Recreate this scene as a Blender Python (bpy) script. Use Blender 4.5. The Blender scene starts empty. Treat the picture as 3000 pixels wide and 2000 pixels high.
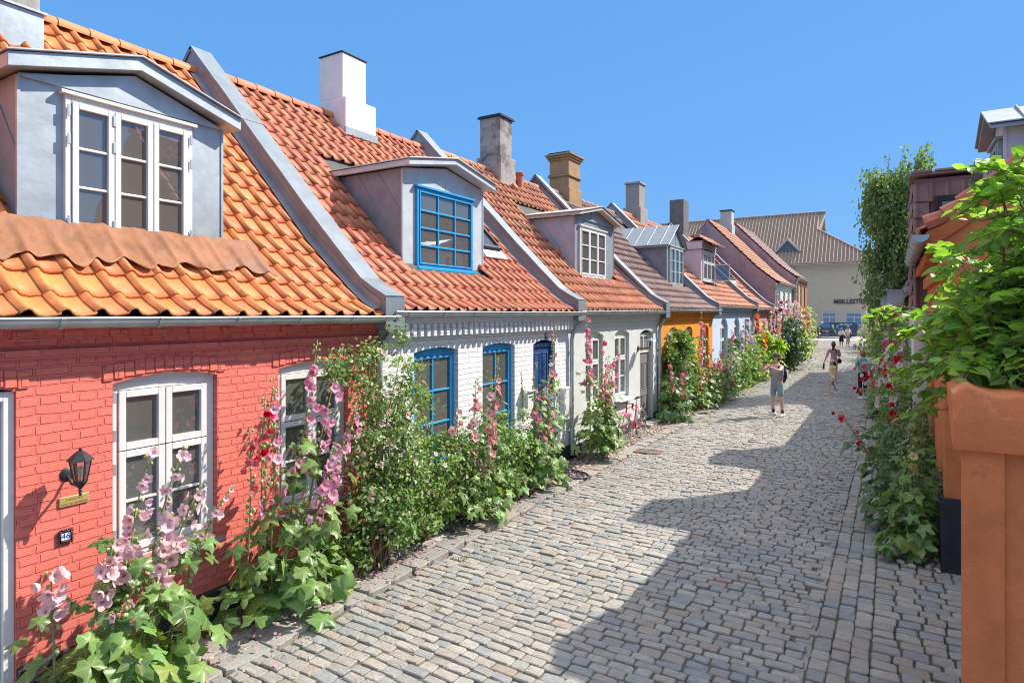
import bpy, bmesh, math, random
import numpy as np
from mathutils import Vector, Matrix, geometry, noise as mnoise
R = math.radians
rnd = random.Random(11)
sc = bpy.context.scene
COL = sc.collection
SUN = Vector((1.0, 1.28, 1.54)).normalized()

# ------------------------------------------------------------------ materials
MATS = {}
def nodes_of(m):
    m.use_nodes = True
    nt = m.node_tree
    return nt, nt.nodes['Principled BSDF']
def setp(p, **k):
    for a, b in k.items():
        p.inputs[a].default_value = b
def add(nt, t, **k):
    n = nt.nodes.new(t)
    for a, b in k.items():
        setattr(n, a, b)
    return n
def noise_node(nt, vec, scale, detail=4, rough=.6, dist=0):
    n = add(nt, 'ShaderNodeTexNoise')
    n.inputs['Scale'].default_value = scale; n.inputs['Detail'].default_value = detail
    n.inputs['Roughness'].default_value = rough; n.inputs['Distortion'].default_value = dist
    nt.links.new(vec, n.inputs['Vector'])
    return n
def ramp(nt, fac, stops):
    r = add(nt, 'ShaderNodeValToRGB')
    e = r.color_ramp.elements
    while len(e) < len(stops): e.new(.5)
    for i, (p, c) in enumerate(stops):
        e[i].position = p; e[i].color = (c[0], c[1], c[2], 1)
    nt.links.new(fac, r.inputs['Fac'])
    return r
def mixc(nt, fac, a, b, mode='MIX'):
    m = add(nt, 'ShaderNodeMix', data_type='RGBA', blend_type=mode)
    if hasattr(fac, 'links'): nt.links.new(fac, m.inputs[0])
    else: m.inputs[0].default_value = fac
    for s, i in ((a, 6), (b, 7)):
        if hasattr(s, 'links'): nt.links.new(s, m.inputs[i])
        else: m.inputs[i].default_value = (s[0], s[1], s[2], 1)
    return m.outputs[2]
def sc3(c, k): return tuple(min(1, x*k) for x in c)

def mat(name, col, rough=.6, var=.15, ns=6, bump=0, bs=60, metal=0, spec=.3, island=0, stain=None, stain_s=3, stain_pos=.6, coat=0, hue=0):
    if name in MATS: return MATS[name]
    m = bpy.data.materials.new(name); nt, p = nodes_of(m)
    tc = add(nt, 'ShaderNodeTexCoord').outputs['Object']
    n = noise_node(nt, tc, ns)
    c = ramp(nt, n.outputs['Fac'], [(.3, sc3(col, 1-var)), (.7, sc3(col, 1+var))]).outputs[0]
    if stain:
        n2 = noise_node(nt, tc, stain_s, 6, .7, .4)
        f = ramp(nt, n2.outputs['Fac'], [(stain_pos, (0, 0, 0)), (min(1, stain_pos+.14), (1, 1, 1))]).outputs[0]
        c = mixc(nt, f, c, stain)
    if island:
        g = add(nt, 'ShaderNodeNewGeometry')
        hs = add(nt, 'ShaderNodeHueSaturation')
        mr = add(nt, 'ShaderNodeMapRange'); mr.inputs['To Min'].default_value = 1-island; mr.inputs['To Max'].default_value = 1+island
        nt.links.new(g.outputs['Random Per Island'], mr.inputs['Value'])
        nt.links.new(mr.outputs[0], hs.inputs['Value']); nt.links.new(c, hs.inputs['Color'])
        if hue:
            wn = add(nt, 'ShaderNodeTexWhiteNoise', noise_dimensions='1D')
            nt.links.new(g.outputs['Random Per Island'], wn.inputs['W'])
            m2 = add(nt, 'ShaderNodeMapRange'); m2.inputs['To Min'].default_value = .5-hue; m2.inputs['To Max'].default_value = .5+hue
            nt.links.new(wn.outputs['Value'], m2.inputs['Value']); nt.links.new(m2.outputs[0], hs.inputs['Hue'])
        c = hs.outputs[0]
    nt.links.new(c, p.inputs['Base Color'])
    setp(p, Roughness=rough, Metallic=metal)
    p.inputs['Specular IOR Level'].default_value = spec
    if coat: p.inputs['Coat Weight'].default_value = coat
    if bump:
        b = add(nt, 'ShaderNodeBump'); b.inputs['Strength'].default_value = 1; b.inputs['Distance'].default_value = bump
        n3 = noise_node(nt, tc, bs, 5, .65)
        nt.links.new(n3.outputs['Fac'], b.inputs['Height']); nt.links.new(b.outputs[0], p.inputs['Normal'])
    MATS[name] = m
    return m

def brick_mat(name, col, bw=.23, bh=.075, depth=.014, mortar=.012, var=.1, c2=None, mcol=None, rough=.6, dirt=None, relief=True):
    m = bpy.data.materials.new(name); nt, p = nodes_of(m)
    tc = add(nt, 'ShaderNodeTexCoord').outputs['Object']
    sp = add(nt, 'ShaderNodeSeparateXYZ'); nt.links.new(tc, sp.inputs[0])
    ad = add(nt, 'ShaderNodeMath', operation='ADD'); nt.links.new(sp.outputs[0], ad.inputs[0]); nt.links.new(sp.outputs[1], ad.inputs[1])
    cb = add(nt, 'ShaderNodeCombineXYZ'); nt.links.new(ad.outputs[0], cb.inputs[0]); nt.links.new(sp.outputs[2], cb.inputs[1])
    nw = noise_node(nt, tc, 5, 3)
    vm = add(nt, 'ShaderNodeVectorMath', operation='MULTIPLY_ADD'); vm.inputs[1].default_value = (.035, .035, 0)
    nt.links.new(nw.outputs['Color'], vm.inputs[0]); nt.links.new(cb.outputs[0], vm.inputs[2])
    br = add(nt, 'ShaderNodeTexBrick', offset=.5, squash=.55, squash_frequency=2)
    br.inputs['Scale'].default_value = 1; br.inputs['Mortar Size'].default_value = mortar; br.inputs['Mortar Smooth'].default_value = .35
    br.inputs['Brick Width'].default_value = bw; br.inputs['Row Height'].default_value = bh
    a = sc3(col, 1-var); b_ = c2 or sc3(col, 1+var)
    br.inputs['Color1'].default_value = (*a, 1); br.inputs['Color2'].default_value = (*b_, 1)
    mc = mcol or sc3(col, .93)
    br.inputs['Mortar'].default_value = (*mc, 1)
    nt.links.new(vm.outputs[0], br.inputs['Vector'])
    nz = noise_node(nt, tc, 3, 6, .7)
    cc = mixc(nt, .25, br.outputs['Color'], ramp(nt, nz.outputs['Fac'], [(.3, sc3(col, .8)), (.7, sc3(col, 1.15))]).outputs[0])
    nt.links.new(cc, p.inputs['Base Color']); setp(p, Roughness=rough)
    p.inputs['Specular IOR Level'].default_value = .3
    if dirt:
        zr = add(nt, 'ShaderNodeMapRange'); zr.inputs['From Min'].default_value = 1.1; zr.inputs['From Max'].default_value = .2
        nt.links.new(sp.outputs[2], zr.inputs['Value'])
        dn = noise_node(nt, tc, 3.5, 7, .75, .3); dm = add(nt, 'ShaderNodeMath', operation='MULTIPLY'); nt.links.new(dn.outputs['Fac'], dm.inputs[0]); nt.links.new(zr.outputs[0], dm.inputs[1])
        mp = add(nt, 'ShaderNodeMapping'); mp.inputs['Scale'].default_value = (7, 7, .5); nt.links.new(tc, mp.inputs['Vector'])
        sn = noise_node(nt, mp.outputs[0], 1.6, 5, .65); sr = ramp(nt, sn.outputs['Fac'], [(.56, (0, 0, 0)), (.75, (.5, .5, .5))])
        ma = add(nt, 'ShaderNodeMath', operation='MAXIMUM'); nt.links.new(dm.outputs[0], ma.inputs[0]); nt.links.new(sr.outputs[0], ma.inputs[1])
        fk = ramp(nt, noise_node(nt, tc, 55, 4, .8).outputs['Fac'], [(.70, (0, 0, 0)), (.75, (.5, .5, .5))])
        c9 = mixc(nt, ma.outputs[0], cc, dirt); c9 = mixc(nt, fk.outputs[0], c9, sc3(dirt, .5))
        nt.links.new(c9, p.inputs['Base Color'])
    nb = noise_node(nt, tc, 38, 4, .7)
    mm = add(nt, 'ShaderNodeMath', operation='MULTIPLY_ADD'); mm.inputs[1].default_value = -1.0
    ms = add(nt, 'ShaderNodeMath', operation='MULTIPLY'); ms.inputs[1].default_value = .3
    nt.links.new(nb.outputs['Fac'], ms.inputs[0])
    nt.links.new(br.outputs['Fac'], mm.inputs[0]); nt.links.new(ms.outputs[0], mm.inputs[2])
    b = add(nt, 'ShaderNodeBump'); b.inputs['Strength'].default_value = 1; b.inputs['Distance'].default_value = depth
    nt.links.new(mm.outputs[0], b.inputs['Height'])
    if relief: nt.links.new(b.outputs[0], p.inputs['Normal'])
    MATS[name] = m
    return m

def leaf_mat(name, col, var=.35, trans=.35, rough=.45, tint=None, hue=.03, spec=.35, veins=False):
    if name in MATS: return MATS[name]
    m = bpy.data.materials.new(name); nt, p = nodes_of(m)
    g = add(nt, 'ShaderNodeNewGeometry')
    tc = add(nt, 'ShaderNodeTexCoord').outputs['Object']
    wn = add(nt, 'ShaderNodeTexWhiteNoise', noise_dimensions='1D'); nt.links.new(g.outputs['Random Per Island'], wn.inputs['W'])
    c = ramp(nt, g.outputs['Random Per Island'], [(0, sc3(col, 1-var)), (.6, col), (.93, sc3(col, 1+var)), (1, tint or sc3(col, 1+var))]).outputs[0]
    hs = add(nt, 'ShaderNodeHueSaturation'); mr = add(nt, 'ShaderNodeMapRange')
    mr.inputs['To Min'].default_value = .5-hue; mr.inputs['To Max'].default_value = .5+hue
    nt.links.new(wn.outputs['Value'], mr.inputs['Value']); nt.links.new(mr.outputs[0], hs.inputs['Hue']); nt.links.new(c, hs.inputs['Color'])
    nz = noise_node(nt, tc, 30, 3)
    hs2 = mixc(nt, .2, hs.outputs[0], ramp(nt, nz.outputs['Fac'], [(.35, sc3(col, .6)), (.65, sc3(col, 1.3))]).outputs[0])
    if veins:
        uv = add(nt, 'ShaderNodeUVMap'); su = add(nt, 'ShaderNodeSeparateXYZ'); nt.links.new(uv.outputs[0], su.inputs[0])
        vr = ramp(nt, su.outputs[0], [(.02, (.55, .55, .55)), (.16, (0, 0, 0))])
        hs2 = mixc(nt, vr.outputs[0], hs2, (min(1, col[0]*2.1), min(1, col[1]*1.75), min(1, col[2]*1.9)))
        sp_ = ramp(nt, noise_node(nt, tc, 9, 5, .7).outputs['Fac'], [(.66, (0, 0, 0)), (.74, (.55, .55, .55))])
        hs2 = mixc(nt, sp_.outputs[0], hs2, (.30, .25, .07))
    nt.links.new(hs2, p.inputs['Base Color']); setp(p, Roughness=rough); p.inputs['Specular IOR Level'].default_value = spec
    tr = add(nt, 'ShaderNodeBsdfTranslucent')
    tcx = mixc(nt, 1.0, hs2, (1.5, 1.6, .6), 'MULTIPLY'); nt.links.new(tcx, tr.inputs['Color'])
    mx = add(nt, 'ShaderNodeMixShader'); mx.inputs[0].default_value = trans
    nt.links.new(p.outputs[0], mx.inputs[1]); nt.links.new(tr.outputs[0], mx.inputs[2])
    nt.links.new(mx.outputs[0], nt.nodes['Material Output'].inputs['Surface'])
    MATS[name] = m
    return m

def petal_mat(name, col, trans=.35):
    if name in MATS: return MATS[name]
    m = bpy.data.materials.new(name); nt, p = nodes_of(m)
    tc = add(nt, 'ShaderNodeTexCoord').outputs['Object']
    oi = add(nt, 'ShaderNodeObjectInfo')
    nz = noise_node(nt, tc, 25, 3)
    c = ramp(nt, nz.outputs['Fac'], [(.3, sc3(col, .85)), (.7, sc3(col, 1.12))]).outputs[0]
    hs = add(nt, 'ShaderNodeHueSaturation'); mr = add(nt, 'ShaderNodeMapRange'); mr.inputs['To Min'].default_value = .75; mr.inputs['To Max'].default_value = 1.15
    nt.links.new(oi.outputs['Random'], mr.inputs['Value']); nt.links.new(mr.outputs[0], hs.inputs['Saturation']); nt.links.new(c, hs.inputs['Color'])
    nt.links.new(hs.outputs[0], p.inputs['Base Color']); setp(p, Roughness=.7); p.inputs['Specular IOR Level'].default_value = .15
    tr = add(nt, 'ShaderNodeBsdfTranslucent'); nt.links.new(hs.outputs[0], tr.inputs['Color'])
    mx = add(nt, 'ShaderNodeMixShader'); mx.inputs[0].default_value = trans
    nt.links.new(p.outputs[0], mx.inputs[1]); nt.links.new(tr.outputs[0], mx.inputs[2])
    nt.links.new(mx.outputs[0], nt.nodes['Material Output'].inputs['Surface'])
    MATS[name] = m
    return m

def glass_mat(name, tint=(.6, .61, .6), refl=.4, through=.55, body=(.24, .24, .225)):
    m = bpy.data.materials.new(name); nt, p = nodes_of(m)
    setp(p, Roughness=.3); p.inputs['Base Color'].default_value = (*body, 1)
    tr = add(nt, 'ShaderNodeBsdfTransparent'); tr.inputs[0].default_value = (*tint, 1)
    mx = add(nt, 'ShaderNodeMixShader'); mx.inputs[0].default_value = through
    nt.links.new(p.outputs[0], mx.inputs[1]); nt.links.new(tr.outputs[0], mx.inputs[2])
    gl = add(nt, 'ShaderNodeBsdfGlossy'); gl.inputs['Roughness'].default_value = .02
    tc = add(nt, 'ShaderNodeTexCoord').outputs['Object']
    nz = noise_node(nt, tc, 1.7, 2); b = add(nt, 'ShaderNodeBump'); b.inputs['Distance'].default_value = .006; b.inputs['Strength'].default_value = .35
    nt.links.new(nz.outputs['Fac'], b.inputs['Height']); nt.links.new(b.outputs[0], gl.inputs['Normal'])
    lw = add(nt, 'ShaderNodeFresnel'); lw.inputs[0].default_value = 1.6
    mth = add(nt, 'ShaderNodeMath', operation='MULTIPLY_ADD'); mth.inputs[1].default_value = .8; mth.inputs[2].default_value = refl*.35
    nt.links.new(lw.outputs[0], mth.inputs[0])
    m2 = add(nt, 'ShaderNodeMixShader'); nt.links.new(mth.outputs[0], m2.inputs[0])
    nt.links.new(mx.outputs[0], m2.inputs[1]); nt.links.new(gl.outputs[0], m2.inputs[2])
    nt.links.new(m2.outputs[0], nt.nodes['Material Output'].inputs['Surface'])
    MATS[name] = m
    return m

# ------------------------------------------------------------------ objects
def tag(o, label=None, cat=None, group=None, kind=None):
    if label: o['label'] = label
    if cat: o['category'] = cat
    if group: o['group'] = group
    if kind: o['kind'] = kind
    return o
def thing(name, label, cat, loc=(0, 0, 0), rz=0, group=None):
    o = bpy.data.objects.new(name, None); COL.objects.link(o)
    o.location = loc; o.rotation_euler = (0, 0, rz); o.empty_display_size = .2
    return tag(o, label, cat, group)
def link(name, me, parent=None):
    o = bpy.data.objects.new(name, me); COL.objects.link(o)
    if parent: o.parent = parent
    return o
def copy_thing(root, loc, rz, label, group=None):
    r = root.copy(); COL.objects.link(r); r.location = loc; r.rotation_euler = (0, 0, rz); r['label'] = label
    if group: r['group'] = group
    for ch in list(root.children):
        c = ch.copy(); COL.objects.link(c); c.parent = r
        for g in list(ch.children):
            d = g.copy(); COL.objects.link(d); d.parent = c
    return r

class MB:
    def __init__(s): s.v = []; s.f = []; s.m = []; s.open = False
    def add(s, vs, fs, m=0):
        o = len(s.v); s.v += [tuple(v) for v in vs]
        for f in fs: s.f.append(tuple(i+o for i in f)); s.m.append(m)
    def box(s, x0, x1, y0, y1, z0, z1, m=0):
        s.add([(x0, y0, z0), (x1, y0, z0), (x1, y1, z0), (x0, y1, z0), (x0, y0, z1), (x1, y0, z1), (x1, y1, z1), (x0, y1, z1)],
              [(0, 3, 2, 1), (4, 5, 6, 7), (0, 1, 5, 4), (1, 2, 6, 5), (2, 3, 7, 6), (3, 0, 4, 7)], m)
    def prism(s, poly, axis, a, b, m=0):
        n = len(poly)
        if axis == 'x': f = lambda p, t: (t, p[0], p[1])
        elif axis == 'y': f = lambda p, t: (p[0], t, p[1])
        else: f = lambda p, t: (p[0], p[1], t)
        vs = [f(p, a) for p in poly]+[f(p, b) for p in poly]
        fs = [(i, (i+1) % n, n+(i+1) % n, n+i) for i in range(n)]
        v3 = [Vector((p[0], p[1], 0)) for p in poly]
        for t in geometry.tessellate_polygon([v3]):
            fs.append(tuple(t)); fs.append(tuple(n+i for i in reversed(t)))
        s.add(vs, fs, m)
    def obox(s, c, ax, ay, az, m=0):
        c = Vector(c); ax = Vector(ax); ay = Vector(ay); az = Vector(az)
        vs = [c+sx*ax+sy*ay+sz*az for sz in (-1, 1) for sx, sy in ((-1, -1), (1, -1), (1, 1), (-1, 1))]
        s.add(vs, [(0, 3, 2, 1), (4, 5, 6, 7), (0, 1, 5, 4), (1, 2, 6, 5), (2, 3, 7, 6), (3, 0, 4, 7)], m)
    def tube(s, pts, r, n=6, m=0, cap=True, closed=False):
        P = [Vector(p) for p in pts]; k = len(P)
        if not hasattr(r, '__len__'): r = [r]*k
        vs = []; up = None
        for i in range(k):
            if closed: d = P[(i+1) % k]-P[i-1]
            else: d = P[min(i+1, k-1)]-P[max(i-1, 0)]
            d.normalize()
            if up is None: up = Vector((0, 0, 1)) if abs(d.z) < .9 else Vector((1, 0, 0))
            a = d.cross(up)
            if a.length < 1e-4: a = d.cross(Vector((0, 1, 0)))
            a.normalize(); b = a.cross(d).normalized(); up = b
            for j in range(n):
                t = 2*math.pi*j/n
                vs.append(P[i]+r[i]*(math.cos(t)*a+math.sin(t)*b))
        fs = []
        for i in range(k if closed else k-1):
            i2 = (i+1) % k
            for j in range(n):
                fs.append((i*n+j, i*n+(j+1) % n, i2*n+(j+1) % n, i2*n+j))
        if cap and not closed:
            fs.append(tuple(range(n))[::-1]); fs.append(tuple((k-1)*n+j for j in range(n)))
        s.add(vs, fs, m)
    def lathe(s, prof, c, n=16, m=0, axis='z'):
        vs = []
        for r, z in prof:
            for j in range(n):
                t = 2*math.pi*j/n
                a, b = r*math.cos(t), r*math.sin(t)
                if axis == 'z': v = (c[0]+a, c[1]+b, c[2]+z)
                elif axis == 'x': v = (c[0]+z, c[1]+a, c[2]+b)
                else: v = (c[0]+a, c[1]+z, c[2]+b)
                vs.append(v)
        k = len(prof)
        fs = [(i*n+j, i*n+(j+1) % n, (i+1)*n+(j+1) % n, (i+1)*n+j) for i in range(k-1) for j in range(n)]
        fs.append(tuple(range(n))[::-1]); fs.append(tuple((k-1)*n+j for j in range(n)))
        s.add(vs, fs, m)
    def ball(s, c, r, m=0, n=8, k=6, sx=1, sy=1, sz=1):
        vs = [(c[0], c[1], c[2]-r*sz)]
        for i in range(1, k):
            a = math.pi*i/k
            for j in range(n):
                t = 2*math.pi*j/n
                vs.append((c[0]+r*sx*math.sin(a)*math.cos(t), c[1]+r*sy*math.sin(a)*math.sin(t), c[2]-r*sz*math.cos(a)))
        vs.append((c[0], c[1], c[2]+r*sz)); L = len(vs)-1
        fs = [(0, 1+(j+1) % n, 1+j) for j in range(n)]
        for i in range(k-2):
            for j in range(n):
                fs.append((1+i*n+j, 1+i*n+(j+1) % n, 1+(i+1)*n+(j+1) % n, 1+(i+1)*n+j))
        b = 1+(k-2)*n
        fs += [(b+j, b+(j+1) % n, L) for j in range(n)]
        s.add(vs, fs, m)
    def build(s, name, mats, parent=None, smooth=False, bevel=0, seg=2, recalc=True):
        me = bpy.data.meshes.new(name); me.from_pydata(s.v, [], s.f)
        if not isinstance(mats, (list, tuple)): mats = [mats]
        for m in mats: me.materials.append(m)
        me.polygons.foreach_set('material_index', s.m)
        if recalc:
            bm = bmesh.new(); bm.from_mesh(me); bmesh.ops.recalc_face_normals(bm, faces=bm.faces); bm.to_mesh(me); bm.free()
        if smooth:
            me.polygons.foreach_set('use_smooth', [True]*len(me.polygons))
            if smooth != 'all':
                try: me.set_sharp_from_angle(angle=R(40))
                except Exception: pass
        me.update()
        o = link(name, me, parent)
        if bevel:
            b = o.modifiers.new('bevel', 'BEVEL'); b.width = bevel; b.segments = seg; b.limit_method = 'ANGLE'; b.angle_limit = R(35)
        return o

def np_mesh(name, V, tmplF, n, k, mats, parent=None, smooth=False, midx=None, uvx=None):
    """n copies of a template with k vertices and faces tmplF; V is (n*k,3)."""
    me = bpy.data.meshes.new(name)
    me.vertices.add(n*k); me.vertices.foreach_set('co', np.ascontiguousarray(V, dtype=np.float32).ravel())
    lt = np.array([len(f) for f in tmplF]); lv = np.concatenate([np.array(f) for f in tmplF])
    loops = (lv[None, :]+(np.arange(n)*k)[:, None]).ravel().astype(np.int32)
    ls = np.concatenate([[0], np.cumsum(np.tile(lt, n))[:-1]]).astype(np.int32)
    me.loops.add(len(loops)); me.polygons.add(len(ls))
    me.polygons.foreach_set('loop_start', ls)
    me.loops.foreach_set('vertex_index', loops)
    for m in (mats if isinstance(mats, (list, tuple)) else [mats]): me.materials.append(m)
    if midx is not None: me.polygons.foreach_set('material_index', np.tile(np.array(midx, dtype=np.int32), n) if len(midx) == len(tmplF) else np.array(midx, dtype=np.int32))
    me.update(calc_edges=True)
    if uvx is not None:
        ul = me.uv_layers.new(name='UVMap'); q = np.zeros((len(loops), 2), dtype=np.float32); q[:, 0] = np.asarray(uvx, dtype=np.float32)[loops % k]; ul.data.foreach_set('uv', q.ravel())
    if smooth: me.polygons.foreach_set('use_smooth', np.ones(len(ls), dtype=bool))
    return link(name, me, parent)

def frames(nrm, head):
    """orthonormal frames: columns x(head), y, z(normal)."""
    z = nrm/np.linalg.norm(nrm, axis=1, keepdims=True)
    x = head-(head*z).sum(1, keepdims=True)*z
    x /= (np.linalg.norm(x, axis=1, keepdims=True)+1e-9)
    y = np.cross(z, x)
    return np.stack([x, y, z], axis=2)
def scatter(name, T, pos, rot, scl, mats, parent=None, smooth=False, uvx=None):
    V, F = T[0], T[1]
    if V.ndim == 2: V = V[None]
    Vi = V[np.arange(len(pos)) % len(V)]
    W = np.einsum('nij,nkj->nki', rot, Vi)*np.asarray(scl).reshape(-1, 1, 1)+pos[:, None, :]
    return np_mesh(name, W.reshape(-1, 3), F, len(pos), V.shape[1], mats, parent, smooth, T[2] if len(T) > 2 else None, uvx)

def text_mesh(name, body, size, mats, parent=None, depth=.004, align='CENTER', bold=0):
    cu = bpy.data.curves.new(name, 'FONT'); cu.body = body; cu.size = size; cu.extrude = depth
    cu.align_x = align; cu.align_y = 'CENTER'; cu.resolution_u = 3; cu.offset = bold
    tmp = bpy.data.objects.new('text_source', cu); COL.objects.link(tmp)
    bpy.context.view_layer.update()
    me = bpy.data.meshes.new_from_object(tmp.evaluated_get(bpy.context.evaluated_depsgraph_get()))
    bpy.data.objects.remove(tmp); bpy.data.curves.remove(cu)
    me.name = name; me.materials.clear(); me.materials.append(mats)
    return link(name, me, parent)

# shared materials
ZINC = mat('zinc', (.41, .455, .485), .45, .16, 4, .003, 6, metal=.55, spec=.5)
ZINC_L = mat('zinc_light', (.27, .315, .345), .55, .12, 5, .002, 8, metal=.4, spec=.5)
ZINC_W = mat('zinc_weathered', (.27, .275, .30), .55, .2, 3, .004, 10, metal=.35, stain=(.27, .22, .21), stain_s=2)
COPE = mat('coping_zinc', (.19, .225, .255), .55, .15, 4, .003, 6, metal=.2, spec=.4)
DORM = mat('pale_zinc', (.50, .55, .58), .5, .12, 4, .003, 6, metal=.25, spec=.45)
WHITE = mat('white_paint', (.66, .655, .635), .45, .05, 8)
BLUE = mat('blue_paint', (.035, .31, .60), .4, .1, 8)
DBLUE = mat('dark_blue_paint', (.025, .07, .2), .4, .1, 8)
BLACK = mat('black_metal', (.025, .026, .03), .45, .2, 20, .001, 60, spec=.4)
TAR = mat('tarred_plinth', (.03, .03, .034), .7, .3, 6, .008, 25)
GLASS = glass_mat('window_glass')
GLASS_FAR = glass_mat('dark_glass', (.4, .42, .43), .3, .45, (.05, .055, .06))
CURTAIN = mat('curtain', (.55, .55, .5), .9, .1, 10)
WOOD = mat('grey_timber', (.42, .40, .37), .8, .2, 12, .003, 40)
CONCRETE = mat('concrete', (.36, .34, .31), .9, .2, 8, .006, 30, stain=(.16, .15, .14), stain_s=3, stain_pos=.55)
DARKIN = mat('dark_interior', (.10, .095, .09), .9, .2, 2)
# ------------------------------------------------------------------ houses
PROF = [(-.18, 2.90), (.0, 2.99), (.15, 3.10), (.55, 3.42), (1.0, 3.80), (3.72, 6.62)]
def prof_z(pr, y):
    for (a, b), (c, d) in zip(pr, pr[1:]):
        if y <= c: return b+(d-b)*(y-a)/(c-a)
    return pr[-1][1]
def prof_y(pr, z):
    for (a, b), (c, d) in zip(pr, pr[1:]):
        if z <= d: return a+(c-a)*(z-b)/(d-b)
    return pr[-1][0]
def arch_pts(x0, x1, z0, z1, rise, n=8):
    if rise <= 0: return [(x0, z0), (x1, z0), (x1, z1), (x0, z1)]
    w = (x1-x0)/2; rad = (w*w+rise*rise)/(2*rise); a = math.asin(min(1, w/rad)); cx = (x0+x1)/2; cz = z1-rad
    pts = [(x0, z0), (x1, z0)]
    for i in range(n+1):
        t = a-2*a*i/n
        pts.append((cx+rad*math.sin(t), cz+rad*math.cos(t)))
    return pts
def wall_with_holes(mb, outer, holes, y, depth, m=0, mrev=0):
    loops = [[Vector((a, b, 0)) for a, b in outer]]+[[Vector((a, b, 0)) for a, b in h] for h in holes]
    allp = [p for l in loops for p in l]
    tris = geometry.tessellate_polygon(loops)
    mb.add([(p.x, y, p.y) for p in allp], [tuple(t) for t in tris], m)
    for h in holes:
        n = len(h)
        mb.add([(a, y, b) for a, b in h]+[(a, y+depth, b) for a, b in h], [(i, (i+1) % n, n+(i+1) % n, n+i) for i in range(n)], mrev)

def frame_bars(mb, x0, x1, z0, z1, y, w, d, m=0):
    mb.box(x0, x0+w, y, y+d, z0, z1, m); mb.box(x1-w, x1, y, y+d, z0, z1, m)
    mb.box(x0+w, x1-w, y, y+d, z1-w, z1, m); mb.box(x0+w, x1-w, y, y+d, z0, z0+w, m)
def make_window(parent, x0, x1, z0, z1, y, fm, cas, rise=0, w=.055, cw=.042, bar=.022, glass=None, name='window', child=True, curtain=None, sill=None, sillm=None, hinge=None):
    """cas: list of (fx0,fx1,fz0,fz1,nx,ny) casements in fractions of the opening inside the outer frame."""
    mb = MB(); g = MB()
    frame_bars(mb, x0, x1, z0, z1-rise, y, w, .07)
    if rise > 0:
        pts = arch_pts(x0, x1, z1-rise-.01, z1, rise)
        mb.prism(pts, 'y', y+.002, y+.068)
    X0, X1, Z0, Z1 = x0+w, x1-w, z0+w, z1-rise-w
    for (a, b, c, d, nx, ny) in cas:
        p0, p1, q0, q1 = X0+(X1-X0)*a+.004, X0+(X1-X0)*b-.004, Z0+(Z1-Z0)*c+.004, Z0+(Z1-Z0)*d-.004
        frame_bars(mb, p0, p1, q0, q1, y-.014, cw, .055)
        gx0, gx1, gz0, gz1 = p0+cw, p1-cw, q0+cw, q1-cw
        for i in range(1, nx):
            t = gx0+(gx1-gx0)*i/nx; mb.box(t-bar/2, t+bar/2, y-.004, y+.036, gz0, gz1)
        for i in range(1, ny):
            t = gz0+(gz1-gz0)*i/ny; mb.box(gx0, gx1, y-.002, y+.034, t-bar/2, t+bar/2)
        g.add([(gx0-.01, y+.02, gz0-.01), (gx1+.01, y+.02, gz0-.01), (gx1+.01, y+.02, gz1+.01), (gx0-.01, y+.02, gz1+.01)], [(0, 1, 2, 3)])
        # posts between casements
    for (a, b, c, d, nx, ny) in cas:
        if b < .999: t = X0+(X1-X0)*b; mb.box(t-.02, t+.02, y+.0, y+.066, Z0+.001, Z1-.001)
        if d < .999: t = Z0+(Z1-Z0)*d; mb.box(X0+.001, X1-.001, y-.004, y+.064, t-.02, t+.02)
    if hinge:
        for (hx, hz) in hinge: mb.box(hx-.014, hx+.014, y-.024, y-.0145, hz-.05, hz+.05, 1)
    f = mb.build(name, [fm, ZINC], parent, bevel=.004, seg=1)
    tgt = f if child else parent
    g.build('pane', glass or GLASS, tgt, recalc=False)
    if curtain:
        c = MB()
        for (a, b) in curtain:
            n = 9; p = []
            for i in range(n+1):
                t = a+(b-a)*i/n; p.append((x0+(x1-x0)*t, y+.16+.025*math.sin(i*2.3)))
            vs = [(q[0], q[1], z0) for q in p]+[(q[0], q[1], z1-.05) for q in p]
            c.add(vs, [(i, i+1, n+2+i, n+1+i) for i in range(n)])
        c.build('curtain', CURTAIN, tgt, smooth=True, recalc=False)
    if sill:
        s = MB(); s.prism([(y-.13-sill, z0-.05), (y-.13-sill, z0-.025), (y+.02, z0-.004), (y+.02, z0-.05)], 'x', x0-.03, x1+.03)
        s.build('sill', sillm or WHITE, tgt)
    return f
C22 = [(0, .5, .63, 1, 1, 1), (.5, 1, .63, 1, 1, 1), (0, .5, 0, .63, 1, 2), (.5, 1, 0, .63, 1, 2)]
def panel_door(parent, x0, x1, z0, z1, y, dm, light=None, panels=((.1, .45), (.5, .9)), handle=True, transom=None, framem=None):
    f = MB(); frame_bars(f, x0, x1, z0-.0, z1, y-.02, .07, .09)
    fo = f.build('door_frame', framem or dm, parent, bevel=.004, seg=1)
    mb = MB(); X0, X1 = x0+.072, x1-.072; Z1 = z1-.072; Z0 = z0+.02
    mb.box(X0, X1, y+.02, y+.06, Z0, Z1)
    for (a, b) in panels:
        for (c, d) in ((.12, .46), (.54, .88)):
            xa, xb = X0+(X1-X0)*c, X0+(X1-X0)*d; za, zb = Z0+(Z1-Z0)*a, Z0+(Z1-Z0)*b
            frame_bars(mb, xa, xb, za, zb, y+.008, .025, .0125); mb.box(xa+.05, xb-.05, y+.013, y+.0195, za+.05, zb-.05)
    d = mb.build('door', dm, parent, bevel=.004, seg=1)
    if handle:
        h = MB(); h.tube([(X0+.07, y+.02, z0+1.02), (X0+.07, y-.03, z0+1.02), (X0+.18, y-.035, z0+1.02)], .01, 6)
        h.box(X0+.05, X0+.09, y+.012, y+.0195, z0+.9, z0+1.1); h.build('handle', BLACK, d)
    return d

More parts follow.
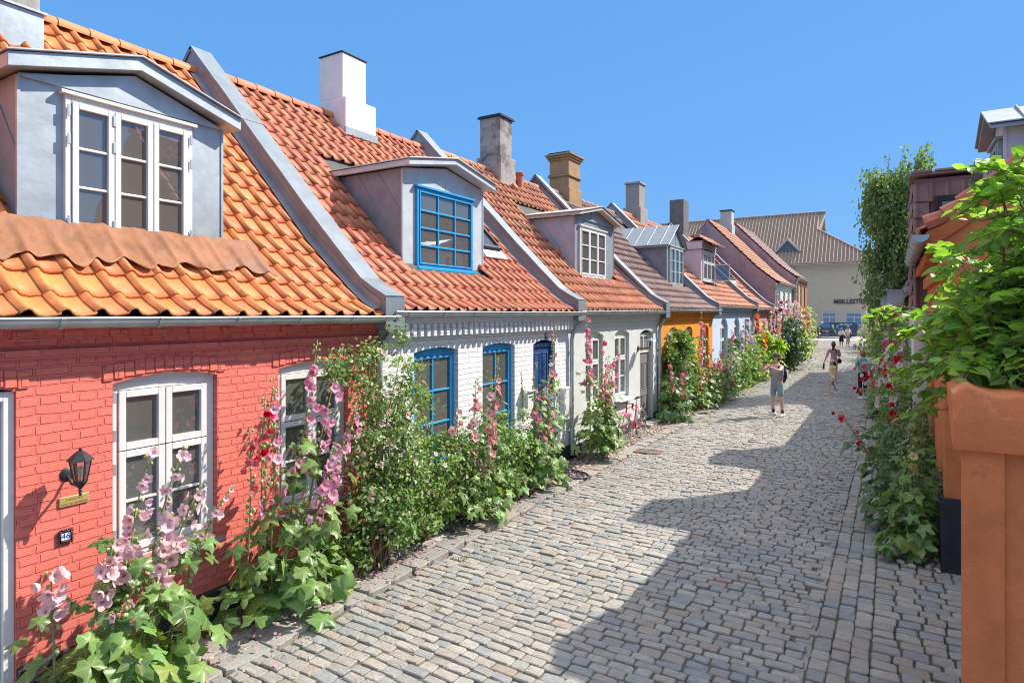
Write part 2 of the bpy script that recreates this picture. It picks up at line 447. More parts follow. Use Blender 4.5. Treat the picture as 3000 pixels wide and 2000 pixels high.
def tile_roof(name, prof, x0, x1, tw, course, m, parent, seed=0, holes=(), amp=1.0, deckm=None):
    r = random.Random(seed)
    # arc length table
    L = [0]
    for (a, b), (c, d) in zip(prof, prof[1:]): L.append(L[-1]+math.hypot(c-a, d-b))
    def at(s):
        s = max(-.2, s)
        for i in range(len(prof)-1):
            if s <= L[i+1] or i == len(prof)-2:
                (a, b), (c, d) = prof[i], prof[i+1]; l = L[i+1]-L[i]; t = (s-L[i])/l
                return a+(c-a)*t, b+(d-b)*t, -(d-b)/l, (c-a)/l
    tot = L[-1]; nr = int(round(tot/course)); cr = tot/nr; nc = int(round((x1-x0)/tw)); cw = (x1-x0)/nc
    us = [-.06, .04, .13, .22, .31, .42, .62, .84, 1.0]
    hs = [.012, .042, .055, .042, .012, -.008, -.016, -.006, .008]
    V = []; F = []
    for j in range(nr):
        for i in range(nc):
            xc = x0+(i+.5)*cw; y_, z_, _, _ = at((j+.5)*cr)
            if any(h[0] < xc < h[1] and h[2] < y_ < h[3] for h in holes): continue
            jx = r.uniform(-.006, .006); js = r.uniform(-.012, .012); jt = r.uniform(-.004, .006)
            o = len(V)
            ends = ((j*cr-.05+js, .028+jt), ((j+.5)*cr+js, .016+jt*.5), ((j+1)*cr+.03, .0))
            for (s, lift) in ends:
                yy, zz, ny, nz = at(s)
                for u, h in zip(us, hs):
                    k = h*amp*tw/.25+lift
                    V.append((x0+(i+u)*cw+jx, yy+ny*k, zz+nz*k))
            yy, zz, ny, nz = at(ends[0][0])
            for u, h in zip(us, hs):
                k = h*amp*tw/.25+ends[0][1]-.02
                V.append((x0+(i+u)*cw+jx, yy+ny*k+.004, zz+nz*k))
            n = len(us)
            for q in range(2):
                for p in range(n-1): F.append((o+q*n+p, o+q*n+p+1, o+(q+1)*n+p+1, o+(q+1)*n+p))
            for p in range(n-1): F.append((o+3*n+p, o+3*n+p+1, o+p+1, o+p))
    mb = MB(); mb.add(V, F, 0); dn = len(F)
    # boarded deck below the tiles and the plain rear slope
    back = [(2*prof[-1][0]-y, z) for y, z in prof[::-1]]
    prof2 = [(y, z-.045) for y, z in prof]+[(y, z) for y, z in back]
    for (a, b), (c, d) in zip(prof2, prof2[1:]):
        mb.add([(x0, a, b), (x1, a, b), (x1, c, d), (x0, c, d)], [(0, 1, 2, 3)], 1)
    o = mb.build(name, [m, deckm or DARKIN], parent, recalc=False)
    me = o.data
    me.polygons.foreach_set('use_smooth', [True]*dn+[False]*(len(me.polygons)-dn)); me.update()
    # ridge tiles
    rt = MB(); py, pz = prof[-1]; n = int((x1-x0)/.36)
    for i in range(n):
        a = x0+(x1-x0)*i/n; b = x0+(x1-x0)*(i+1)/n+.04
        vs = []; R0 = .115
        for (t, rr) in ((a, R0+.012), (b, R0)):
            for q in range(9):
                an = math.pi*(q/8*1.2-.1); vs.append((t, py-rr*math.cos(an), pz-.01+rr*math.sin(an)*.85+r.uniform(-.003, .003)))
        rt.add(vs, [(q, q+1, 10+q, 9+q) for q in range(8)]+[tuple(range(9))])
    rt.build('ridge', m, parent, smooth=True, recalc=False)
    return o

def half_pipe(mb, x0, x1, y, z, r, m=0, t0=math.pi, t1=2*math.pi, n=9, th=.004):
    vs = []
    for x in (x0, x1):
        for rr in (r, r-th):
            for i in range(n):
                t = t0+(t1-t0)*i/(n-1); vs.append((x, y+rr*math.cos(t), z+rr*math.sin(t)))
    fs = []
    for i in range(n-1):
        fs += [(i, i+1, 2*n+i+1, 2*n+i), (n+i, 3*n+i, 3*n+i+1, n+i+1)]
    fs += [tuple(list(range(n))), tuple(2*n+i for i in range(n))]
    mb.add(vs, fs, m)
    mb.tube([(x0, y-r, z+.004), (x1, y-r, z+.004)], .01, 6, m)
def gutter(parent, x0, x1, y, z, r=.068, m=None, down=None):
    mb = MB(); half_pipe(mb, x0, x1, y, z, r)
    x = x0+.25
    while x < x1:
        half_pipe(mb, x-.014, x+.014, y, z-.001, r+.009, th=.006); x += .72
    g = mb.build('gutter', m or ZINC, parent, smooth=True, recalc=False)
    if down:
        d = MB(); dx, zb = down
        d.tube([(dx, y, z-.05), (dx, y, z-.13), (dx-.04, y+.08, z-.26), (dx-.1, -.08, z-.42), (dx-.11, -.06, z-.55), (dx-.11, -.06, zb)], .042, 10)
        for zz in (z-.8, z-1.7): d.lathe([(.052, -.02), (.052, .02)], (dx-.11, -.06, zz), 10)
        d.build('downpipe', m or ZINC, parent, smooth=True)
    return g

def parapet(parent, xc, prof, w=.3, lift=.36, side=None, cap=None, front=-.26, drop=.42, name='gable_parapet'):
    mb = MB(); dz_ = prof[0][1]-2.90
    pts = [(y, z+dz_) for y, z in ((front, 3.10), (-.06, 3.20), (.16, 3.33), (.55, 3.70), (1.2, 4.34), (3.80, 7.04))]; y0, z0 = pts[0]
    py, pz = pts[-1]; top = pts+[(2*py-y, z) for y, z in pts[-2::-1]]
    bot = [(2*py-front, top[-1][1]-drop), (2*py+.05, pz-3.7), (py, prof[-1][1]-.4), (.5, prof_z(prof, .5)-.5), (front, z0-drop)]
    poly = top+bot
    mb.prism(poly, 'x', xc-w/2, xc+w/2)
    o = mb.build(name, side or ZINC_W, parent)
    # capping sheet with standing seams, a little wider than the wall
    c = MB(); T = .012
    for (a, b), (p, q) in zip(top, top[1:]):
        l = math.hypot(p-a, q-b); ny, nz = -(q-b)/l, (p-a)/l
        n = max(1, int(round(l/.9)))
        for k in range(n):
            ya, za = a+(p-a)*k/n, b+(q-b)*k/n; yb, zb = a+(p-a)*(k+1)/n, b+(q-b)*(k+1)/n
            lf = .004 if k % 2 else .010
            c.add([(x, y+ny*(lf+dz), z+nz*(lf+dz)) for (y, z) in ((ya, za), (yb, zb)) for x, dz in ((xc-w/2-.018, -.05), (xc-w/2-.018, T), (xc+w/2+.018, T), (xc+w/2+.018, -.05))],
                  [(0, 1, 5, 4), (1, 2, 6, 5), (2, 3, 7, 6), (0, 1, 2, 3), (4, 5, 6, 7)])
    c.box(xc-w/2-.02, xc+w/2+.02, front-.014, front-.003, z0-drop+.02, z0+.0)
    c.build('coping', cap or COPE, o)
    # soaker strip where the tiles meet the wall
    fl = MB(); vs = []; pp = [(y, z) for y, z in prof if y > -.3]; xa = xc-w/2
    for y, z in pp: vs += [(xa-.13, y, z+.052), (xa-.01, y, z+.07), (xa-.006, y, z+.17)]
    fl.add(vs, [(3*i+j, 3*i+j+1, 3*i+j+4, 3*i+j+3) for i in range(len(pp)-1) for j in range(2)])
    fl.build('flashing', ZINC_W, o, recalc=False)
    return o

def dormer(root, prof, x0, x1, yf, zb, ze, za, ov, front, cheek, roofm, win, wm, cas, ovf=.14, pitch_drop=None, seams=0, apron=None, fascia=.1, glass=None, wkw=None, name='dormer', pediment=False):
    xm = (x0+x1)/2; mb = MB()
    wx0, wx1, wz0, wz1 = win
    outer = [(x0, zb), (x1, zb), (x1, ze), (xm, za-.02), (x0, ze)]
    wall_with_holes(mb, outer, [arch_pts(wx0, wx1, wz0, wz1, 0)], yf, .1, 0, 0)
    ym = prof_y(prof, ze)
    yc = yf+.004
    side = [(yc, zb-.06), (yc, ze)]+[(ym+.2, ze), (ym+.2, prof_z(prof, ym)-.15), (yc, prof_z(prof, yf)-.2)]
    mb.prism(side, 'x', x0+.001, x0+.05, 1); mb.prism(side, 'x', x1-.05, x1-.001, 1)
    # diagonal seams on the cheeks
    hh = ze-zb
    for xs, sg in ((x0, -1), (x1, 1)):
        for k in range(3):
            yy = yf+.25+k*.42
            zt = ze; zl = max(prof_z(prof, yy-.0)+.0, zb)
            a = Vector((xs+sg*.004, yy+.28, zt)); b_ = Vector((xs+sg*.004, yy-.3, zt-.75))
            if b_.y < yf: b_ = a+(b_-a)*((a.y-yf)/(a.y-b_.y))
            d = (b_-a); mb.obox((a+b_)/2, d/2, Vector((.005, 0, 0)), d.cross(Vector((1, 0, 0))).normalized()*.007, 1)
    # corner strips
    for xs in (x0, x1):
        mb.box(xs-.012, xs+.012, yf-.012, yf+.02, zb, ze-.02, 0)
    # vertical joints above the window
    mb.box(xm-.006, xm+.006, yf-.008, yf+.001, wz1+.05, za-.12, 0)
    if pediment: mb.prism([(x0-.015, ze-.03), (x1+.015, ze-.03), (xm, za-.005)], 'y', yf-.035, yf-.0015, 0)
    o = mb.build(name, [front, cheek], root)
    rb = MB(); T = fascia
    sl = (za-ze)/((x1-x0)/2); xa, xb = x0-ov, x1+ov; zl = ze-ov*sl
    yb = prof_y(prof, za)+.35
    rb.prism([(xa, zl+.02), (xa, zl+.02+T), (xm, za+T+.02), (xb, zl+T+.02), (xb, zl+.02), (xm, za+.02)], 'y', yf-ovf, yb)
    rb.prism([(xa-.02, zl+T+.022), (xa-.02, zl+T+.04), (xm, za+T+.045), (xb+.02, zl+T+.04), (xb+.02, zl+T+.022), (xm, za+T+.022)], 'y', yf-ovf-.03, yb)
    for k in range(seams):
        yy = yf-ovf+.3+k*.45
        for sgn, xe in ((-1, xa), (1, xb)):
            a = Vector((xe, yy, zl+T+.05)); b_ = Vector((xm, yy, za+T+.055)); d = b_-a
            rb.obox((a+b_)/2, d/2, Vector((0, .01, 0)), Vector((0, 0, .018)))
    rb.build('dormer_roof', roofm, o, bevel=.006, seg=1)
    kw = dict(w=.05, cw=.04); kw.update(wkw or {})
    make_window(o, wx0, wx1, wz0, wz1, yf-.045, wm, cas, name='window_frame', child=False, glass=glass, **kw)
    # moulded head and sill round the window
    t = MB(); t.box(wx0-.04, wx1+.04, yf-.075, yf-.002, wz1+.001, wz1+.035); t.build('window_head', wm, o, bevel=.004, seg=1)
    t = MB(); t.box(wx0-.03, wx1+.03, yf-.10, yf-.002, wz0-.035, wz0-.001); t.build('window_sill', wm, o, bevel=.004, seg=1)
    if apron:
        am, w0, w1, dep, sd = apron
        r = random.Random(sd); nx, ny = 150, 16; A = MB(); vs = []
        ph = [r.uniform(0, 6) for _ in range(8)]
        for j in range(ny+1):
            for i in range(nx+1):
                u, v = i/nx, j/ny
                x = x0-w0+(x1-x0+w0+w1)*u
                y = yf-.01-dep*v*(1+.10*math.sin(u*26+ph[0])+.06*math.sin(u*57+ph[1])) if True else 0
                fr = (x/.2441) % 1.0
                cr_ = math.exp(-((fr-.13)/.15)**2)+math.exp(-((fr-1.13)/.15)**2)
                wav = .010*math.sin(u*23+v*7+ph[2])*v+.008*math.sin(u*61-v*17+ph[3])*v+.006*math.sin(u*97+v*29+ph[4])
                z = prof_z(prof, y)+.075+(.05-.03*v)*(1-v)+.030*cr_*min(1, v*1.3)+.010*mnoise.noise((x*6, y*6, 3.1))+.007*mnoise.noise((x*17, y*15, 9.2))+wav*.4
                if j == 0: z = zb+.03
                vs.append((x, y, z))
        fs = [(j*(nx+1)+i, j*(nx+1)+i+1, (j+1)*(nx+1)+i+1, (j+1)*(nx+1)+i) for j in range(ny) for i in range(nx)]
        A.add(vs, fs)
        a = A.build('apron_flashing', am, o, smooth=True, recalc=False)
        s = a.modifiers.new('thickness', 'SOLIDIFY'); s.thickness = .006
    return o

def house_shell(root, L, zg, prof, wallm, holes, plinth=None, ph=.28, back=7.44, revealm=None, depth=.13, gable=True, gablem=None, floor=True):
    mb = MB()
    zt = prof_z(prof, 0)-.05
    wall_with_holes(mb, [(0, 0), (L, 0), (L, zt), (0, zt)], holes, 0, depth, 0, 0)
    g = [(0, 0), (0, zt)]+[(y, z-.05) for y, z in prof if y > .05]+[(2*prof[-1][0]-y, z-.05) for y, z in prof[::-1] if y > .05]+[(back, zt), (back, 0)]
    for xx in (0, L):
        t = geometry.tessellate_polygon([[Vector((a, b, 0)) for a, b in g]])
        mb.add([(xx, a, b) for a, b in g], [tuple(q) for q in t], 1)
    mb.add([(0, back, 0), (L, back, 0), (L, back, zt), (0, back, zt)], [(0, 1, 2, 3)], 1)
    # room floors, ceiling and spine wall: what one sees through the panes
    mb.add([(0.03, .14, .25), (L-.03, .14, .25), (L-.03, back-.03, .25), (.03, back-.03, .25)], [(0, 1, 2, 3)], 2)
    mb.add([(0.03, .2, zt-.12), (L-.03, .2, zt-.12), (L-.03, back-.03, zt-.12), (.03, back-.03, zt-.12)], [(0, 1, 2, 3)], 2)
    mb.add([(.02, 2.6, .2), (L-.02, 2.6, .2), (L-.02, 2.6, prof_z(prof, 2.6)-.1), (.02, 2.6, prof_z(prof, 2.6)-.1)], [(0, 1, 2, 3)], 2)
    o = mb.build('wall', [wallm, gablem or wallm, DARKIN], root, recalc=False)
    if plinth:
        p = MB(); xs = [0]
        for h in holes:
            zs = [q[1] for q in h]; hx = [q[0] for q in h]
            if min(zs) < ph: xs += [min(hx), max(hx)]
        xs.append(L)
        for a, b in zip(xs[::2], xs[1::2]):
            if b > a: p.prism([(-.035, 0), (-.035, ph-.02), (-.003, ph), (-.003, 0)], 'x', a, b)
        p.build('plinth', plinth, root)
    return o

def chimney(parent, x, y, w, d, z0, zp, zt, m, plinth_extra=.09, capm=None, cap=True, thin=False, bands=(), pm=None):
    mb = MB()
    mb.box(x-plinth_extra, x+w+plinth_extra, y-plinth_extra, y+d+plinth_extra, z0, zp)
    mb.box(x, x+w, y, y+d, zp-.01, zt)
    for (za, zb, e) in bands: mb.box(x-e, x+w+e, y-e, y+d+e, za, zb)
    o = mb.build('chimney', m, parent, bevel=.02, seg=2)
    if cap:
        if thin:
            c = MB(); c.box(x-.02, x+w+.02, y-.02, y+d+.02, zt, zt+.018); c.build('chimney_cap', capm or BLACK, o); return o
        c = MB(); c.box(x-.05, x+w+.05, y-.05, y+d+.05, zt, zt+.045); c.box(x-.02, x+w+.02, y-.02, y+d+.02, zt+.046, zt+.07)
        c.build('chimney_cap', capm or BLACK, o)
    return o
def dprof(dz): return [(y, z+dz) for y, z in PROF]
# ------------------------------------------------------------------ the street's houses
XF = -5.48
def lroot(name, label, Y0, X=XF, rz=0, cat='house', group='row houses on the left'):
    return thing(name, label, cat, (X, Y0, 0), R(90)+rz, group)
T_RED = mat('clay_tile_orange', (.60, .195, .06), .55, .14, 9, .002, 70, spec=.4, island=.11, hue=.006, stain=(.47, .19, .095), stain_s=4, stain_pos=.62)
T_WHT = mat('clay_tile_red', (.50, .165, .085), .6, .15, 8, .002, 60, island=.14, hue=.01, stain=(.36, .17, .11), stain_s=3, stain_pos=.62)
T_GRY = mat('clay_tile_mossy', (.48, .19, .10), .7, .2, 6, .004, 40, island=.2, hue=.012, stain=(.15, .125, .11), stain_s=1.3, stain_pos=.55)
T_DRK = mat('clay_tile_dark', (.24, .15, .135), .65, .25, 6, .003, 40, island=.22, hue=.01, stain=(.40, .19, .12), stain_s=1.5, stain_pos=.60)
T_FAR = mat('clay_tile_pale', (.48, .20, .12), .7, .2, 6, .003, 40, island=.18, stain=(.36, .22, .17), stain_s=1.2)
LEADRED = mat('terracotta_lead', (.28, .115, .052), .6, .3, 3, .012, 9, stain=(.26, .125, .075), stain_s=2.2, stain_pos=.50, spec=.35)

# --- red house
W_RED = brick_mat('red_painted_brick', (.73, .175, .13), bw=.24, bh=.074, depth=.013, var=.07, mcol=(.67, .148, .12), dirt=(.58, .16, .135))
h = lroot('brick_house', 'red painted brick house with orange pantiles and wide zinc dormer, nearest on the left', -1.5)
L = 7.22; P = dprof(0)
def lx(Y): return Y+1.5
ops = [arch_pts(lx(.95), lx(1.97), .06, 2.40, .07), arch_pts(lx(2.63), lx(3.56), .80, 2.38, .06), arch_pts(lx(4.25), lx(5.22), .80, 2.38, .06)]
house_shell(h, L, 2.85, P, W_RED, ops, TAR, .30)
mb = MB()
mb.box(0, L, -.05, -.001, 2.70, 2.90); mb.box(0, L, -.095, -.051, 2.775, 2.9); mb.box(0, L, -.035, -.0012, 2.555, 2.635)
x = .12
while x < L-.2: mb.box(x, x+.13, -.09, -.0505, 2.70, 2.7745); x += .33
mb.build('cornice', W_RED, h, bevel=.008, seg=1)
# brick arches over the openings
mb = MB()
for (a, b) in ((.95, 1.97), (2.63, 3.56), (4.25, 5.22)):
    mb = MB(); n = int((b-a+.16)/.078)
    for i in range(n):
        xx = lx(a)-.08+(b-a+.16)*i/n; c_ = (i+.5)/n*2-1; zz = 2.395-.06*c_*c_
        mb.box(xx+.002, xx+(b-a+.16)/n-.002, -.012-.004*(i % 2), -.001, zz, zz+.13)
    mb.build('brick_arch', W_RED, h, bevel=.008, seg=1)
hz = []
make_window(h, lx(2.63), lx(3.56), .80, 2.38, .065, WHITE, C22, rise=.06, w=.07, cw=.058, curtain=[(.0, .36)], sill=.03, sillm=ZINC_W, hinge=[(lx(2.63)+.035, 2.2), (lx(2.63)+.035, 1.88), (lx(2.63)+.035, 1.6), (lx(2.63)+.035, 1.05)])
make_window(h, lx(4.25), lx(5.22), .80, 2.38, .065, WHITE, C22, rise=.06, w=.07, cw=.058, curtain=[(.7, 1)], sill=.03, sillm=ZINC_W)
panel_door(h, lx(.95), lx(1.97), .06, 2.33, .05, WHITE)
s = MB(); s.box(lx(.9), lx(2.02), -.3, .1, 0, .06); s.build('doorstep', CONCRETE, h, bevel=.01)
tile_roof('roof', P, .0, L-.14, .245, .315, T_RED, h, 3, holes=[(lx(2.3), lx(4.05), .62, 2.6)], amp=.95)
gutter(h, -.2, L+.1, -.22, 2.86, .072, down=(L+.07, .1))
mb = MB(); mb.box(0, L, -.15, -.096, 2.85, 2.885); mb.build('soffit', W_RED, h)
parapet(h, L+.02, P, .3)
dormer(h, P, lx(2.27), lx(4.13), .80, 3.54, 4.93, 5.20, .13, ZINC, ZINC_W, ZINC, (lx(2.6), lx(3.77), 3.58, 4.84), WHITE,
       [(0, 1/3, 0, 1, 1, 3), (1/3, 2/3, 0, 1, 1, 3), (2/3, 1, 0, 1, 1, 3)], ovf=.16, pediment=True, apron=(LEADRED, .35, .35, .43, 4), fascia=.12,
       wkw=dict(w=.05, cw=.052, bar=.024, hinge=[(lx(2.625), z) for z in (4.7, 4.45, 3.72)]+[(lx(3.0), z) for z in (4.7, 4.45, 3.72)]+[(lx(3.745), z) for z in (4.7, 4.45, 3.72)], curtain=[(.0, .04)]))
ch = chimney(h, lx(2.55), 3.15, .75, .8, 5.7, 6.85, 8.2, CONCRETE, cap=False, plinth_extra=.03)
mb = MB(); mb.box(lx(2.5), lx(3.35), 3.08, 4.0, 5.75, 6.42); mb.box(lx(2.47), lx(3.38), 3.05, 4.0, 6.425, 6.45); mb.build('flashing', ZINC, ch)

# --- white house
W_WHT = brick_mat('white_painted_brick', (.74, .74, .745), bw=.24, bh=.08, depth=.013, var=.03, mcol=(.70, .70, .71), dirt=(.60, .58, .56))
h = lroot('brick_house', 'white painted brick house with bright blue windows and a blue framed dormer', 5.75)
L = 5.35; P = dprof(.06)
def lx(Y): return Y-5.75
ops = [arch_pts(lx(6.4), lx(7.4), .78, 2.42, .05), arch_pts(lx(8.04), lx(9.01), .66, 2.42, .05), arch_pts(lx(9.65), lx(10.49), .08, 2.42, .07)]
house_shell(h, L, 2.9, P, W_WHT, ops, TAR, .3)
mb = MB(); mb.box(0, L, -.155, -.001, 2.765, 2.93); mb.box(0, L, -.03, -.0012, 2.545, 2.575)
x = .05
while x < L-.05: mb.box(x, x+.075, -.145, -.0011, 2.59, 2.7645); x += .142
mb.build('cornice', W_WHT, h, bevel=.006, seg=1)
C23 = [(0, 1, 0, 1, 2, 3)]
make_window(h, lx(6.4), lx(7.4), .78, 2.405, .08, BLUE, C23, rise=.04, w=.065, cw=.03, bar=.026, sill=.03, sillm=WHITE, curtain=[(.78, 1)])
make_window(h, lx(8.04), lx(9.01), .66, 2.405, .08, BLUE, C23, rise=.04, w=.065, cw=.03, bar=.026, sill=.03, sillm=WHITE)
panel_door(h, lx(9.65), lx(10.49), .08, 2.36, .07, DBLUE, panels=((.05, .42), (.48, .95)))
s = MB(); s.box(lx(9.6), lx(10.54), -.28, .1, 0, .08); s.build('doorstep', CONCRETE, h, bevel=.01)
tile_roof('roof', P, .15, L-.14, .235, .31, T_WHT, h, 5, holes=[(lx(7.15), lx(9.2), .62, 2.7)], amp=.88)
gutter(h, -.02, L+.16, -.235, 2.92, .066, down=(L+.1, .1))
parapet(h, L+.02, P, .3)
dormer(h, P, lx(7.1), lx(9.24), .82, 3.62, 5.10, 5.31, .1, DORM, ZINC_W, DORM, (lx(7.39), lx(8.88), 3.62, 4.86), BLUE, [(0, 1, 0, 1, 3, 4)], ovf=.22, fascia=.09, wkw=dict(w=.045, cw=.025, bar=.03))
W_CHIM = mat('chimney_plaster', (.72, .68, .66), .85, .06, 5, .004, 25, stain=(.30, .28, .27), stain_s=2.2, stain_pos=.63)
chimney(h, lx(8.3), 3.38, .62, .62, 6.0, 7.0, 7.85, W_CHIM, plinth_extra=.0, thin=True)
mb = MB(); mb.box(lx(8.3)-.002, lx(9.12), 3.3, 4.05, 6.0, 7.0); mb.build('chimney', W_CHIM, h, bevel=.02)
mb = MB(); mb.box(lx(8.28), lx(9.14), 3.27, 3.2995, 6.28, 6.42); mb.build('flashing', ZINC_L, h)
def skylight(h, P, x0, x1, y0, y1, m=BLACK):
    mb = MB(); a = Vector((0, y0, prof_z(P, y0))); b = Vector((0, y1, prof_z(P, y1))); d = (b-a); n = Vector((0, -d.z, d.y)).normalized()
    c = (a+b)/2+n*.09; hx = (x1-x0)/2; xc = (x0+x1)/2
    for s in (-1, 1):
        mb.obox((xc+s*(hx-.03), c.y, c.z), (.03, 0, 0), d/2, n*.045)
        e = a if s < 0 else b; e = e+n*.092
        mb.obox((xc, e.y, e.z), (hx, 0, 0), d.normalized()*.03, n*.044)
    f = mb.build('skylight', m, h)
    g = MB(); p = [a+n*.10, b+n*.10]
    g.add([(x0+.05, p[0].y, p[0].z), (x1-.05, p[0].y, p[0].z), (x1-.05, p[1].y, p[1].z), (x0+.05, p[1].y, p[1].z)], [(0, 1, 2, 3)])
    g.build('pane', GLASS_FAR, f, recalc=False)
    z = MB(); q = a+n*.05-d.normalized()*.12
    z.obox((xc, q.y, q.z), (hx+.06, 0, 0), d.normalized()*.14, n*.012); z.build('flashing', ZINC, f)
skylight(h, P, lx(9.75), lx(10.4), 1.25, 1.85)

# --- grey house
W_GRY = mat('pale_grey_plaster', (.56, .58, .56), .8, .05, 4, .004, 25, stain=(.44, .45, .43), stain_s=1.2)
h = lroot('plastered_house', 'pale grey plastered house with white windows and a small pedimented dormer', 11.1)
L = 5.5; P = dprof(.09)
def lx(Y): return Y-11.1
ops = [arch_pts(lx(11.87), lx(12.78), .90, 2.52, .1), arch_pts(lx(13.47), lx(14.39), .90, 2.52, .1), arch_pts(lx(15.15), lx(16.16), .1, 2.48, .1)]
house_shell(h, L, 2.92, P, W_GRY, ops, TAR, .25, depth=.16)
mb = MB()
for i, (e, za, zb) in enumerate(((.02, 2.62, 2.70), (.05, 2.701, 2.78), (.085, 2.781, 2.86), (.12, 2.861, 2.93))): mb.box(0, L, -e, -.001, za, zb)
mb.build('cornice', W_GRY, h, bevel=.01)
for (a, b) in ((11.87, 12.78), (13.47, 14.39)):
    make_window(h, lx(a), lx(b), .90, 2.52, .08, WHITE, C22, rise=.1, w=.06, cw=.05, sill=.1, sillm=WHITE, curtain=[(.0, .3)])
GREYDOOR = mat('grey_door_paint', (.42, .41, .40), .5, .06, 8)
TAUPE = mat('taupe_door_paint', (.20, .19, .185), .5, .06, 8)
panel_door(h, lx(15.15), lx(16.16), .1, 2.40, .1, TAUPE, framem=GREYDOOR, panels=((.05, .3), (.36, .68)))
mb = MB(); frame_bars(mb, lx(15.23), lx(16.08), 1.88, 2.34, .09, .04, .03); mb.box(lx(15.64), lx(15.67), .09, .118, 1.92, 2.30); mb.build('transom_window', WHITE, h)
s = MB(); s.box(lx(15.1), lx(16.2), -.3, .1, 0, .1); s.build('doorstep', CONCRETE, h, bevel=.01)
tile_roof('roof', P, .15, L-.14, .225, .31, T_GRY, h, 7, holes=[(lx(13.45), lx(15.75), .85, 2.9)])
gutter(h, -.0, L+.15, -.22, 2.95, .062, down=(L+.02, .1))
parapet(h, L+.02, P, .3, side=mat('tarred_parapet', (.12, .10, .105), .7, .3, 3, .01, 10, stain=(.22, .2, .2), stain_s=2))
W_DORM = mat('painted_dormer_boards', (.36, .37, .42), .6, .12, 5, .003, 20, stain=(.28, .27, .31), stain_s=1.5)
dormer(h, P, lx(13.4), lx(15.82), 1.0, 3.76, 5.24, 5.50, .1, ZINC_L, W_DORM, WOOD, (lx(13.62), lx(15.22), 3.80, 5.02), WHITE,
       [(0, 1/3, 0, 1, 1, 3), (1/3, 2/3, 0, 1, 1, 3), (2/3, 1, 0, 1, 1, 3)], ovf=.2, fascia=.08, pediment=True, wkw=dict(w=.05, cw=.045, bar=.03, curtain=[(.05, .3), (.6, .95)]))
chimney(h, lx(13.85), 3.4, .62, .65, 6.1, 7.1, 8.15, mat('chimney_render', (.34, .31, .29), .9, .2, 6, .008, 20, stain=(.15, .13, .12), stain_s=2.5, stain_pos=.48), plinth_extra=.07)
CLAYPOT = mat('clay_pot', (.42, .15, .09), .7, .15, 8)
mb = MB(); mb.lathe([(.10, 0), (.10, .42), (.13, .43), (.13, .5), (.1, .52)], (lx(14.95), 3.45, 6.35), 12); mb.build('vent_pot', CLAYPOT, h, smooth=True)
for (a, b) in ((13.2, 1.35), (14.3, 3.25)):
    mb = MB(); z = prof_z(P, b)+.05; mb.tube([(lx(a), b+.1, z), (lx(a), b-.06, z+.09)], [.1, .085], 10); mb.build('tile_vent', CLAYPOT, h, smooth=True)

# --- orange house
W_ORG = mat('orange_plaster', (.72, .26, .025), .75, .06, 3, .004, 20, stain=(.64, .22, .03), stain_s=1)
h = lroot('plastered_house', 'orange plastered house with a dentilled cornice and dark brown roof', 16.6)
L = 6.0; P = dprof(.15)
def lx(Y): return Y-16.6
ops = [arch_pts(lx(17.5), lx(18.5), .8, 2.5, .12), arch_pts(lx(19.2), lx(20.0), .3, 2.5, .12), arch_pts(lx(21.0), lx(22.05), .3, 2.52, .12)]
house_shell(h, L, 3.0, P, W_ORG, ops, TAR, .25, depth=.16)
mb = MB(); mb.box(0, L, -.11, -.001, 2.86, 3.02)
for r_ in range(2):
    x = .05+.06*r_
    while x < L-.1: mb.box(x, x+.07, -.10+.02*r_, -.001, 2.79-.075*r_, 2.855-.075*r_); x += .13
mb.build('cornice', W_ORG, h)
GRN = mat('grey_green_paint', (.42, .47, .45), .5, .06, 8)
for (a, b, z) in ((17.5, 18.5, .8), (19.2, 20.0, .3), (21.0, 22.05, .3)):
    make_window(h, lx(a), lx(b), z, 2.5, .09, GRN, C22, rise=.12, w=.06, cw=.05, curtain=[(.0, .35), (.65, 1)])
tile_roof('roof', P, .15, L-.14, .21, .31, T_DRK, h, 9, holes=[(lx(20.55), lx(22.75), .85, 3.2)])
gutter(h, -.0, L+.3, -.22, 3.01, .06, down=(.05, .1))
parapet(h, L+.02, P, .3, side=mat('grey_parapet_render', (.28, .29, .32), .8, .12, 3, .006, 15))
dormer(h, P, lx(20.5), lx(22.5), 1.0, 3.82, 5.20, 5.90, .12, ZINC_L, mat('dormer_zinc_dark', (.27, .27, .29), .6, .15, 3, metal=.3), ZINC_L, (lx(20.72), lx(22.28), 3.86, 5.2), GRN,
       [(0, 1/3, 0, 1, 1, 3), (1/3, 2/3, 0, 1, 1, 3), (2/3, 1, 0, 1, 1, 3)], ovf=.1, fascia=.06, seams=4, wkw=dict(w=.05, cw=.045, bar=.03))
chimney(h, lx(17.9), 3.38, .85, .7, 6.1, 6.95, 8.05, mat('ochre_chimney', (.36, .22, .11), .8, .15, 4, .004, 20, stain=(.24, .15, .09), stain_s=2), plinth_extra=.05,
        bands=[(7.32, 7.38, .05), (7.381, 7.43, .025), (7.86, 7.93, .04), (7.931, 8.0, .08), (8.001, 8.06, .12)])
skylight(h, P, lx(17.3), lx(18.0), 2.5, 3.1)

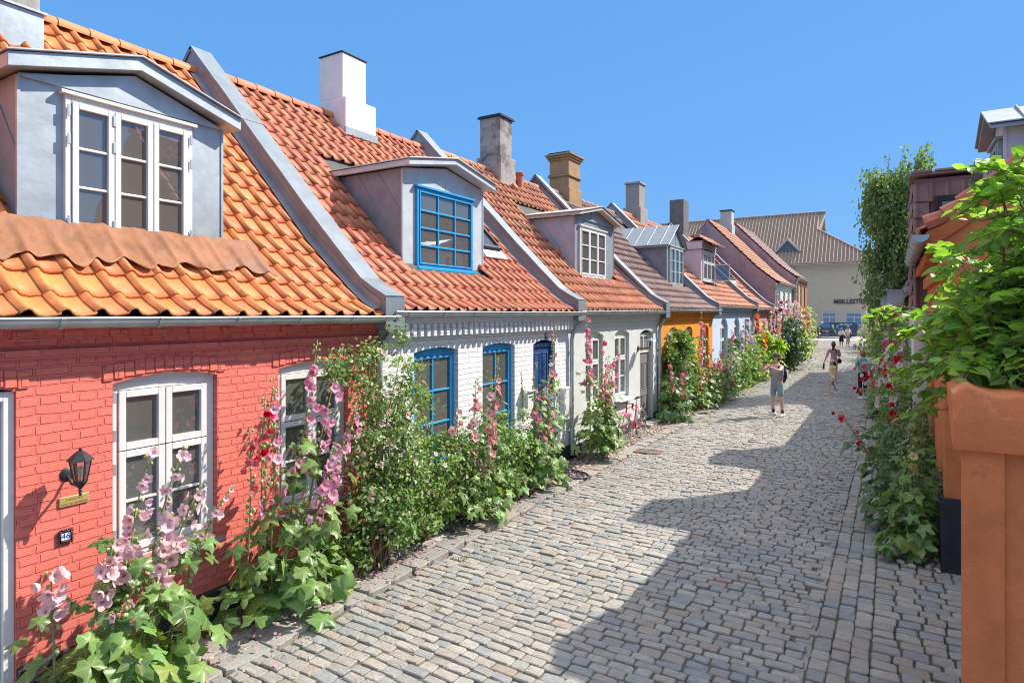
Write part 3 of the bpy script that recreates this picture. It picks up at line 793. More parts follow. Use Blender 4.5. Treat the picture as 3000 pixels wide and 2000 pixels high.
# --- blue house
W_BLU = mat('pale_blue_plaster', (.50, .60, .78), .75, .04, 3, .004, 20)
BLUDARK = mat('slate_blue_paint', (.17, .23, .33), .6, .1, 5)
h = lroot('plastered_house', 'pale blue plastered house with arched windows and weathered orange roof', 22.6)
L = 7.3; P = dprof(.30)
def lx(Y): return Y-22.6
ops = [arch_pts(lx(23.8), lx(25.0), 1.0, 2.75, .3), arch_pts(lx(26.1), lx(27.2), 1.0, 2.75, .3), arch_pts(lx(28.25), lx(29.3), .3, 2.65, 0)]
house_shell(h, L, 3.15, P, W_BLU, ops, BLUDARK, .4, depth=.2)
mb = MB(); mb.box(0, L, -.07, -.001, 2.98, 3.17, 1); mb.box(0, L, -.05, -.001, 2.86, 2.9, 1); mb.build('cornice', [W_BLU, W_BLU], h, bevel=.01)
for (a, b) in ((23.8, 25.0), (26.1, 27.2)): make_window(h, lx(a), lx(b), 1.0, 2.75, .12, WHITE, C22, rise=.3, w=.06, cw=.05, sill=.06, curtain=[(0, .3)])
panel_door(h, lx(28.25), lx(29.3), .3, 2.65, .12, mat('sky_blue_door', (.22, .36, .52), .5, .06, 8), framem=W_BLU)
# casement standing open into the street
mb = MB(); frame_bars(mb, 0, .55, 1.06, 1.95, 0, .05, .04); c = mb.build('casement', WHITE, h); c.location = (lx(24.98), .05, 0); c.rotation_euler = (0, 0, R(-70))
g = MB(); g.add([(.05, .02, 1.1), (.5, .02, 1.1), (.5, .02, 1.9), (.05, .02, 1.9)], [(0, 1, 2, 3)]); g.build('pane', GLASS_FAR, c, recalc=False)
tile_roof('roof', P, .15, L-.14, .225, .33, T_FAR, h, 11, holes=[(lx(24.9), lx(27.2), .85, 3.0)])
gutter(h, -.0, L+.1, -.22, 3.16, .06, down=(L-.05, .1))
parapet(h, L+.02, P, .3, side=mat('dark_parapet', (.2, .19, .21), .8, .15, 3, .006, 15))
W_LIL = mat('lilac_boards', (.52, .47, .52), .7, .08, 5, .003, 20)
d = dormer(h, P, lx(24.9), lx(27.1), 1.0, 4.15, 5.45, 5.5, .05, WHITE, W_LIL, W_LIL, (lx(25.05), lx(26.95), 4.22, 5.38), WHITE, [(0, .33, 0, .64, 1, 1), (.33, .66, 0, .64, 1, 1), (.66, 1, 0, .64, 1, 1), (0, .33, .64, 1, 2, 1), (.33, .66, .64, 1, 2, 1), (.66, 1, .64, 1, 2, 1)], ovf=.05, fascia=.3, wkw=dict(w=.05, cw=.04))
tp = [(.62, 5.66), (1.15, 5.98)]
tile_roof('pent_roof', tp, lx(24.85), lx(27.15), .22, .2, T_FAR, d, 3)
mb = MB(); frame_bars(mb, 0, .62, 4.26, 4.98, 0, .045, .04); c = mb.build('casement', WHITE, d); c.location = (lx(26.9), .95, 0); c.rotation_euler = (0, 0, R(-75))
g = MB(); g.add([(.05, .02, 4.3), (.57, .02, 4.3), (.57, .02, 4.94), (.05, .02, 4.94)], [(0, 1, 2, 3)]); g.build('pane', GLASS_FAR, c, recalc=False)
chimney(h, lx(24.6), 3.45, .7, .6, 6.3, 7.3, 8.3, mat('grey_chimney', (.30, .28, .27), .85, .15, 5, .006, 20, stain=(.17, .16, .15), stain_s=2), plinth_extra=.09, capm=CONCRETE)

# --- two more low houses, then the taller ones
def plain_house(name, label, Y0, L, X, dz, wallm, tilem, gablem, par_side, ops_=None, wm=WHITE, chim=None, seed=1, rz=0, tw=.25, par=True, plinth=TAR, cop=None, skyl=None, parat=None):
    h = lroot(name, label, Y0, X, rz); P = dprof(dz)
    ops_ = ops_ or []
    house_shell(h, L, 2.86+dz, P, wallm, [arch_pts(*o, .1) for o in ops_], plinth, .3, gablem=gablem, depth=.14)
    for o in ops_: make_window(h, o[0], o[1], o[2], o[3], .07, wm, C22, rise=.1, w=.06, cw=.05, glass=GLASS_FAR)
    tile_roof('roof', P, .05, L-.1, tw, .33, tilem, h, seed)
    gutter(h, 0, L, -.22, 2.86+dz, .06, down=(.1, .1))
    mb = MB(); mb.box(0, L, -.08, -.001, 2.72+dz, 2.86+dz); mb.build('cornice', wallm, h)
    if par: parapet(h, L+.02 if parat is None else parat, P, .3, side=par_side, cap=cop)
    if chim: chimney(h, *chim)
    for s in (skyl or []): skylight(h, P, *s)
    return h
RUST = mat('rust_red_plaster', (.34, .10, .06), .8, .1, 3, .004, 15)
PINKP = mat('pink_plaster', (.52, .28, .24), .8, .08, 3, .004, 15)
PURP = mat('mauve_plaster', (.33, .265, .285), .9, .14, 1.5, .01, 8, stain=(.20, .15, .17), stain_s=.8, stain_pos=.55)
DCHIM = mat('black_chimney', (.15, .15, .145), .9, .2, 4, .008, 15)
plain_house('plastered_house', 'low terracotta plastered house behind tall pink hollyhocks, with roof skylights', 29.95, 4.4, XF, .25, PINKP, T_FAR, RUST, RUST, [(.8, 1.7, .9, 2.5), (2.6, 3.4, .2, 2.5)],
            chim=(.5, 3.3, .9, .7, 6.3, 7.0, 8.55, DCHIM, .0, None, False), seed=21, skyl=[(1.6, 3.2, 1.5, 2.9)])
plain_house('plastered_house', 'narrow rust red house squeezed against the tall mauve gable', 34.45, 2.5, XF, .2, RUST, T_FAR, RUST, RUST, [(.8, 1.7, .9, 2.4)], seed=22, par=False)
GRNW = mat('pale_green_boards', (.60, .64, .58), .7, .05, 3, .003, 20)
h = plain_house('tall_house', 'taller pale green house with a bare mauve plaster gable', 37.0, 6.5, XF-.05, 1.75, GRNW, T_FAR, PURP, PURP, [(.7, 1.7, 2.7, 4.2), (2.6, 3.6, 2.7, 4.2), (4.5, 5.5, 2.7, 4.2), (.7, 1.7, .9, 2.2), (4.5, 5.5, .9, 2.2)], seed=23, par=False,
            chim=(4.8, 3.4, .8, .7, 7.9, 8.7, 9.6, mat('pale_chimney', (.45, .45, .43), .8), .05))
ORB = mat('orange_boarding', (.66, .30, .10), .7, .08, 4, .003, 30)
h = plain_house('tall_house', 'orange half timbered house under a brown tiled roof, beyond the mauve gable', 43.5, 6.6, XF+.12, 2.35, ORB, T_DRK, PURP, PURP, [(.7, 1.7, 3.3, 4.8), (2.6, 3.6, 3.3, 4.8), (4.6, 5.6, 3.3, 4.8), (.7, 1.7, .9, 2.3), (4.5, 5.5, .9, 2.3)], seed=24, par=False)
mb = MB()
for k in range(8): mb.box(.1+k*.9, .22+k*.9, -.02, -.001, .3, 5.0)
for z in (2.55, 2.9, 5.0): mb.box(0, 6.6, -.03, -.0205, z, z+.14)
mb.build('timber_frame', mat('dark_timber', (.07, .055, .05), .8), h)
plain_house('low_house', 'low pink house at the end of the left row before the brick building', 50.3, 8.0, -7.0, .2, PINKP, T_FAR, PINKP, PINKP, [(1, 2, .9, 2.4), (3.5, 4.5, .9, 2.4), (6, 7, .9, 2.4)], seed=25, par=False)

# ------------------------------------------------------------------ big brick building closing the street
YB = brick_mat('yellow_grey_brick', (.53, .425, .29), bw=.26, bh=.085, depth=.006, var=.12, mcol=(.50, .42, .31), relief=False)
b = thing('brick_building', 'long yellow brick building with steep brown corrugated roof closing the street', 'building', (-2.2, 92, 0))
W0 = -34; HB = 9.75
mb = MB()
WN = [(-5.85, -4.1), (-3.1, -1.15)]
holes = [[(a, .8), (c_, .8), (c_, 3.1), (a, 3.1)] for a, c_ in WN]+[[(-10.6, 7.7), (-9.7, 7.7), (-9.7, 9.2), (-10.6, 9.2)]]
wall_with_holes(mb, [(W0, 0), (.4, 0), (.4, HB), (W0, HB)], holes, 0, .2, 0, 0)
mb.add([(.4, 0, 0), (.4, 14, 0), (.4, 14, HB), (.4, 0, HB)], [(0, 1, 2, 3)], 0)
mb.add([(W0, 14, 0), (.4, 14, 0), (.4, 14, HB), (W0, 14, HB)], [(0, 1, 2, 3)], 0)
mb.add([(W0, 0, 0), (W0, 14, 0), (W0, 14, HB), (W0, 0, HB)], [(0, 1, 2, 3)], 0)
mb.add([(W0, .6, .0), (.3, .6, .0), (.3, .6, 9.3), (W0, .6, 9.3)], [(0, 1, 2, 3)], 1)
mb.build('wall', [YB, DARKIN], b, recalc=False)
for a, c_ in WN:
    f = make_window(b, a, c_, .8, 3.1, .06, mat('aluminium_frame', (.6, .62, .64), .4, .05, 5, metal=.5), [(0, .55, 0, .72, 1, 1), (.55, 1, 0, .72, 1, 1), (0, 1, .72, 1, 1, 1)], w=.09, cw=.06, glass=glass_mat('blue_glass', (.3, .4, .5), .0, .2, (.16, .30, .42)))
make_window(b, -10.6, -9.7, 7.7, 9.2, .06, BLACK, [(0, 1, 0, 1, 1, 1)], w=.12, glass=MATS['blue_glass'])
# roof: tiled slope with half hip on the right
RB = mat('brown_roof_tile', (.34, .245, .18), .6, .14, 3, .002, 30, stain=(.20, .13, .10), stain_s=.5)
mb = MB(); yr, zr = 6.6, 17.3; e = .55
xr, xh = -6.1, .95       # ridge end, hip foot
pitch = .46; n = int((xh-W0)/pitch); VS = []; FS = []
zg = HB-.25; y0 = -e; sl = (zr-zg)/(yr-y0)
zk = 14.6                # gablet sill height on the ridge end
def hip_top(x):
    if x <= xr-.6: return zr
    return max(zg+.02, zg+(zk-zg)*(xh-x)/(xh-(xr-.6)))
for i in range(n):
    for k in range(6):
        uu = (0, .14, .30, .46, .60, .74, 1.0)
        xx0 = W0+(i+uu[k])*pitch; xx1 = W0+(i+uu[k+1])*pitch
        if xx0 > xh: continue
        hf = (0, .2, .16, .10, .05, 0, 0)
        h0, h1 = hf[k], hf[k+1]
        za, zb = hip_top(xx0), hip_top(xx1)
        ya, yb = y0+(za-zg)/sl, y0+(zb-zg)/sl
        o = len(VS)
        nx = (-sl/math.hypot(1, sl), 1/math.hypot(1, sl))
        VS += [(xx0, y0+nx[0]*h0, zg+nx[1]*h0), (xx1, y0+nx[0]*h1, zg+nx[1]*h1), (xx1, yb+nx[0]*h1, zb+nx[1]*h1), (xx0, ya+nx[0]*h0, za+nx[1]*h0)]
        FS.append((o, o+1, o+2, o+3))
mb.add(VS, FS, 0)
# hip side and back slopes
xg = xr-.6; yk = y0+(zk-zg)/sl
mb.add([(xh, y0, zg), (xh, 14.5, zg), (xg, 2*yr-yk, zk), (xg, yk, zk)], [(0, 1, 2, 3)], 0)
mb.add([(xg+.02, yk, zk), (xg+.02, 2*yr-yk, zk), (xr+.2, yr, zr)], [(0, 1, 2)], 1)
mb.add([(xg, yr, zr), (xg, yk, zk), (xr+.2, yr, zr)], [(0, 1, 2)], 0)
mb.add([(W0, yr, zr), (xr, yr, zr), (xr, 13.7, zg), (W0, 13.7, zg)], [(0, 1, 2, 3)], 0)
mb.add([(W0, y0, zg-.12), (xh, y0, zg-.12), (xh, y0, zg+.0), (W0, y0, zg+.0)], [(0, 1, 2, 3)], 1)
mb.add([(W0, y0, zg-.12), (xh, y0, zg-.12), (xh, .2, zg-.12), (W0, .2, zg-.12)], [(0, 1, 2, 3)], 1)
rf = mb.build('roof', [RB, WOOD], b, recalc=False)
m2 = MB(); m2.tube([(W0, yr, zr+.05), (xr+.2, yr, zr+.05)], .2, 8); m2.tube([(xh, y0, zg+.05), (xg, yk, zk+.05)], .17, 8); m2.build('ridge', RB, rf)
for xc in (-14.1, -10.2):
    d = MB(); w = 1.8; zb_, zt_ = 11.4, 13.4
    yb = y0+(zb_-zg)/sl-.15; yt = y0+(zt_-zg)/sl+.3
    d.add([(xc-w+.3, yb+.1, zb_+.05), (xc+w-.3, yb+.1, zb_+.05), (xc, yb+.1, zt_-.25)], [(0, 1, 2)], 1)
    for s in (-1, 1):
        d.prism([(xc+s*w, zb_), (xc+s*(w-.35), zb_), (xc, zt_-.4), (xc, zt_)], 'y', yb-.12, yt, 0)
    d.build('triangular_dormer', [WOOD, mat('slate_boards', (.10, .13, .15), .6, .1, 6)], rf)
mb = MB(); half_pipe(mb, W0, xh, y0-.1, zg-.02, .12); mb.tube([(-19.5, -.15, 0), (-19.5, -.15, 9.3)], .08, 8); mb.tube([(-9.3, -.15, 0), (-9.3, -.15, 9.3)], .12, 8); mb.build('gutter', ZINC, b, smooth=True)
t = text_mesh('lettering', 'MØLLESTIEN', .82, mat('letter_grey', (.07, .065, .06), .6), b, .03, bold=.022)
t.rotation_euler = (R(90), 0, 0); t.location = (-2.42, -.05, 4.45); t.scale = (3.95/max(.1, t.dimensions.x), 1, 1)
# ------------------------------------------------------------------ the right side of the street
ORW = mat('orange_lime_plaster', (.60, .185, .065), .85, .16, 4.5, .006, 65, stain=(.47, .15, .065), stain_s=4.5, stain_pos=.57)
def rroot(name, label, Yfar, X=.5, cat='house', rz=0): return thing(name, label, cat, (X, Yfar, 0), R(-90)+rz, 'houses on the right')
h = rroot('plastered_house', 'orange plastered house on the right with grey boarded dormers, half hidden by the vine', 12.6)
L = 4.1; P = dprof(.95)
ops = [arch_pts(1.2, 2.2, .9, 2.5, .1)]
house_shell(h, L, 3.75, P, ORW, ops, TAR, .83, depth=.14)
for (a, b_, z) in ((1.2, 2.2, .9),): make_window(h, a, b_, z, 2.5 if z > .5 else 2.4, .07, WHITE, C22, rise=.1, glass=GLASS_FAR)
mb = MB(); mb.box(L+.001, L+.035, -.035, 3.0, 0, .83); mb.build('gable_plinth', TAR, h)
mb = MB()
for k in range(9): mb.box(.1+k*.4, .24+k*.4, -.16, -.001, 3.52, 3.66)
mb.box(0, L, -.06, -.001, 3.3, 3.47); mb.build('cornice', ORW, h, bevel=.01)
tile_roof('roof', P, .0, L, .25, .32, T_WHT, h, 31, holes=[(3.0, 3.85, .6, 3), (.2, .9, .7, 3)])
gutter(h, -.1, L+.12, -.23, 3.79, .085)
# verge capping tiles on the gable facing the viewer
mb = MB()
for (a, b_), (c_, d_) in zip(P, P[1:]):
    n = max(1, int(math.hypot(c_-a, d_-b_)/.33))
    for k in range(n):
        y1, z1 = a+(c_-a)*k/n, b_+(d_-b_)*k/n; y2, z2 = a+(c_-a)*(k+1.08)/n, b_+(d_-b_)*(k+1.08)/n
        mb.tube([(L-.02, y1, z1+.075), (L-.02, y2, z2+.05)], [.10, .085], 8)
mb.build('verge', T_WHT, h, smooth=True)
mb = MB(); mb.prism([(y, z-.03) for y, z in P]+[(y, z-.2) for y, z in P[::-1]], 'x', L+.001, L+.03); mb.build('verge_board', mat('orange_board', (.50, .13, .04), .7), h)
LGREY = mat('pale_grey_boards', (.56, .56, .57), .7, .06, 3, .003, 18)
SLATEG = mat('grey_window_paint', (.24, .33, .38), .5)
C12 = [(0, .5, 0, 1, 1, 2), (.5, 1, 0, 1, 1, 2)]
dormer(h, P, 2.95, 3.88, .56, 4.1, 4.98, 5.2, .14, LGREY, LGREY, ZINC_L, (3.1, 3.75, 4.2, 4.86), SLATEG, C12, ovf=.14, fascia=.05, seams=3)
dormer(h, P, .15, .95, .72, 4.3, 5.0, 5.2, .06, LGREY, LGREY, ZINC_L, (.3, .8, 4.45, 4.9), SLATEG, C12, ovf=.1, fascia=.05)

# tile hung narrow wing with white ground floor
T_HUNG = mat('tile_hanging', (.25, .165, .15), .7, .2, 5, .003, 40, island=.2, stain=(.17, .12, .115), stain_s=1.5)
WPL = mat('white_plaster_wall', (.72, .71, .68), .8, .05, 3, .004, 20)
h = thing('tile_hung_house', 'narrow house clad in dark red hanging tiles over a white ground floor', 'house', (.31, 12.7, 0), 0, 'houses on the right')
mb = MB(); mb.box(0, 4, 0, 1.0, 0, 3.0); mb.build('wall', WPL, h)
mb = MB(); mb.box(.03, 4, .03, .97, 3.0, 5.2); mb.build('upper_wall', T_HUNG, h)
def hung(name, x0, x1, z0, z1, hole, frame):
    """tile hanging on a vertical face; frame(u,out,z)->point"""
    tw, cr = .22, .262; nc = int((x1-x0)/tw); nr = int((z1-z0)/cr); V = []; F = []
    us = [-.05, .06, .16, .28, .42, .64, .86, 1.0]; hs = [.01, .04, .05, .03, .006, -.004, .0, .008]
    r = random.Random(4)
    for j in range(nr):
        for i in range(nc):
            xc, zc = x0+(i+.5)*tw, z0+(j+.5)*cr
            if hole and hole[0] < xc < hole[1] and hole[2] < zc < hole[3]: continue
            o = len(V); js = r.uniform(-.012, .012)
            for (z, lift) in ((z0+j*cr-.03+js, .055), (z0+(j+1)*cr+.02, .02)):
                for u, hh in zip(us, hs): V.append(frame(x0+(i+u)*tw, hh+lift, z))
            for u, hh in zip(us, hs): V.append(frame(x0+(i+u)*tw, hh+.03, z0+j*cr-.03+js))
            for p in range(7): F += [(o+p, o+p+1, o+8+p+1, o+8+p), (o+16+p, o+16+p+1, o+p+1, o+p)]
    mb = MB(); mb.add(V, F); return mb.build(name, T_HUNG, h, recalc=False)
hung('tile_hanging', .0, 3.9, 3.0, 5.25, (.32, .92, 4.3, 4.85), lambda x, o, z: (x, .03-o, z))
hung('tile_hanging', .0, 1.0, 3.0, 5.25, None, lambda x, o, z: (.03-o, x, z))
make_window(h, .30, .94, 4.28, 4.88, -.08, BLACK, [(0, 1, 0, 1, 1, 1)], w=.05, glass=GLASS_FAR)
mb = MB(); mb.box(-.06, 4, -.08, 1.06, 5.25, 5.29)
for k in range(12): mb.box(-.04+k*.34, .26+k*.34, -.10, 1.08, 5.29+.006*(k % 2), 5.33)
mb.build('roof', T_HUNG, h)
h = rroot('plastered_house', 'white plastered low house on the right hidden behind red and white hollyhocks', 27.5, .48)
L = 14.2; P = dprof(.55)
ops = [arch_pts(1+2.6*k, 2+2.6*k, .9, 2.4, .1) for k in range(5)]
house_shell(h, L, 3.3, P, WPL, ops, TAR, .3)
for k in range(5): make_window(h, 1+2.6*k, 2+2.6*k, .9, 2.4, .07, WHITE, C22, rise=.1, glass=GLASS_FAR)
tile_roof('roof', P, 0, L, .26, .33, T_DRK, h, 33, holes=[(9.7, 11.0, -.5, 2)]); gutter(h, 0, L, -.22, 3.4, .065)
dormer(h, P, 9.7, 11.0, .02, 3.2, 5.1, 5.3, .08, LGREY, LGREY, ZINC, (9.9, 10.8, 3.3, 4.9), WHITE, C12, ovf=.1)
h = rroot('brick_house', 'two storey pale brick house on the right behind the weeping birch', 38.2, .55)
P = dprof(2.9); L = 10
ops = [arch_pts(1+2.4*k, 2+2.4*k, z, z+1.4, 0) for k in range(4) for z in (.9, 3.4)]
PALEB = brick_mat('pale_brick', (.5, .46, .42), var=.1)
house_shell(h, L, 5.7, P, PALEB, ops, TAR, .3)
for o in ops: make_window(h, o[0][0], o[1][0], o[0][1], o[2][1], .07, WHITE, C22, glass=GLASS_FAR)
tile_roof('roof', P, 0, L, .28, .34, T_DRK, h, 34); gutter(h, 0, L, -.22, 5.7, .07)

# garden pier at the right edge, capped, orange plaster
p = thing('garden_pier', 'orange plastered garden pier with a wavy moulded cap at the right edge', 'pier', (.36, 4.7, 0))
mb = MB(); fp = [(0, 0), (1.3, 0), (1.3, .55), (.048, .55)]
mb.prism(fp, 'z', 0, 2.10); mb.build('pier_shaft', ORW, p, bevel=.02, seg=3)
mb = MB(); mb.box(.0, .212, -.03, -.0015, 0, 2.09); mb.build('pilaster', ORW, p, bevel=.012, seg=3)
# cap: front sheet with wavy upper edge
n = 60; vs = []; r = random.Random(5)
def top(t): return 2.40+.022*math.sin(t*9+.5)+.014*math.sin(t*21+1)+(.03*math.exp(-((t-.03)/.04)**2))
mb = MB(); x0, x1 = -.045, 1.34
for i in range(n+1):
    t = i/n; x = x0+(x1-x0)*t; tp_ = top(x)
    vs += [(x, -.065, 2.075), (x, -.075, 2.12), (x, -.072, tp_-.03), (x, -.055, tp_), (x, .5, tp_+.02), (x+.03*(1-t), .58, 2.075)]
for i in range(n):
    a = i*6
    for k in range(5): mb.add([], [])
    mb.f += [(a+k, a+6+k, a+7+k, a+1+k) for k in range(5)]; mb.m += [0]*5
    mb.f.append((a+5, a+11, a+6, a)); mb.m.append(0)
mb.v = vs; mb.f += [tuple(range(6)), tuple(n*6+k for k in range(6))]; mb.m += [0, 0]
mb.build('pier_cap', mat('pier_cap_plaster', (.60, .18, .06), .7, .08, 3, .012, 14, stain=(.70, .33, .14), stain_s=3.5, stain_pos=.56), p, smooth=True)

# street lamps on wall brackets
def box_lamp(label, X, Y, Z, s, wallx):
    s = s*.68
    o = thing('street_lamp', label, 'lamp', (X, Y, Z), 0, 'box lanterns on wall brackets')
    mb = MB(); mb.box(-.36*s, .36*s, -.36*s, .36*s, .48*s, .51*s); mb.build('cap', ZINC_L, o)
    mb = MB(); c = [(-.25, -.25), (.25, -.25), (.25, .25), (-.25, .25)]
    mb.prism([(a*s*.8, b_*s*.8) for a, b_ in c], 'z', -.035*s, -.0) ; mb.build('base', ZINC_L, o)
    mb = MB()
    for k in range(4):
        (a, b_), (c_, d_) = c[k], c[(k+1) % 4]
        mb.add([(a*s, b_*s, 0), (c_*s, d_*s, 0), (c_*s, d_*s, .478*s), (a*s, b_*s, .478*s)], [(0, 1, 2, 3)])
    mb.build('lamp_glass', PANEL, o, recalc=False)
    mb = MB(); mb.lathe([(.19*s, .02*s), (.05*s, .2*s), (.045*s, .42*s)], (0, 0, 0), 12); mb.build('reflector', WHITE, o, smooth=True)
    mb = MB(); mb.lathe([(.13*s, -.036*s), (.11*s, -.14*s), (.07*s, -.15*s), (.065*s, -.3*s)], (0, 0, 0), 12)
    mb.tube([(0, 0, -.3*s), (wallx-X, .0, -.3*s)], .035*s, 8); mb.build('bracket', ZINC, o, smooth=True)
    return o
PANEL = glass_mat('pink_acrylic', (.9, .75, .75), .2, .6, (.62, .46, .45))
box_lamp('larger box lantern with pinkish panels on a wall bracket beside the tile hung house', .06, 15.6, 3.1, .9, .40)
box_lamp('smaller box lantern with pinkish panels further along the right wall', -.20, 24.5, 3.15, .85, .48)

# ------------------------------------------------------------------ things fixed to the left walls
def XW(d): return XF+d
# coach lantern of the red house
o = thing('wall_lantern', 'black coach lantern on a curved wall arm beside the white door', 'lantern', (XW(.21), 2.30, 1.60))
o.scale = (.72, .72, .72)
mb = MB()
def frus(mb, r0, z0, r1, z1, n=6):
    mb.lathe([(r0, z0), (r1, z1)], (0, 0, 0), n)
mb.lathe([(.128, .255), (.118, .27), (.075, .315), (.055, .335), (.03, .355), (.012, .36), (.018, .375), (.006, .39)], (0, 0, 0), 6)
mb.build('lantern_roof', BLACK, o)
mb = MB()
for k in range(6):
    a = k*math.pi/3; mb.tube([(.058*math.cos(a), .058*math.sin(a), .03), (.098*math.cos(a), .098*math.sin(a), .256)], .007, 5)
mb.lathe([(.062, .02), (.064, .035)], (0, 0, 0), 6); mb.lathe([(.1, .25), (.1, .262)], (0, 0, 0), 6)
mb.lathe([(.02, -.09), (.012, -.075), (.022, -.06), (.014, -.045), (.05, -.0), (.062, .02)], (0, 0, 0), 10); mb.lathe([(.006, -.12), (.016, -.105), (.01, -.09)], (0, 0, 0), 8)
mb.build('lantern_cage', BLACK, o, smooth=True)
mb = MB()
for k in range(6):
    a, b_ = k*math.pi/3, (k+1)*math.pi/3
    mb.add([(.056*math.cos(a), .056*math.sin(a), .036), (.056*math.cos(b_), .056*math.sin(b_), .036), (.094*math.cos(b_), .094*math.sin(b_), .25), (.094*math.cos(a), .094*math.sin(a), .25)], [(0, 1, 2, 3)])
mb.build('lantern_glass', glass_mat('clear_glass', (.92, .9, .88), .1, .92, (.5, .5, .5)), o, recalc=False)
mb = MB(); mb.lathe([(.012, .04), (.012, .09), (.028, .13), (.024, .17), (.006, .19)], (0, 0, 0), 10); mb.build('bulb', WHITE, o, smooth=True)
mb = MB(); mb.tube([(-.285, 0, .06), (-.2, 0, -.02), (-.12, 0, -.02), (-.04, 0, -.01)], .014, 8); mb.lathe([(.075, 0), (.075, .012), (.05, .03)], (-.298, 0, .07), 14, axis='x')
mb.build('wall_arm', BLACK, o, smooth=True)

def plate(name, label, cat, Y, Z, w, hgt, m, txt, tm, ts, X=XF, border=None, rzf=R(90), group=None, dz=()):
    o = thing(name, label, cat, (X, Y, Z), rzf, group)
    mb = MB(); mb.box(-w/2, w/2, -.014, -.003, -hgt/2, hgt/2); mb.build('plate', m, o, bevel=.003, seg=1)
    for i, (t_, z_) in enumerate(txt):
        t = text_mesh('lettering', t_, ts, tm, o, .001); t.rotation_euler = (R(90), 0, 0); t.location = (0, -.0155, z_)
    if border:
        mb = MB()
        k = 26
        frame_bars(mb, -w/2-.006, w/2+.006, -hgt/2-.006, hgt/2+.006, -.022, .008, .018)
        for i in range(k):
            t = i/k*4; s_ = int(t); f = t-s_
            x, z = [(-1+2*f, -1), (1, -1+2*f), (1-2*f, 1), (-1, 1-2*f)][s_]
            mb.ball((x*(w/2+.013), -.015, z*(hgt/2+.013)), .0055 if i % 2 else .0075, 0, 6, 4)
        mb.box(-w/2+.004, w/2-.004, -.0158, -.0142, hgt/2-.010, hgt/2-.006, 1); mb.box(-w/2+.004, w/2-.004, -.0158, -.0142, -hgt/2+.006, -hgt/2+.010, 1)
        mb.build('ornate_border', [border, tm], o, smooth='all')
    return o
NAVY = mat('enamel_blue', (.03, .05, .25), .4)
BRASS = mat('brass', (.62, .46, .17), .38, .1, 8, metal=.5)
plate('house_number', 'blue and white number 46 tile in an ornate dark frame on the red wall', 'house number', 2.285, 1.175, .070, .076, mat('enamel_white', (.8, .8, .8), .3), [('46', 0)], NAVY, .060, border=mat('dark_bronze', (.07, .04, .04), .45, .2, 20, metal=.5))
plate('door_plaque', 'small engraved brass plaque under the coach lantern', 'plaque', 2.345, 1.44, .21, .075, BRASS, [('Center for', .016), ('sorg og eksistens', -.016)], mat('engraving', (.33, .24, .08), .6), .027)
plate('house_number', 'white number 44 plate on blue over the dark blue door', 'house number', 10.13, 2.495, .12, .13, NAVY, [('44', 0)], mat('enamel_white2', (.8, .8, .8), .3), .11)
# lamp beside the grey door
o = thing('wall_lamp', 'old brown wall lamp with flat shade beside the grey door', 'lamp', (XW(0), 15.0, 2.02), R(90))
mb = MB(); mb.lathe([(.07, -.02), (.07, -.005)], (0, 0, 0), 12, axis='y'); mb.tube([(0, -.02, 0), (0, -.30, .02), (0, -.33, .2)], .022, 8); mb.build('wall_arm', mat('rusty_iron', (.13, .085, .07), .8, .2, 10), o, smooth=True)
mb = MB(); mb.lathe([(.15, .2), (.13, .225), (.05, .24), (.03, .27)], (0, -.33, 0), 14); mb.build('lamp_shade', ZINC_L, o, smooth=True)
o = thing('wall_lamp', 'small black bell lamp on the pale blue house', 'lamp', (XW(0), 29.55, 2.05), R(90))
mb = MB(); mb.tube([(0, 0, .28), (0, -.16, .33), (0, -.22, .2)], .018, 8); mb.lathe([(.15, -.1), (.14, -.07), (.09, .02), (.07, .12), (.02, .17)], (0, -.22, .03), 14); mb.build('lamp_shade', BLACK, o, smooth=True)
mb = MB(); mb.box(-.10, .10, -.12, -.005, -.02, .3); mb.prism([(-.16, .302), (-.15, .32), (-.005, .36), (-.005, .302)], 'x', -.12, .12)
o = thing('mailbox', 'white mailbox beside the dark blue door of the white house', 'mailbox', (XW(0), 9.35, 1.25), R(90)); mb.build('mailbox_body', WHITE, o, bevel=.006)
mb = MB(); mb.box(-.07, .07, -.128, -.1215, .2, .215); mb.build('slot', BLACK, o)
o = thing('notice_box', 'white flat notice box on the wall between white and grey houses', 'box', (XW(0), 10.82, 1.15), R(90))
mb = MB(); mb.box(-.16, .16, -.08, -.004, -.32, .32); mb.build('box_body', WHITE, o, bevel=.01); mb = MB(); frame_bars(mb, -.14, .14, -.3, .3, -.088, .02, .0075); mb.build('box_lid', WHITE, o)

# ------------------------------------------------------------------ things on the pavement
o = thing('vent_grate', 'small iron vent grate on the plinth of the red house', 'grate', (XW(.04), 3.98, .14), R(90))
mb = MB(); frame_bars(mb, -.11, .11, -.07, .07, -.02, .015, .018)
for k in range(7): mb.box(-.085+k*.028, -.073+k*.028, -.016, -.004, -.055, .055)
mb.build('grate', BLACK, o)
o = thing('drain_grate', 'rusty iron street drain grate by the kerb', 'drain', (-4.35, 12.55, .0), R(4))
mb = MB(); frame_bars(mb, -.28, .28, -.18, .18, -.0, .03, .02)
mb.v = [(x, z, y+.004) for x, y, z in mb.v]
for k in range(9): mb.box(-.24+k*.055, -.21+k*.055, -.15, .15, .006, .02)
mb.build('grate', mat('rust', (.19, .14, .11), .8, .25, 15), o)
o = thing('doormat', 'black round scrollwork iron doormat before the dark blue door', 'doormat', (-4.98, 9.95, .02))
mb = MB(); pts = lambda r: [(r*.42*math.cos(t*math.pi/14), r*.27*math.sin(t*math.pi/14)*1.1, .015) for t in range(28)]
mb.tube(pts(1), .018, 6, closed=True)
mb.tube(pts(.82), .010, 6, closed=True)
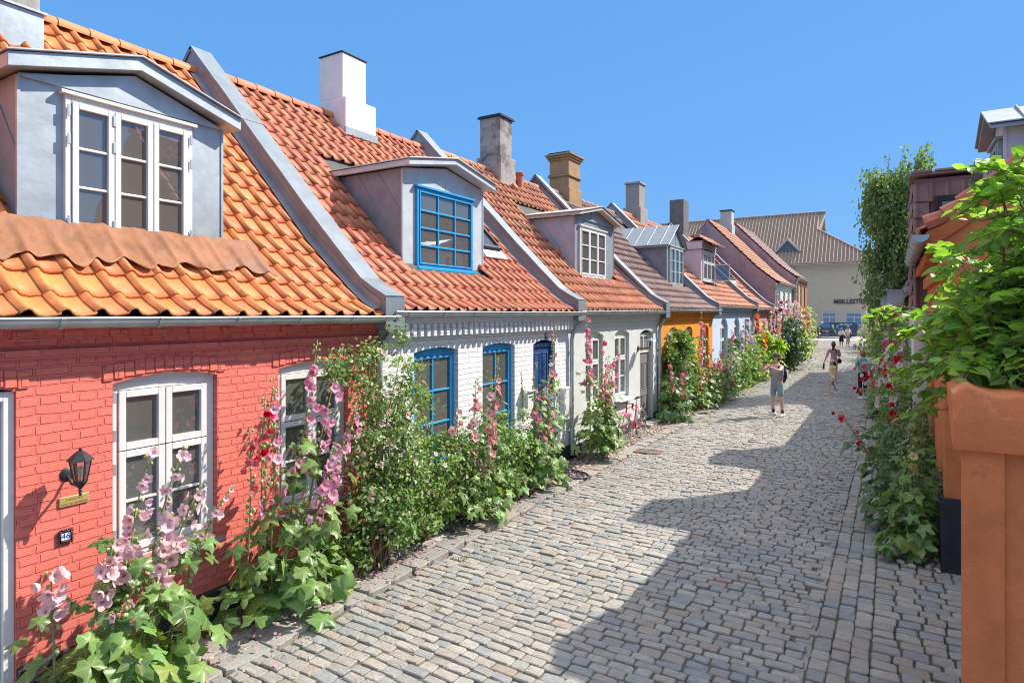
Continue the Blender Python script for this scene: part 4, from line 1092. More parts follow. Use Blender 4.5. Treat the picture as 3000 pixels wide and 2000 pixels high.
for k in range(12):
    a = k*math.pi/6; c = (.27*math.cos(a), .19*math.sin(a))
    mb.tube([(c[0]+.07*math.cos(t), c[1]+.05*math.sin(t), .014) for t in [i*.7 for i in range(9)]], .009, 5, closed=True)
for k in range(6):
    a = k*math.pi/3; mb.tube([(.1*math.cos(a)+.05*math.cos(t), .07*math.sin(a)+.04*math.sin(t), .014) for t in [i*.7 for i in range(9)]], .009, 5, closed=True)
mb.build('scrollwork', BLACK, o, smooth='all')
o = thing('stone_steps', 'pale stone doorsteps beside the dark shrub further up the left side', 'steps', (XW(0), 31.2, 0), R(90))
mb = MB(); mb.box(-.8, .8, -1.25, -.05, 0, .2); mb.build('lower_step', CONCRETE, o, bevel=.02); mb = MB(); mb.box(-.6, .6, -.85, -.05, .2, .42); mb.build('upper_step', CONCRETE, o, bevel=.02)
mb = MB()
o = thing('iron_railing', 'black iron railing with scrolled bars behind the man', 'railing', (XF+.75, 32.6, 0), 0)
for x in (-.5, -.17, .17, .5): mb.tube([(x, 0, 0), (x, 0, 1.25)], .025, 6)
for z in (.2, 1.25): mb.tube([(-.55, 0, z), (.55, 0, z)], .025, 6)
for k in range(6): mb.tube([(-.4+k*.16, 0, .2), (-.4+k*.16+.1, 0, .7), (-.4+k*.16, 0, 1.25)], .012, 5)
mb.build('bars', BLACK, o)
# traffic sign pole far off
o = thing('sign_post', 'thin grey sign post in front of the brick building', 'post', (-10.4, 80.5, 0))
mb = MB(); mb.tube([(0, 0, 0), (0, 0, 4.6)], .06, 8); mb.build('post', ZINC, o); mb = MB(); mb.box(-.25, .25, -.09, -.065, 2.6, 3.3); mb.build('sign_plate', WHITE, o, bevel=.01)
# ------------------------------------------------------------------ ground
def bend(Y): return -.0010*max(0, Y-30)**2
NR = np.random.RandomState(3)
def stone_mat():
    m = bpy.data.materials.new('cobblestone'); nt, p = nodes_of(m)
    g = add(nt, 'ShaderNodeNewGeometry'); tc = add(nt, 'ShaderNodeTexCoord').outputs['Object']
    c = ramp(nt, g.outputs['Random Per Island'], [(0, (.335, .33, .315)), (.16, (.37, .36, .335)), (.32, (.39, .355, .32)), (.46, (.345, .35, .345)), (.58, (.40, .385, .355)), (.70, (.30, .315, .325)), (.82, (.43, .41, .375)), (.95, (.38, .315, .27)), (1, (.25, .255, .26))])
    c.color_ramp.interpolation = 'CONSTANT'
    n = noise_node(nt, tc, 14, 6, .75); n2 = noise_node(nt, tc, 150, 3, .8); n3 = noise_node(nt, tc, .9, 4, .6)
    c1 = mixc(nt, .75, c.outputs[0], ramp(nt, n.outputs['Fac'], [(.28, (.68, .68, .68)), (.72, (1.22, 1.2, 1.16))]).outputs[0], 'MULTIPLY')
    c2 = mixc(nt, .6, c1, ramp(nt, n2.outputs['Fac'], [(.3, (.7, .7, .7)), (.7, (1.25, 1.25, 1.25))]).outputs[0], 'MULTIPLY')
    c2 = mixc(nt, 1.0, c2, (.85, .84, .815), 'MULTIPLY')
    c3 = mixc(nt, .55, c2, ramp(nt, n3.outputs['Fac'], [(.35, (.86, .84, .82)), (.65, (1.1, 1.08, 1.05))]).outputs[0], 'MULTIPLY')
    nt.links.new(c3, p.inputs['Base Color'])
    setp(p, Roughness=.62); p.inputs['Specular IOR Level'].default_value = .35
    b = add(nt, 'ShaderNodeBump'); b.inputs['Distance'].default_value = .012
    n4 = noise_node(nt, tc, 32, 6, .7); nt.links.new(n4.outputs['Fac'], b.inputs['Height']); nt.links.new(b.outputs[0], p.inputs['Normal'])
    return m
STONE = stone_mat()
def soil(name, c1, c2, c3, s=3):
    m = bpy.data.materials.new(name); nt, p = nodes_of(m); tc = add(nt, 'ShaderNodeTexCoord').outputs['Object']
    n = noise_node(nt, tc, s, 6, .7); n2 = noise_node(nt, tc, 60, 4, .8)
    a = ramp(nt, n.outputs['Fac'], [(.38, c1), (.52, c2), (.66, c3)]).outputs[0]
    a = mixc(nt, .7, a, ramp(nt, n2.outputs['Fac'], [(.3, (.5, .5, .5)), (.7, (1.3, 1.3, 1.3))]).outputs[0], 'MULTIPLY')
    nt.links.new(a, p.inputs['Base Color']); setp(p, Roughness=.95); p.inputs['Specular IOR Level'].default_value = .1
    b = add(nt, 'ShaderNodeBump'); b.inputs['Distance'].default_value = .02; nt.links.new(n2.outputs['Fac'], b.inputs['Height']); nt.links.new(b.outputs[0], p.inputs['Normal'])
    return m
JOINT = soil('joint_sand', (.21, .185, .15), (.16, .165, .10), (.25, .22, .18), 1.6)
SOIL = soil('bed_soil', (.13, .10, .075), (.17, .135, .10), (.22, .18, .14))
GRND = soil('far_ground', (.22, .21, .19), (.25, .24, .22), (.2, .2, .18), .3)
ASPH = mat('pale_asphalt', (.36, .35, .34), .85, .08, 2, .004, 60)

def sheet(name, xf0, xf1, Y0, Y1, z, m, n=40):
    mb = MB(); vs = []
    for i in range(n+1):
        Y = Y0+(Y1-Y0)*i/n; vs += [(xf0+bend(Y), Y, z), (xf1+bend(Y), Y, z)]
    mb.add(vs, [(2*i, 2*i+1, 2*i+3, 2*i+2) for i in range(n)])
    return tag(mb.build(name, m, recalc=False), kind='structure')
mb = MB(); mb.add([(-300, -40, -.09), (300, -40, -.09), (300, 500, -.09), (-300, 500, -.09)], [(0, 1, 2, 3)])
tag(mb.build('ground', GRND, recalc=False), kind='structure')
mb = MB(); vs = []; xs = (-5.7, -4.6, -4.2, -3.7, -3.2, -2.6, -2.0, -1.5, -1.0, -.6, 1.6); ny = 60
for i in range(ny+1):
    Y = -3+79*i/ny
    for x in xs: vs.append((x+bend(Y), Y, max(0, .0224*(1-((x+2.6)/2)**2))-(.017 if -4.3 < x < -.9 else .034)))
mb.add(vs, [(i*11+j, i*11+j+1, i*11+j+12, i*11+j+11) for i in range(ny) for j in range(10)])
tag(mb.build('roadbed', JOINT, recalc=False), kind='structure')
mb = MB(); mb.add([(-70, 75.5, -.01), (70, 75.5, -.01), (70, 91.9, -.01), (-70, 91.9, -.01)], [(0, 1, 2, 3)])
tag(mb.build('cross_street', ASPH, recalc=False), kind='structure')

ANG = np.array([(1, .74), (.84, 1), (-.84, 1), (-1, .74), (-1, -.74), (-.84, -1), (.84, -1), (1, -.74)])
def stones(name, C, H, m, hgt=.06, round_=.8, jit=.045, dz=.005, tilt=.03, kind='structure', dome=.002, edge=.009):
    """C (n,3) centres incl. top height, H (n,2) half sizes"""
    n = len(C); V = np.zeros((n, 25, 3))
    for k, (sc_, z) in enumerate(((1.0, -hgt), (.99, -.008), (round_, 0))):
        pj = ANG[None]*(1+NR.uniform(-jit, jit, (n, 8, 2))) if k == 0 else P0
        if k == 0: P0 = pj
        V[:, k*8:(k+1)*8, :2] = P0*H[:, None, :]*sc_ if k < 2 else P0*(H[:, None, :]-np.minimum(edge, H[:, None, :]*.25))
        V[:, k*8:(k+1)*8, 2] = z
    V[:, 24, 2] = dome
    tx, ty = NR.normal(0, tilt, (2, n)); V[:, 8:, 2] += V[:, 8:, 0]*tx[:, None]+V[:, 8:, 1]*ty[:, None]+NR.normal(0, dz, n)[:, None]
    V[:, 16:24, 2] += NR.normal(0, .0022, (n, 8))
    V += C[:, None, :]
    F = []
    for k in range(2): F += [(k*8+i, k*8+(i+1) % 8, (k+1)*8+(i+1) % 8, (k+1)*8+i) for i in range(8)]
    F += [(16+i, 16+(i+1) % 8, 24) for i in range(8)]
    o = np_mesh(name, V.reshape(-1, 3), F, n, 25, m)
    sm = np.tile(np.array([False]*24), n); o.data.polygons.foreach_set('use_smooth', sm); o.data.update()
    return tag(o, kind=kind)
C = []; H = []
Y = 1.2
while Y < 75:
    d = rnd.uniform(.098, .138)*(1 if Y < 40 else 1.25)
    x = -4.56+rnd.uniform(-.1, .05)
    while x < -.78:
        w = rnd.uniform(.13, .235)*(1 if Y < 40 else 1.2)
        sk = .05*math.sin(x*1.3+Y*.21)+.03*math.sin(x*.6-Y*.5)+.022*(x+2.5)**2*.5
        C.append((x+w/2+bend(Y), Y+d/2+sk+rnd.uniform(-.008, .008), .0+.028*(1-((x+2.6)/2)**2)*.8)); H.append((w/2-rnd.uniform(.003, .008), d/2-rnd.uniform(.003, .008)))
        x += w
    Y += d
# two courses laid lengthwise in the right gutter, then rows in the shaded corner
for xb in (-.745, -.60, -.455, -.31):
    Y = 1.2
    while Y < 74:
        l = rnd.uniform(.16, .26)
        C.append((xb+.075+bend(Y)+rnd.uniform(-.006, .006), Y+l/2, -.012)); H.append((.069, l/2-.005)); Y += l
Y = 1.2
while Y < 8.6:
    d = rnd.uniform(.13, .17); x = -.16
    while x < 1.5:
        w = rnd.uniform(.15, .24); C.append((x+w/2, Y+d/2+.04*math.sin(x*2), .0)); H.append((w/2-.008, d/2-.007)); x += w
    Y += d
o = stones('cobbled_road', np.array(C), np.array(H), STONE)
# kerb of flat stones on the left
C = []; H = []; Y = .8
while Y < 74:
    l = rnd.uniform(.26, .5); C.append((-4.72+bend(Y)+rnd.uniform(-.015, .015), Y+l/2, .028)); H.append((.14+rnd.uniform(-.012, .012), l/2-.007)); Y += l
KERB = mat('kerb_stone', (.39, .345, .315), .75, .2, 9, .006, 40, island=.22, hue=.02)
stones('kerb', np.array(C), np.array(H), STONE, .12, jit=.04, dz=.008, tilt=.03)
C = []; H = []; Y = 8.7
while Y < 60:
    l = rnd.uniform(.2, .34); C.append((-.05+bend(Y), Y+l/2, .03)); H.append((.06, l/2-.012)); Y += l
stones('kerb', np.array(C), np.array(H), KERB, .1, jit=.05)
sheet('planting_strip', -5.6, -4.82, -3, 75, .012, SOIL); sheet('planting_strip', .0, .62, 8.55, 75, .012, SOIL)
# round pebbles in the strip
def pebbles(name, xs, ys, n, rr):
    mb = MB(); mb.ball((0, 0, 0), 1, 0, 8, 5); T = (np.array(mb.v), mb.f)
    Y = NR.uniform(ys[0], ys[1], n)
    pos = np.stack([NR.uniform(xs[0], xs[1], n), Y, np.full(n, .012)], 1)
    r = NR.uniform(rr[0], rr[1], n)
    rot = frames(NR.normal(0, .25, (n, 3))+np.array([0, 0, 1]), NR.normal(0, 1, (n, 3)))
    rot = rot*np.array([1, .75, .55])[None, None, :]
    o = scatter(name, T, pos, rot, r, mat('pebble', (.34, .28, .235), .75, .2, 15, .004, 60, island=.35, hue=.025), smooth=True)
    return tag(o, kind='stuff', label='round reddish and grey pebbles in the planting strip by the walls', cat='pebbles')
pebbles('pebbles', (-5.42, -4.86), (1, 26), 3800, (.025, .062)); pebbles('pebbles', (.03, .5), (8.4, 20), 700, (.025, .06))
# a few flat field stones
C = []; H = []
for k in range(26):
    C.append((rnd.uniform(-5.15, -4.9), rnd.uniform(1.6, 8), .045)); H.append((rnd.uniform(.07, .13), rnd.uniform(.08, .18)))
stones('field_stones', np.array(C), np.array(H), KERB, .08, jit=.25, tilt=.08)
# moss and grass tufts in joints, fallen petals
def tri_scatter(name, n, area, h, m, up, kind='stuff', label=None, cat=None, w=.3, power=1):
    X = NR.uniform(area[0], area[1], n); Yv = NR.uniform(area[2], area[3], n)
    T = (np.array([(-w, 0, 0), (w, 0, 0), (.25, .15, 1.0)]), [(0, 1, 2)])
    pos = np.stack([X, Yv, np.full(n, -.012 if up else .035)], 1)
    return pos, T
GR = leaf_mat('joint_grass', (.13, .2, .045), .35, .25)
cl = NR.uniform(0, 1, (420, 2)); n = 9000
ci = NR.randint(0, 420, n); pos = np.stack([-4.5+cl[ci, 0]*2.6+NR.normal(0, .05, n), 1.5+cl[ci, 1]**1.5*9+NR.normal(0, .035, n), np.full(n, -.014)], 1)
T = (np.array([(-.14, 0, 0), (.14, 0, 0), (.25, .15, 1.0)]), [(0, 1, 2)])
o = scatter('joint_grass', T, pos, frames(NR.normal(0, .5, (n, 3))+np.array([0, 0, 1]), NR.normal(0, 1, (n, 3))), NR.uniform(.018, .05, n), GR)
tag(o, 'short grass and moss growing between the sunlit cobbles', 'grass', kind='stuff')
n = 700; Yp = np.concatenate([NR.uniform(2, 12, 500), NR.normal(15.5, 1.2, 200)])
pos = np.stack([-4.72+np.abs(NR.normal(0, .28, n))-.2, Yp, np.full(n, .05)], 1); pos[:, 2] = np.where(pos[:, 0] < -4.58, .045, .022)
T = (np.array([(-1, -.6, 0), (.2, -.9, .25), (1, .1, .1), (.1, .8, .3), (-.8, .6, 0)]), [(0, 1, 2, 3, 4)])
o = scatter('fallen_petals', T, pos, frames(NR.normal(0, .4, (n, 3))+np.array([0, 0, 1]), NR.normal(0, 1, (n, 3))), NR.uniform(.010, .022, n), petal_mat('fallen_petal', (.62, .30, .36)))
tag(o, 'fallen pink hollyhock petals scattered along the kerb', 'petals', kind='stuff')
# ------------------------------------------------------------------ plants
def lobed_leaf(seed=0):
    r = random.Random(seed); V = [(.25, 0, .10)]; n = 15; droop = r.uniform(.12, .34); tw = r.uniform(-.15, .15); rim = []; mid = []
    for i in range(n):
        a = math.pi*(1.5+.12+(2-.24)*i/(n-1))
        rr = 1.0 if i % 3 == 1 else (.83 if i % 3 == 2 else .68)
        if i in (0, n-1): rr = .55
        rr *= r.uniform(.9, 1.1); x, y = rr*math.cos(a), rr*math.sin(a)
        rim.append((-y+.25, x, .08-droop*rr*rr+(.035 if i % 3 == 1 else -.05)+tw*x*.6+r.uniform(-.035, .035)))
        q = .52; mid.append((-y*q+.25, x*q, .12-droop*.2+(.03 if i % 3 == 1 else -.03)+r.uniform(-.02, .02)))
    V += mid+rim
    F = [(0, i+1, i+2) for i in range(n-1)]+[(1+i, 1+n+i, 2+n+i, 2+i) for i in range(n-1)]
    return V, F
_L = [lobed_leaf(s) for s in range(6)]
LOBED = (np.array([l[0] for l in _L]), _L[0][1])
def ovate(seed):
    r = random.Random(seed); d = r.uniform(.05, .3); f = r.uniform(.02, .16); t = r.uniform(-.15, .15)
    xs = (0, .22, .5, .78, 1.0); ws = (0, .24, .31, .2, 0); V = []
    for x, w in zip(xs, ws):
        z = -d*x*x; V += [(x, w*r.uniform(.88, 1.1), z+f*w/.3+t*x*.4), (x, 0, z), (x, -w*r.uniform(.88, 1.1), z+f*w/.3-t*x*.4)]
    F = []
    for i in range(4): F += [(3*i, 3*i+1, 3*i+4, 3*i+3), (3*i+1, 3*i+2, 3*i+5, 3*i+4)]
    return V, F
_O = [ovate(s) for s in range(7)]
OVATE = (np.array([l[0] for l in _O]), _O[0][1])
LOBUV = [0]+[0 if i % 3 == 1 else 1 for i in range(15)]*2
OVUV = [1, 0, 1]*5
def flower_mesh(name, pm, cm, seed=0, closed=.0):
    r = random.Random(seed); mb = MB(); n = 20
    V = [(0, 0, .02)]; pj = [r.uniform(.86, 1.1) for _ in range(5)]; pz = [r.uniform(-.12, .12) for _ in range(5)]
    for k in range(3):
        for i in range(n):
            a = 2*math.pi*i/n; p = (i % n)//4; c = i % 4
            if k == 0: V.append((.18*math.cos(a), .18*math.sin(a), .08)); continue
            e = (.74, .96, 1.0, .95)[c]*(pj[p] if c else 1)
            if k == 1: rr = .62*(.5+.5*e); z = .30+closed*.35+(-.05 if c == 0 else .03)
            else: rr = e*(1-closed*.5)+r.uniform(-.04, .04); z = .40+closed*.75+pz[p]*(1 if c else .2)+r.uniform(-.07, .07)+(.05 if c == 2 else 0)
            V.append((rr*math.cos(a), rr*math.sin(a), z))
    F = [(0, 1+i, 1+(i+1) % n) for i in range(n)]; M = [1]*n
    for k in range(2):
        F += [(1+k*n+i, 1+k*n+(i+1) % n, 1+(k+1)*n+(i+1) % n, 1+(k+1)*n+i) for i in range(n)]; M += [0]*n
    mb.v = V; mb.f = F; mb.m = M
    mb.ball((0, 0, .16), .08, 1, 6, 4, sz=1.6)
    me = bpy.data.meshes.new(name); me.from_pydata(mb.v, [], mb.f); me.materials.append(pm); me.materials.append(cm)
    me.polygons.foreach_set('material_index', mb.m); me.polygons.foreach_set('use_smooth', [True]*len(mb.f)); me.update()
    return me
EYE = mat('flower_eye', (.55, .50, .16), .7); EYED = mat('flower_eye_pink', (.62, .28, .32), .7)
PC = dict(palepink=(.80, .53, .56), pink=(.82, .37, .52), rose=(.80, .20, .32), coral=(.82, .37, .37), red=(.62, .015, .045), white=(.80, .77, .72), darkred=(.30, .01, .05), orange=(.80, .10, .02), cream=(.78, .68, .45), lilac=(.72, .50, .62), yellow=(.80, .68, .25))
FL = {}
for k, c in PC.items():
    pm = petal_mat('petal_'+k, c)
    FL[k] = [flower_mesh('blossom_'+k, pm, EYE if k != 'palepink' else EYED, i, [0, .15, .6][i]) for i in range(3)]
STEM = mat('stem_green', (.20, .25, .09), .6, .2, 20); BUD = mat('bud_green', (.34, .38, .17), .6, .25, 40, island=.3); WOODY = mat('woody_stem', (.20, .14, .085), .8, .2, 20)
LF = dict(mallow=leaf_mat('mallow_leaf', (.17, .28, .085), .45, .36, .36, (.30, .30, .05), veins=True), dark=leaf_mat('dark_leaf', (.115, .21, .085), .35, .32, .36, veins=True),
          bright=leaf_mat('bright_leaf', (.29, .42, .06), .3, .45, .45, (.42, .40, .05), veins=True), rose=leaf_mat('rose_leaf', (.215, .315, .12), .4, .32, .35, (.30, .20, .09), veins=True),
          bush=leaf_mat('bush_leaf', (.185, .295, .10), .4, .34, .4, veins=True), vine=leaf_mat('vine_leaf', (.20, .35, .07), .35, .5, .42, veins=True), birch=leaf_mat('birch_leaf', (.175, .27, .09), .35, .35, .5, veins=True), shade=leaf_mat('shrub_leaf', (.07, .12, .06), .35, .2, .4, veins=True),
          pale=leaf_mat('pale_leaf', (.30, .34, .16), .3, .35, .5, veins=True))
def blossom(parent, p, nrm, s, color, r):
    me = FL[color][r.choice((0, 0, 0, 1, 1, 2))]
    o = bpy.data.objects.new('blossom', me); COL.objects.link(o); o.parent = parent
    o.location = p; q = Vector(nrm).normalized().to_track_quat('Z', 'Y'); o.rotation_mode = 'QUATERNION'
    o.rotation_quaternion = q; o.scale = (s, s, s)
    return o
def hollyhock(label, X, Y, stalks, leaf='mallow', leaf_r=.10, nleaf=60, leaf_top=.55, spread=.32, face=1, group='hollyhocks along the left walls', bud=True, name='hollyhock', low=0.12):
    """stalks: list of (dx,dy,h,leanx,leany,colour,nblossom,zmin,zmax,size)"""
    r = random.Random(hash(label) % 9999 if False else sum(map(ord, label)))
    rs = np.random.RandomState(sum(map(ord, label)) % 99991)
    root = thing(name, label, 'hollyhock' if name == 'hollyhock' else 'plant', (X, Y, .015), 0, group)
    mb = MB(); lp = []; ln = []; lh = []; ls = []; bl = []
    for (dx, dy, h, ax, ay, col, nb, z0, z1, s) in stalks:
        k = 9; pts = []
        w = r.uniform(0, 6)
        for i in range(k+1):
            t = i/k; pts.append((dx+ax*t**1.6+.02*math.sin(w+t*5), dy+ay*t**1.6+.02*math.cos(w+t*4), h*t))
        mb.tube(pts, [.013*(1-.65*i/k) for i in range(k+1)], 5)
        P = lambda t: Vector(pts[min(k-1, int(t*k))]).lerp(Vector(pts[min(k, int(t*k)+1)]), t*k-int(t*k))
        if bud:
            for i in range(int(h*15)):
                t = r.uniform(.5, 1); p = P(t*.999); a = r.uniform(0, 6.3); q = .016+.018*(1-t)
                b = p+Vector((math.cos(a)*.03, math.sin(a)*.03, .0)); mb.tube([p, b], .003, 3)
                mb.ball(b, q*.75, 1, 5, 4, sz=1.25)
        # leaves: big at the foot, smaller upward
        for i in range(nleaf):
            t = low+r.random()**1.35*(leaf_top-low); p = P(min(.98, t)); a = r.uniform(0, 6.3); rr = spread*(1-t*.75)*r.uniform(.35, 1.1)
            if dx+rr*math.cos(a)*face < -.33: a = math.pi-a
            tip = Vector((p.x+rr*math.cos(a), p.y+rr*math.sin(a), max(.05, p.z+r.uniform(-.12, .10))))
            mb.tube([p, (p+tip)/2+Vector((0, 0, .03)), tip], .0035, 3, cap=False)
            lp.append(tip); ln.append((math.cos(a)*.55+.25*face+r.gauss(0, .35), math.sin(a)*.55+r.gauss(0, .35), .75+r.gauss(0, .3))); lh.append((math.cos(a), math.sin(a), -.35)); ls.append(leaf_r*(1.15-.75*t)*r.uniform(.65, 1.2))
        for i in range(nb):
            t = z0+(z1-z0)*(i+r.random())/nb; p = P(min(.98, t)); a = r.gauss(0, .9)-.25
            nn = Vector((math.cos(a)*face, math.sin(a), r.gauss(.12, .3))); q = p+nn.normalized()*r.uniform(.03, .09)
            bl.append((q, nn, s*r.uniform(.75, 1.15)*(1.1-.35*max(0, t-.5)), col if not isinstance(col, (list, tuple)) else r.choice(col)))
    mb.build('stalk', [STEM, BUD], root, smooth='all', recalc=False)
    n = len(lp)
    scatter('foliage', LOBED, np.array([tuple(p) for p in lp]), frames(np.array(ln), np.array(lh)), np.array(ls), LF[leaf], root, True, LOBUV)
    for i, b in enumerate(bl[:100]): blossom(root, *b, r)
    return root
def S(dx, dy, h, col, nb, z0=.4, z1=.9, s=.052, ax=0, ay=0): return (dx, dy, h, ax, ay, col, nb, z0, z1, s)

# near left row, nearest first
hollyhock('big hollyhock with pale pink flowers below the red house window, nearest plant', -4.98, 2.28,
          [S(.0, -.30, 1.12, 'palepink', 11, .72, .99, .057, .1, .0), S(.12, -.12, 1.28, 'palepink', 16, .66, .99, .057, .12, .1), S(.05, .05, 1.42, 'palepink', 17, .62, .98, .057, .1, .15), S(.14, .18, 1.36, 'palepink', 17, .62, .99, .057, .16, .25), S(.08, .32, 1.5, 'palepink', 12, .62, .97, .057, .14, .35),
           S(.02, .12, 1.85, ['palepink', 'lilac'], 8, .72, .98, .045, .08, .2), S(.02, .28, 1.82, 'palepink', 8, .72, .98, .048, .08, .32), S(.05, .45, 1.42, 'palepink', 9, .7, .97, .04, .12, .55), S(.16, -.02, .98, 'palepink', 4, .7, .98, .04, .2, .1)], leaf_r=.135, nleaf=19, leaf_top=.72, spread=.40, low=.05)
hollyhock('tall bright pink hollyhock before the second white window of the red house', -4.97, 4.02,
          [S(.0, -.1, 2.62, 'pink', 16, .40, .93, .058, .05, .35), S(.08, .05, 2.55, 'pink', 14, .38, .85, .06, .1, .4), S(.05, -.25, 1.9, 'pink', 9, .5, .95, .05, .1, -.1), S(.15, .12, 2.0, 'pink', 13, .4, .95, .062, .15, .4), S(.1, .0, 1.6, 'pink', 9, .5, .95, .055, .25, .2), S(.0, .2, 1.7, 'pink', 10, .5, .95, .055, .1, .5)], leaf='mallow', leaf_r=.135, nleaf=22, leaf_top=.62, spread=.42, low=.12)
hollyhock('slender hollyhock with dark red flowers between the two red house windows', -5.06, 3.66,
          [S(0, 0, 2.15, 'red', 6, .68, .95, .05, .05, .12), S(.05, -.1, 1.85, 'red', 6, .70, .97, .045, .06, -.05), S(.0, .1, 2.3, ['lilac', 'pink'], 4, .8, .93, .05, .02, .1)], leaf_r=.11, nleaf=10, leaf_top=.55, spread=.35)
hollyhock('small leafy hollyhock seedling with yellow green leaves by the kerb', -4.86, 4.52, [S(0, 0, .32, 'pink', 0)], leaf='bright', leaf_r=.05, nleaf=40, leaf_top=1, spread=.14, bud=False, name='seedling_plant')
hollyhock('coral pink hollyhock before the first blue window of the white house', -4.98, 7.0,
          [S(0, -.4, 1.75, 'coral', 9, .4, .95, .062, .1, -.1), S(.05, -.1, 2.0, 'coral', 11, .4, .95, .066, .1, .0), S(.1, .2, 1.95, 'coral', 11, .35, .9, .066, .1, .1), S(.0, .45, 2.25, ['coral', 'rose'], 10, .5, .88, .06, .05, .15), S(.12, .0, 1.3, 'coral', 9, .5, .95, .06, .2, .1)], leaf='mallow', leaf_r=.10, nleaf=56, leaf_top=.78, spread=.40)
hollyhock('rose pink hollyhock between the blue window and the dark blue door', -4.98, 8.75,
          [S(0, -.35, 2.0, 'white', 6, .45, .9, .055, .05, -.1), S(.05, -.05, 2.1, 'rose', 8, .35, .8, .06, .05, .0), S(.1, .25, 2.35, ['rose', 'white'], 12, .35, .85, .06, .05, .2), S(.0, .45, 2.7, 'rose', 9, .4, .92, .058, .0, .3), S(.12, .1, 1.5, 'coral', 8, .3, .9, .06, .2, .0)], leaf='bush', leaf_r=.10, nleaf=44, leaf_top=.68, spread=.38)
hollyhock('creamy white hollyhock crowding the foot of the dark blue door', -5.1, 9.1, [S(0, 0, 1.7, ['white', 'cream'], 12, .35, .95, .055, .1, .1), S(.1, .2, 1.3, 'white', 8, .4, .95, .05, .1, .2), S(.05, -.2, 1.55, ['white', 'rose'], 8, .4, .95, .055, .1, -.1)], leaf='mallow', leaf_r=.09, nleaf=36, leaf_top=.7, spread=.34)
hollyhock('tall deep pink hollyhock at the joint between white and grey houses', -5.0, 11.3,
          [S(0, -.3, 2.85, 'rose', 12, .5, .97, .068, .0, -.1), S(.05, .0, 2.5, 'rose', 12, .45, .95, .062, .05, .1), S(.1, .3, 2.2, ['rose', 'coral'], 12, .45, .95, .06, .1, .3), S(.12, .1, 1.9, ['coral', 'palepink'], 12, .45, .95, .06, .1, .2), S(.0, .3, 2.05, 'palepink', 6, .5, .9, .055, .05, .3)], leaf='mallow', leaf_r=.11, nleaf=46, leaf_top=.62, spread=.38)
hollyhock('slim pink hollyhock before the grey house window beside the bicycle', -5.1, 11.75, [S(0, 0, 1.75, 'coral', 7, .5, .95, .06, .05, .05), S(.02, .08, 1.45, 'palepink', 8, .4, .95, .055, .05, .05)], leaf='bright', leaf_r=.08, nleaf=36, leaf_top=.75, spread=.2)
hollyhock('red hollyhock with broad dark leaves beside the taupe door', -4.98, 16.5, [S(0, -.3, 1.6, 'rose', 5, .55, .95, .08, .05, -.3), S(.1, .1, 1.3, 'rose', 4, .5, .95, .08, .1, -.1), S(.05, .4, 1.7, 'rose', 6, .5, .95, .085, .05, .2)], leaf='dark', leaf_r=.16, nleaf=34, leaf_top=.8, spread=.42)
hollyhock('vivid red hollyhock reaching the cornice of the orange house', -5.02, 18.9,
          [S(0, 0, 3.0, 'rose', 13, .35, .9, .095, .0, .4), S(.1, .3, 1.9, 'rose', 10, .4, .95, .09, .1, .3), S(.1, -.5, 1.6, 'rose', 9, .4, .95, .09, .1, -.2), S(.15, .6, 1.5, ['rose', 'coral'], 10, .3, .95, .09, .1, .4)], leaf='bush', leaf_r=.12, nleaf=60, leaf_top=.75, spread=.5)
hollyhock('orange red hollyhock below the last window of the orange house', -4.95, 20.9, [S(0, 0, 1.7, ['coral', 'rose', 'orange'], 13, .3, .95, .09, .1, .2), S(.1, .5, 1.5, 'coral', 10, .3, .95, .085, .1, .3), S(.1, -.5, 1.45, ['rose', 'coral'], 10, .4, .95, .085, .1, -.1)], leaf='mallow', leaf_r=.11, nleaf=60, leaf_top=.85, spread=.48)
hollyhock('white hollyhock where the orange house meets the pale blue house', -4.95, 22.6, [S(0, 0, 1.5, 'white', 14, .35, .97, .08, .1, .1), S(.1, .5, 1.3, 'white', 12, .35, .97, .08, .1, .2), S(0, -.4, 1.4, ['white', 'palepink'], 8, .4, .97, .08, .1, -.1), S(0, .2, 2.35, 'rose', 4, .75, .95, .10, .05, .1)], leaf='mallow', leaf_r=.11, nleaf=60, leaf_top=.9, spread=.5)
hollyhock('lilac pink hollyhock by the open casement of the pale blue house', -5.0, 25.4, [S(0, -.5, 2.3, 'lilac', 14, .35, .95, .095, .05, .0), S(.05, .1, 2.7, ['lilac', 'palepink'], 16, .35, .95, .10, .05, .1), S(.1, .7, 2.5, 'lilac', 14, .3, .95, .095, .05, .2), S(.1, 1.1, 2.0, 'palepink', 12, .3, .95, .09, .1, .2)], leaf='mallow', leaf_r=.12, nleaf=70, leaf_top=.95, spread=.48)
hollyhock('scarlet hollyhock standing between lilac and salmon hollyhocks', -4.95, 28.0, [S(0, 0, 2.9, 'orange', 9, .72, .97, .11, .0, .1), S(.1, .4, 1.9, 'orange', 10, .6, .97, .11, .1, .2)], leaf='bright', leaf_r=.16, nleaf=60, leaf_top=.7, spread=.6)
hollyhock('salmon hollyhock cluster before the terracotta house', -5.0, 31.0, [S(0, -1.0, 2.7, 'coral', 18, .4, .97, .10, .0, .0), S(.1, -.3, 3.0, ['coral', 'palepink'], 20, .4, .97, .105, .0, .0), S(.1, .5, 3.2, ['lilac', 'coral'], 20, .4, .97, .105, .0, .2), S(.2, 1.2, 2.8, 'coral', 18, .4, .97, .10, .1, .2), S(.3, .2, 2.4, 'coral', 16, .3, .97, .1, .1, .2)], leaf='mallow', leaf_r=.14, nleaf=40, leaf_top=.6, spread=.55)
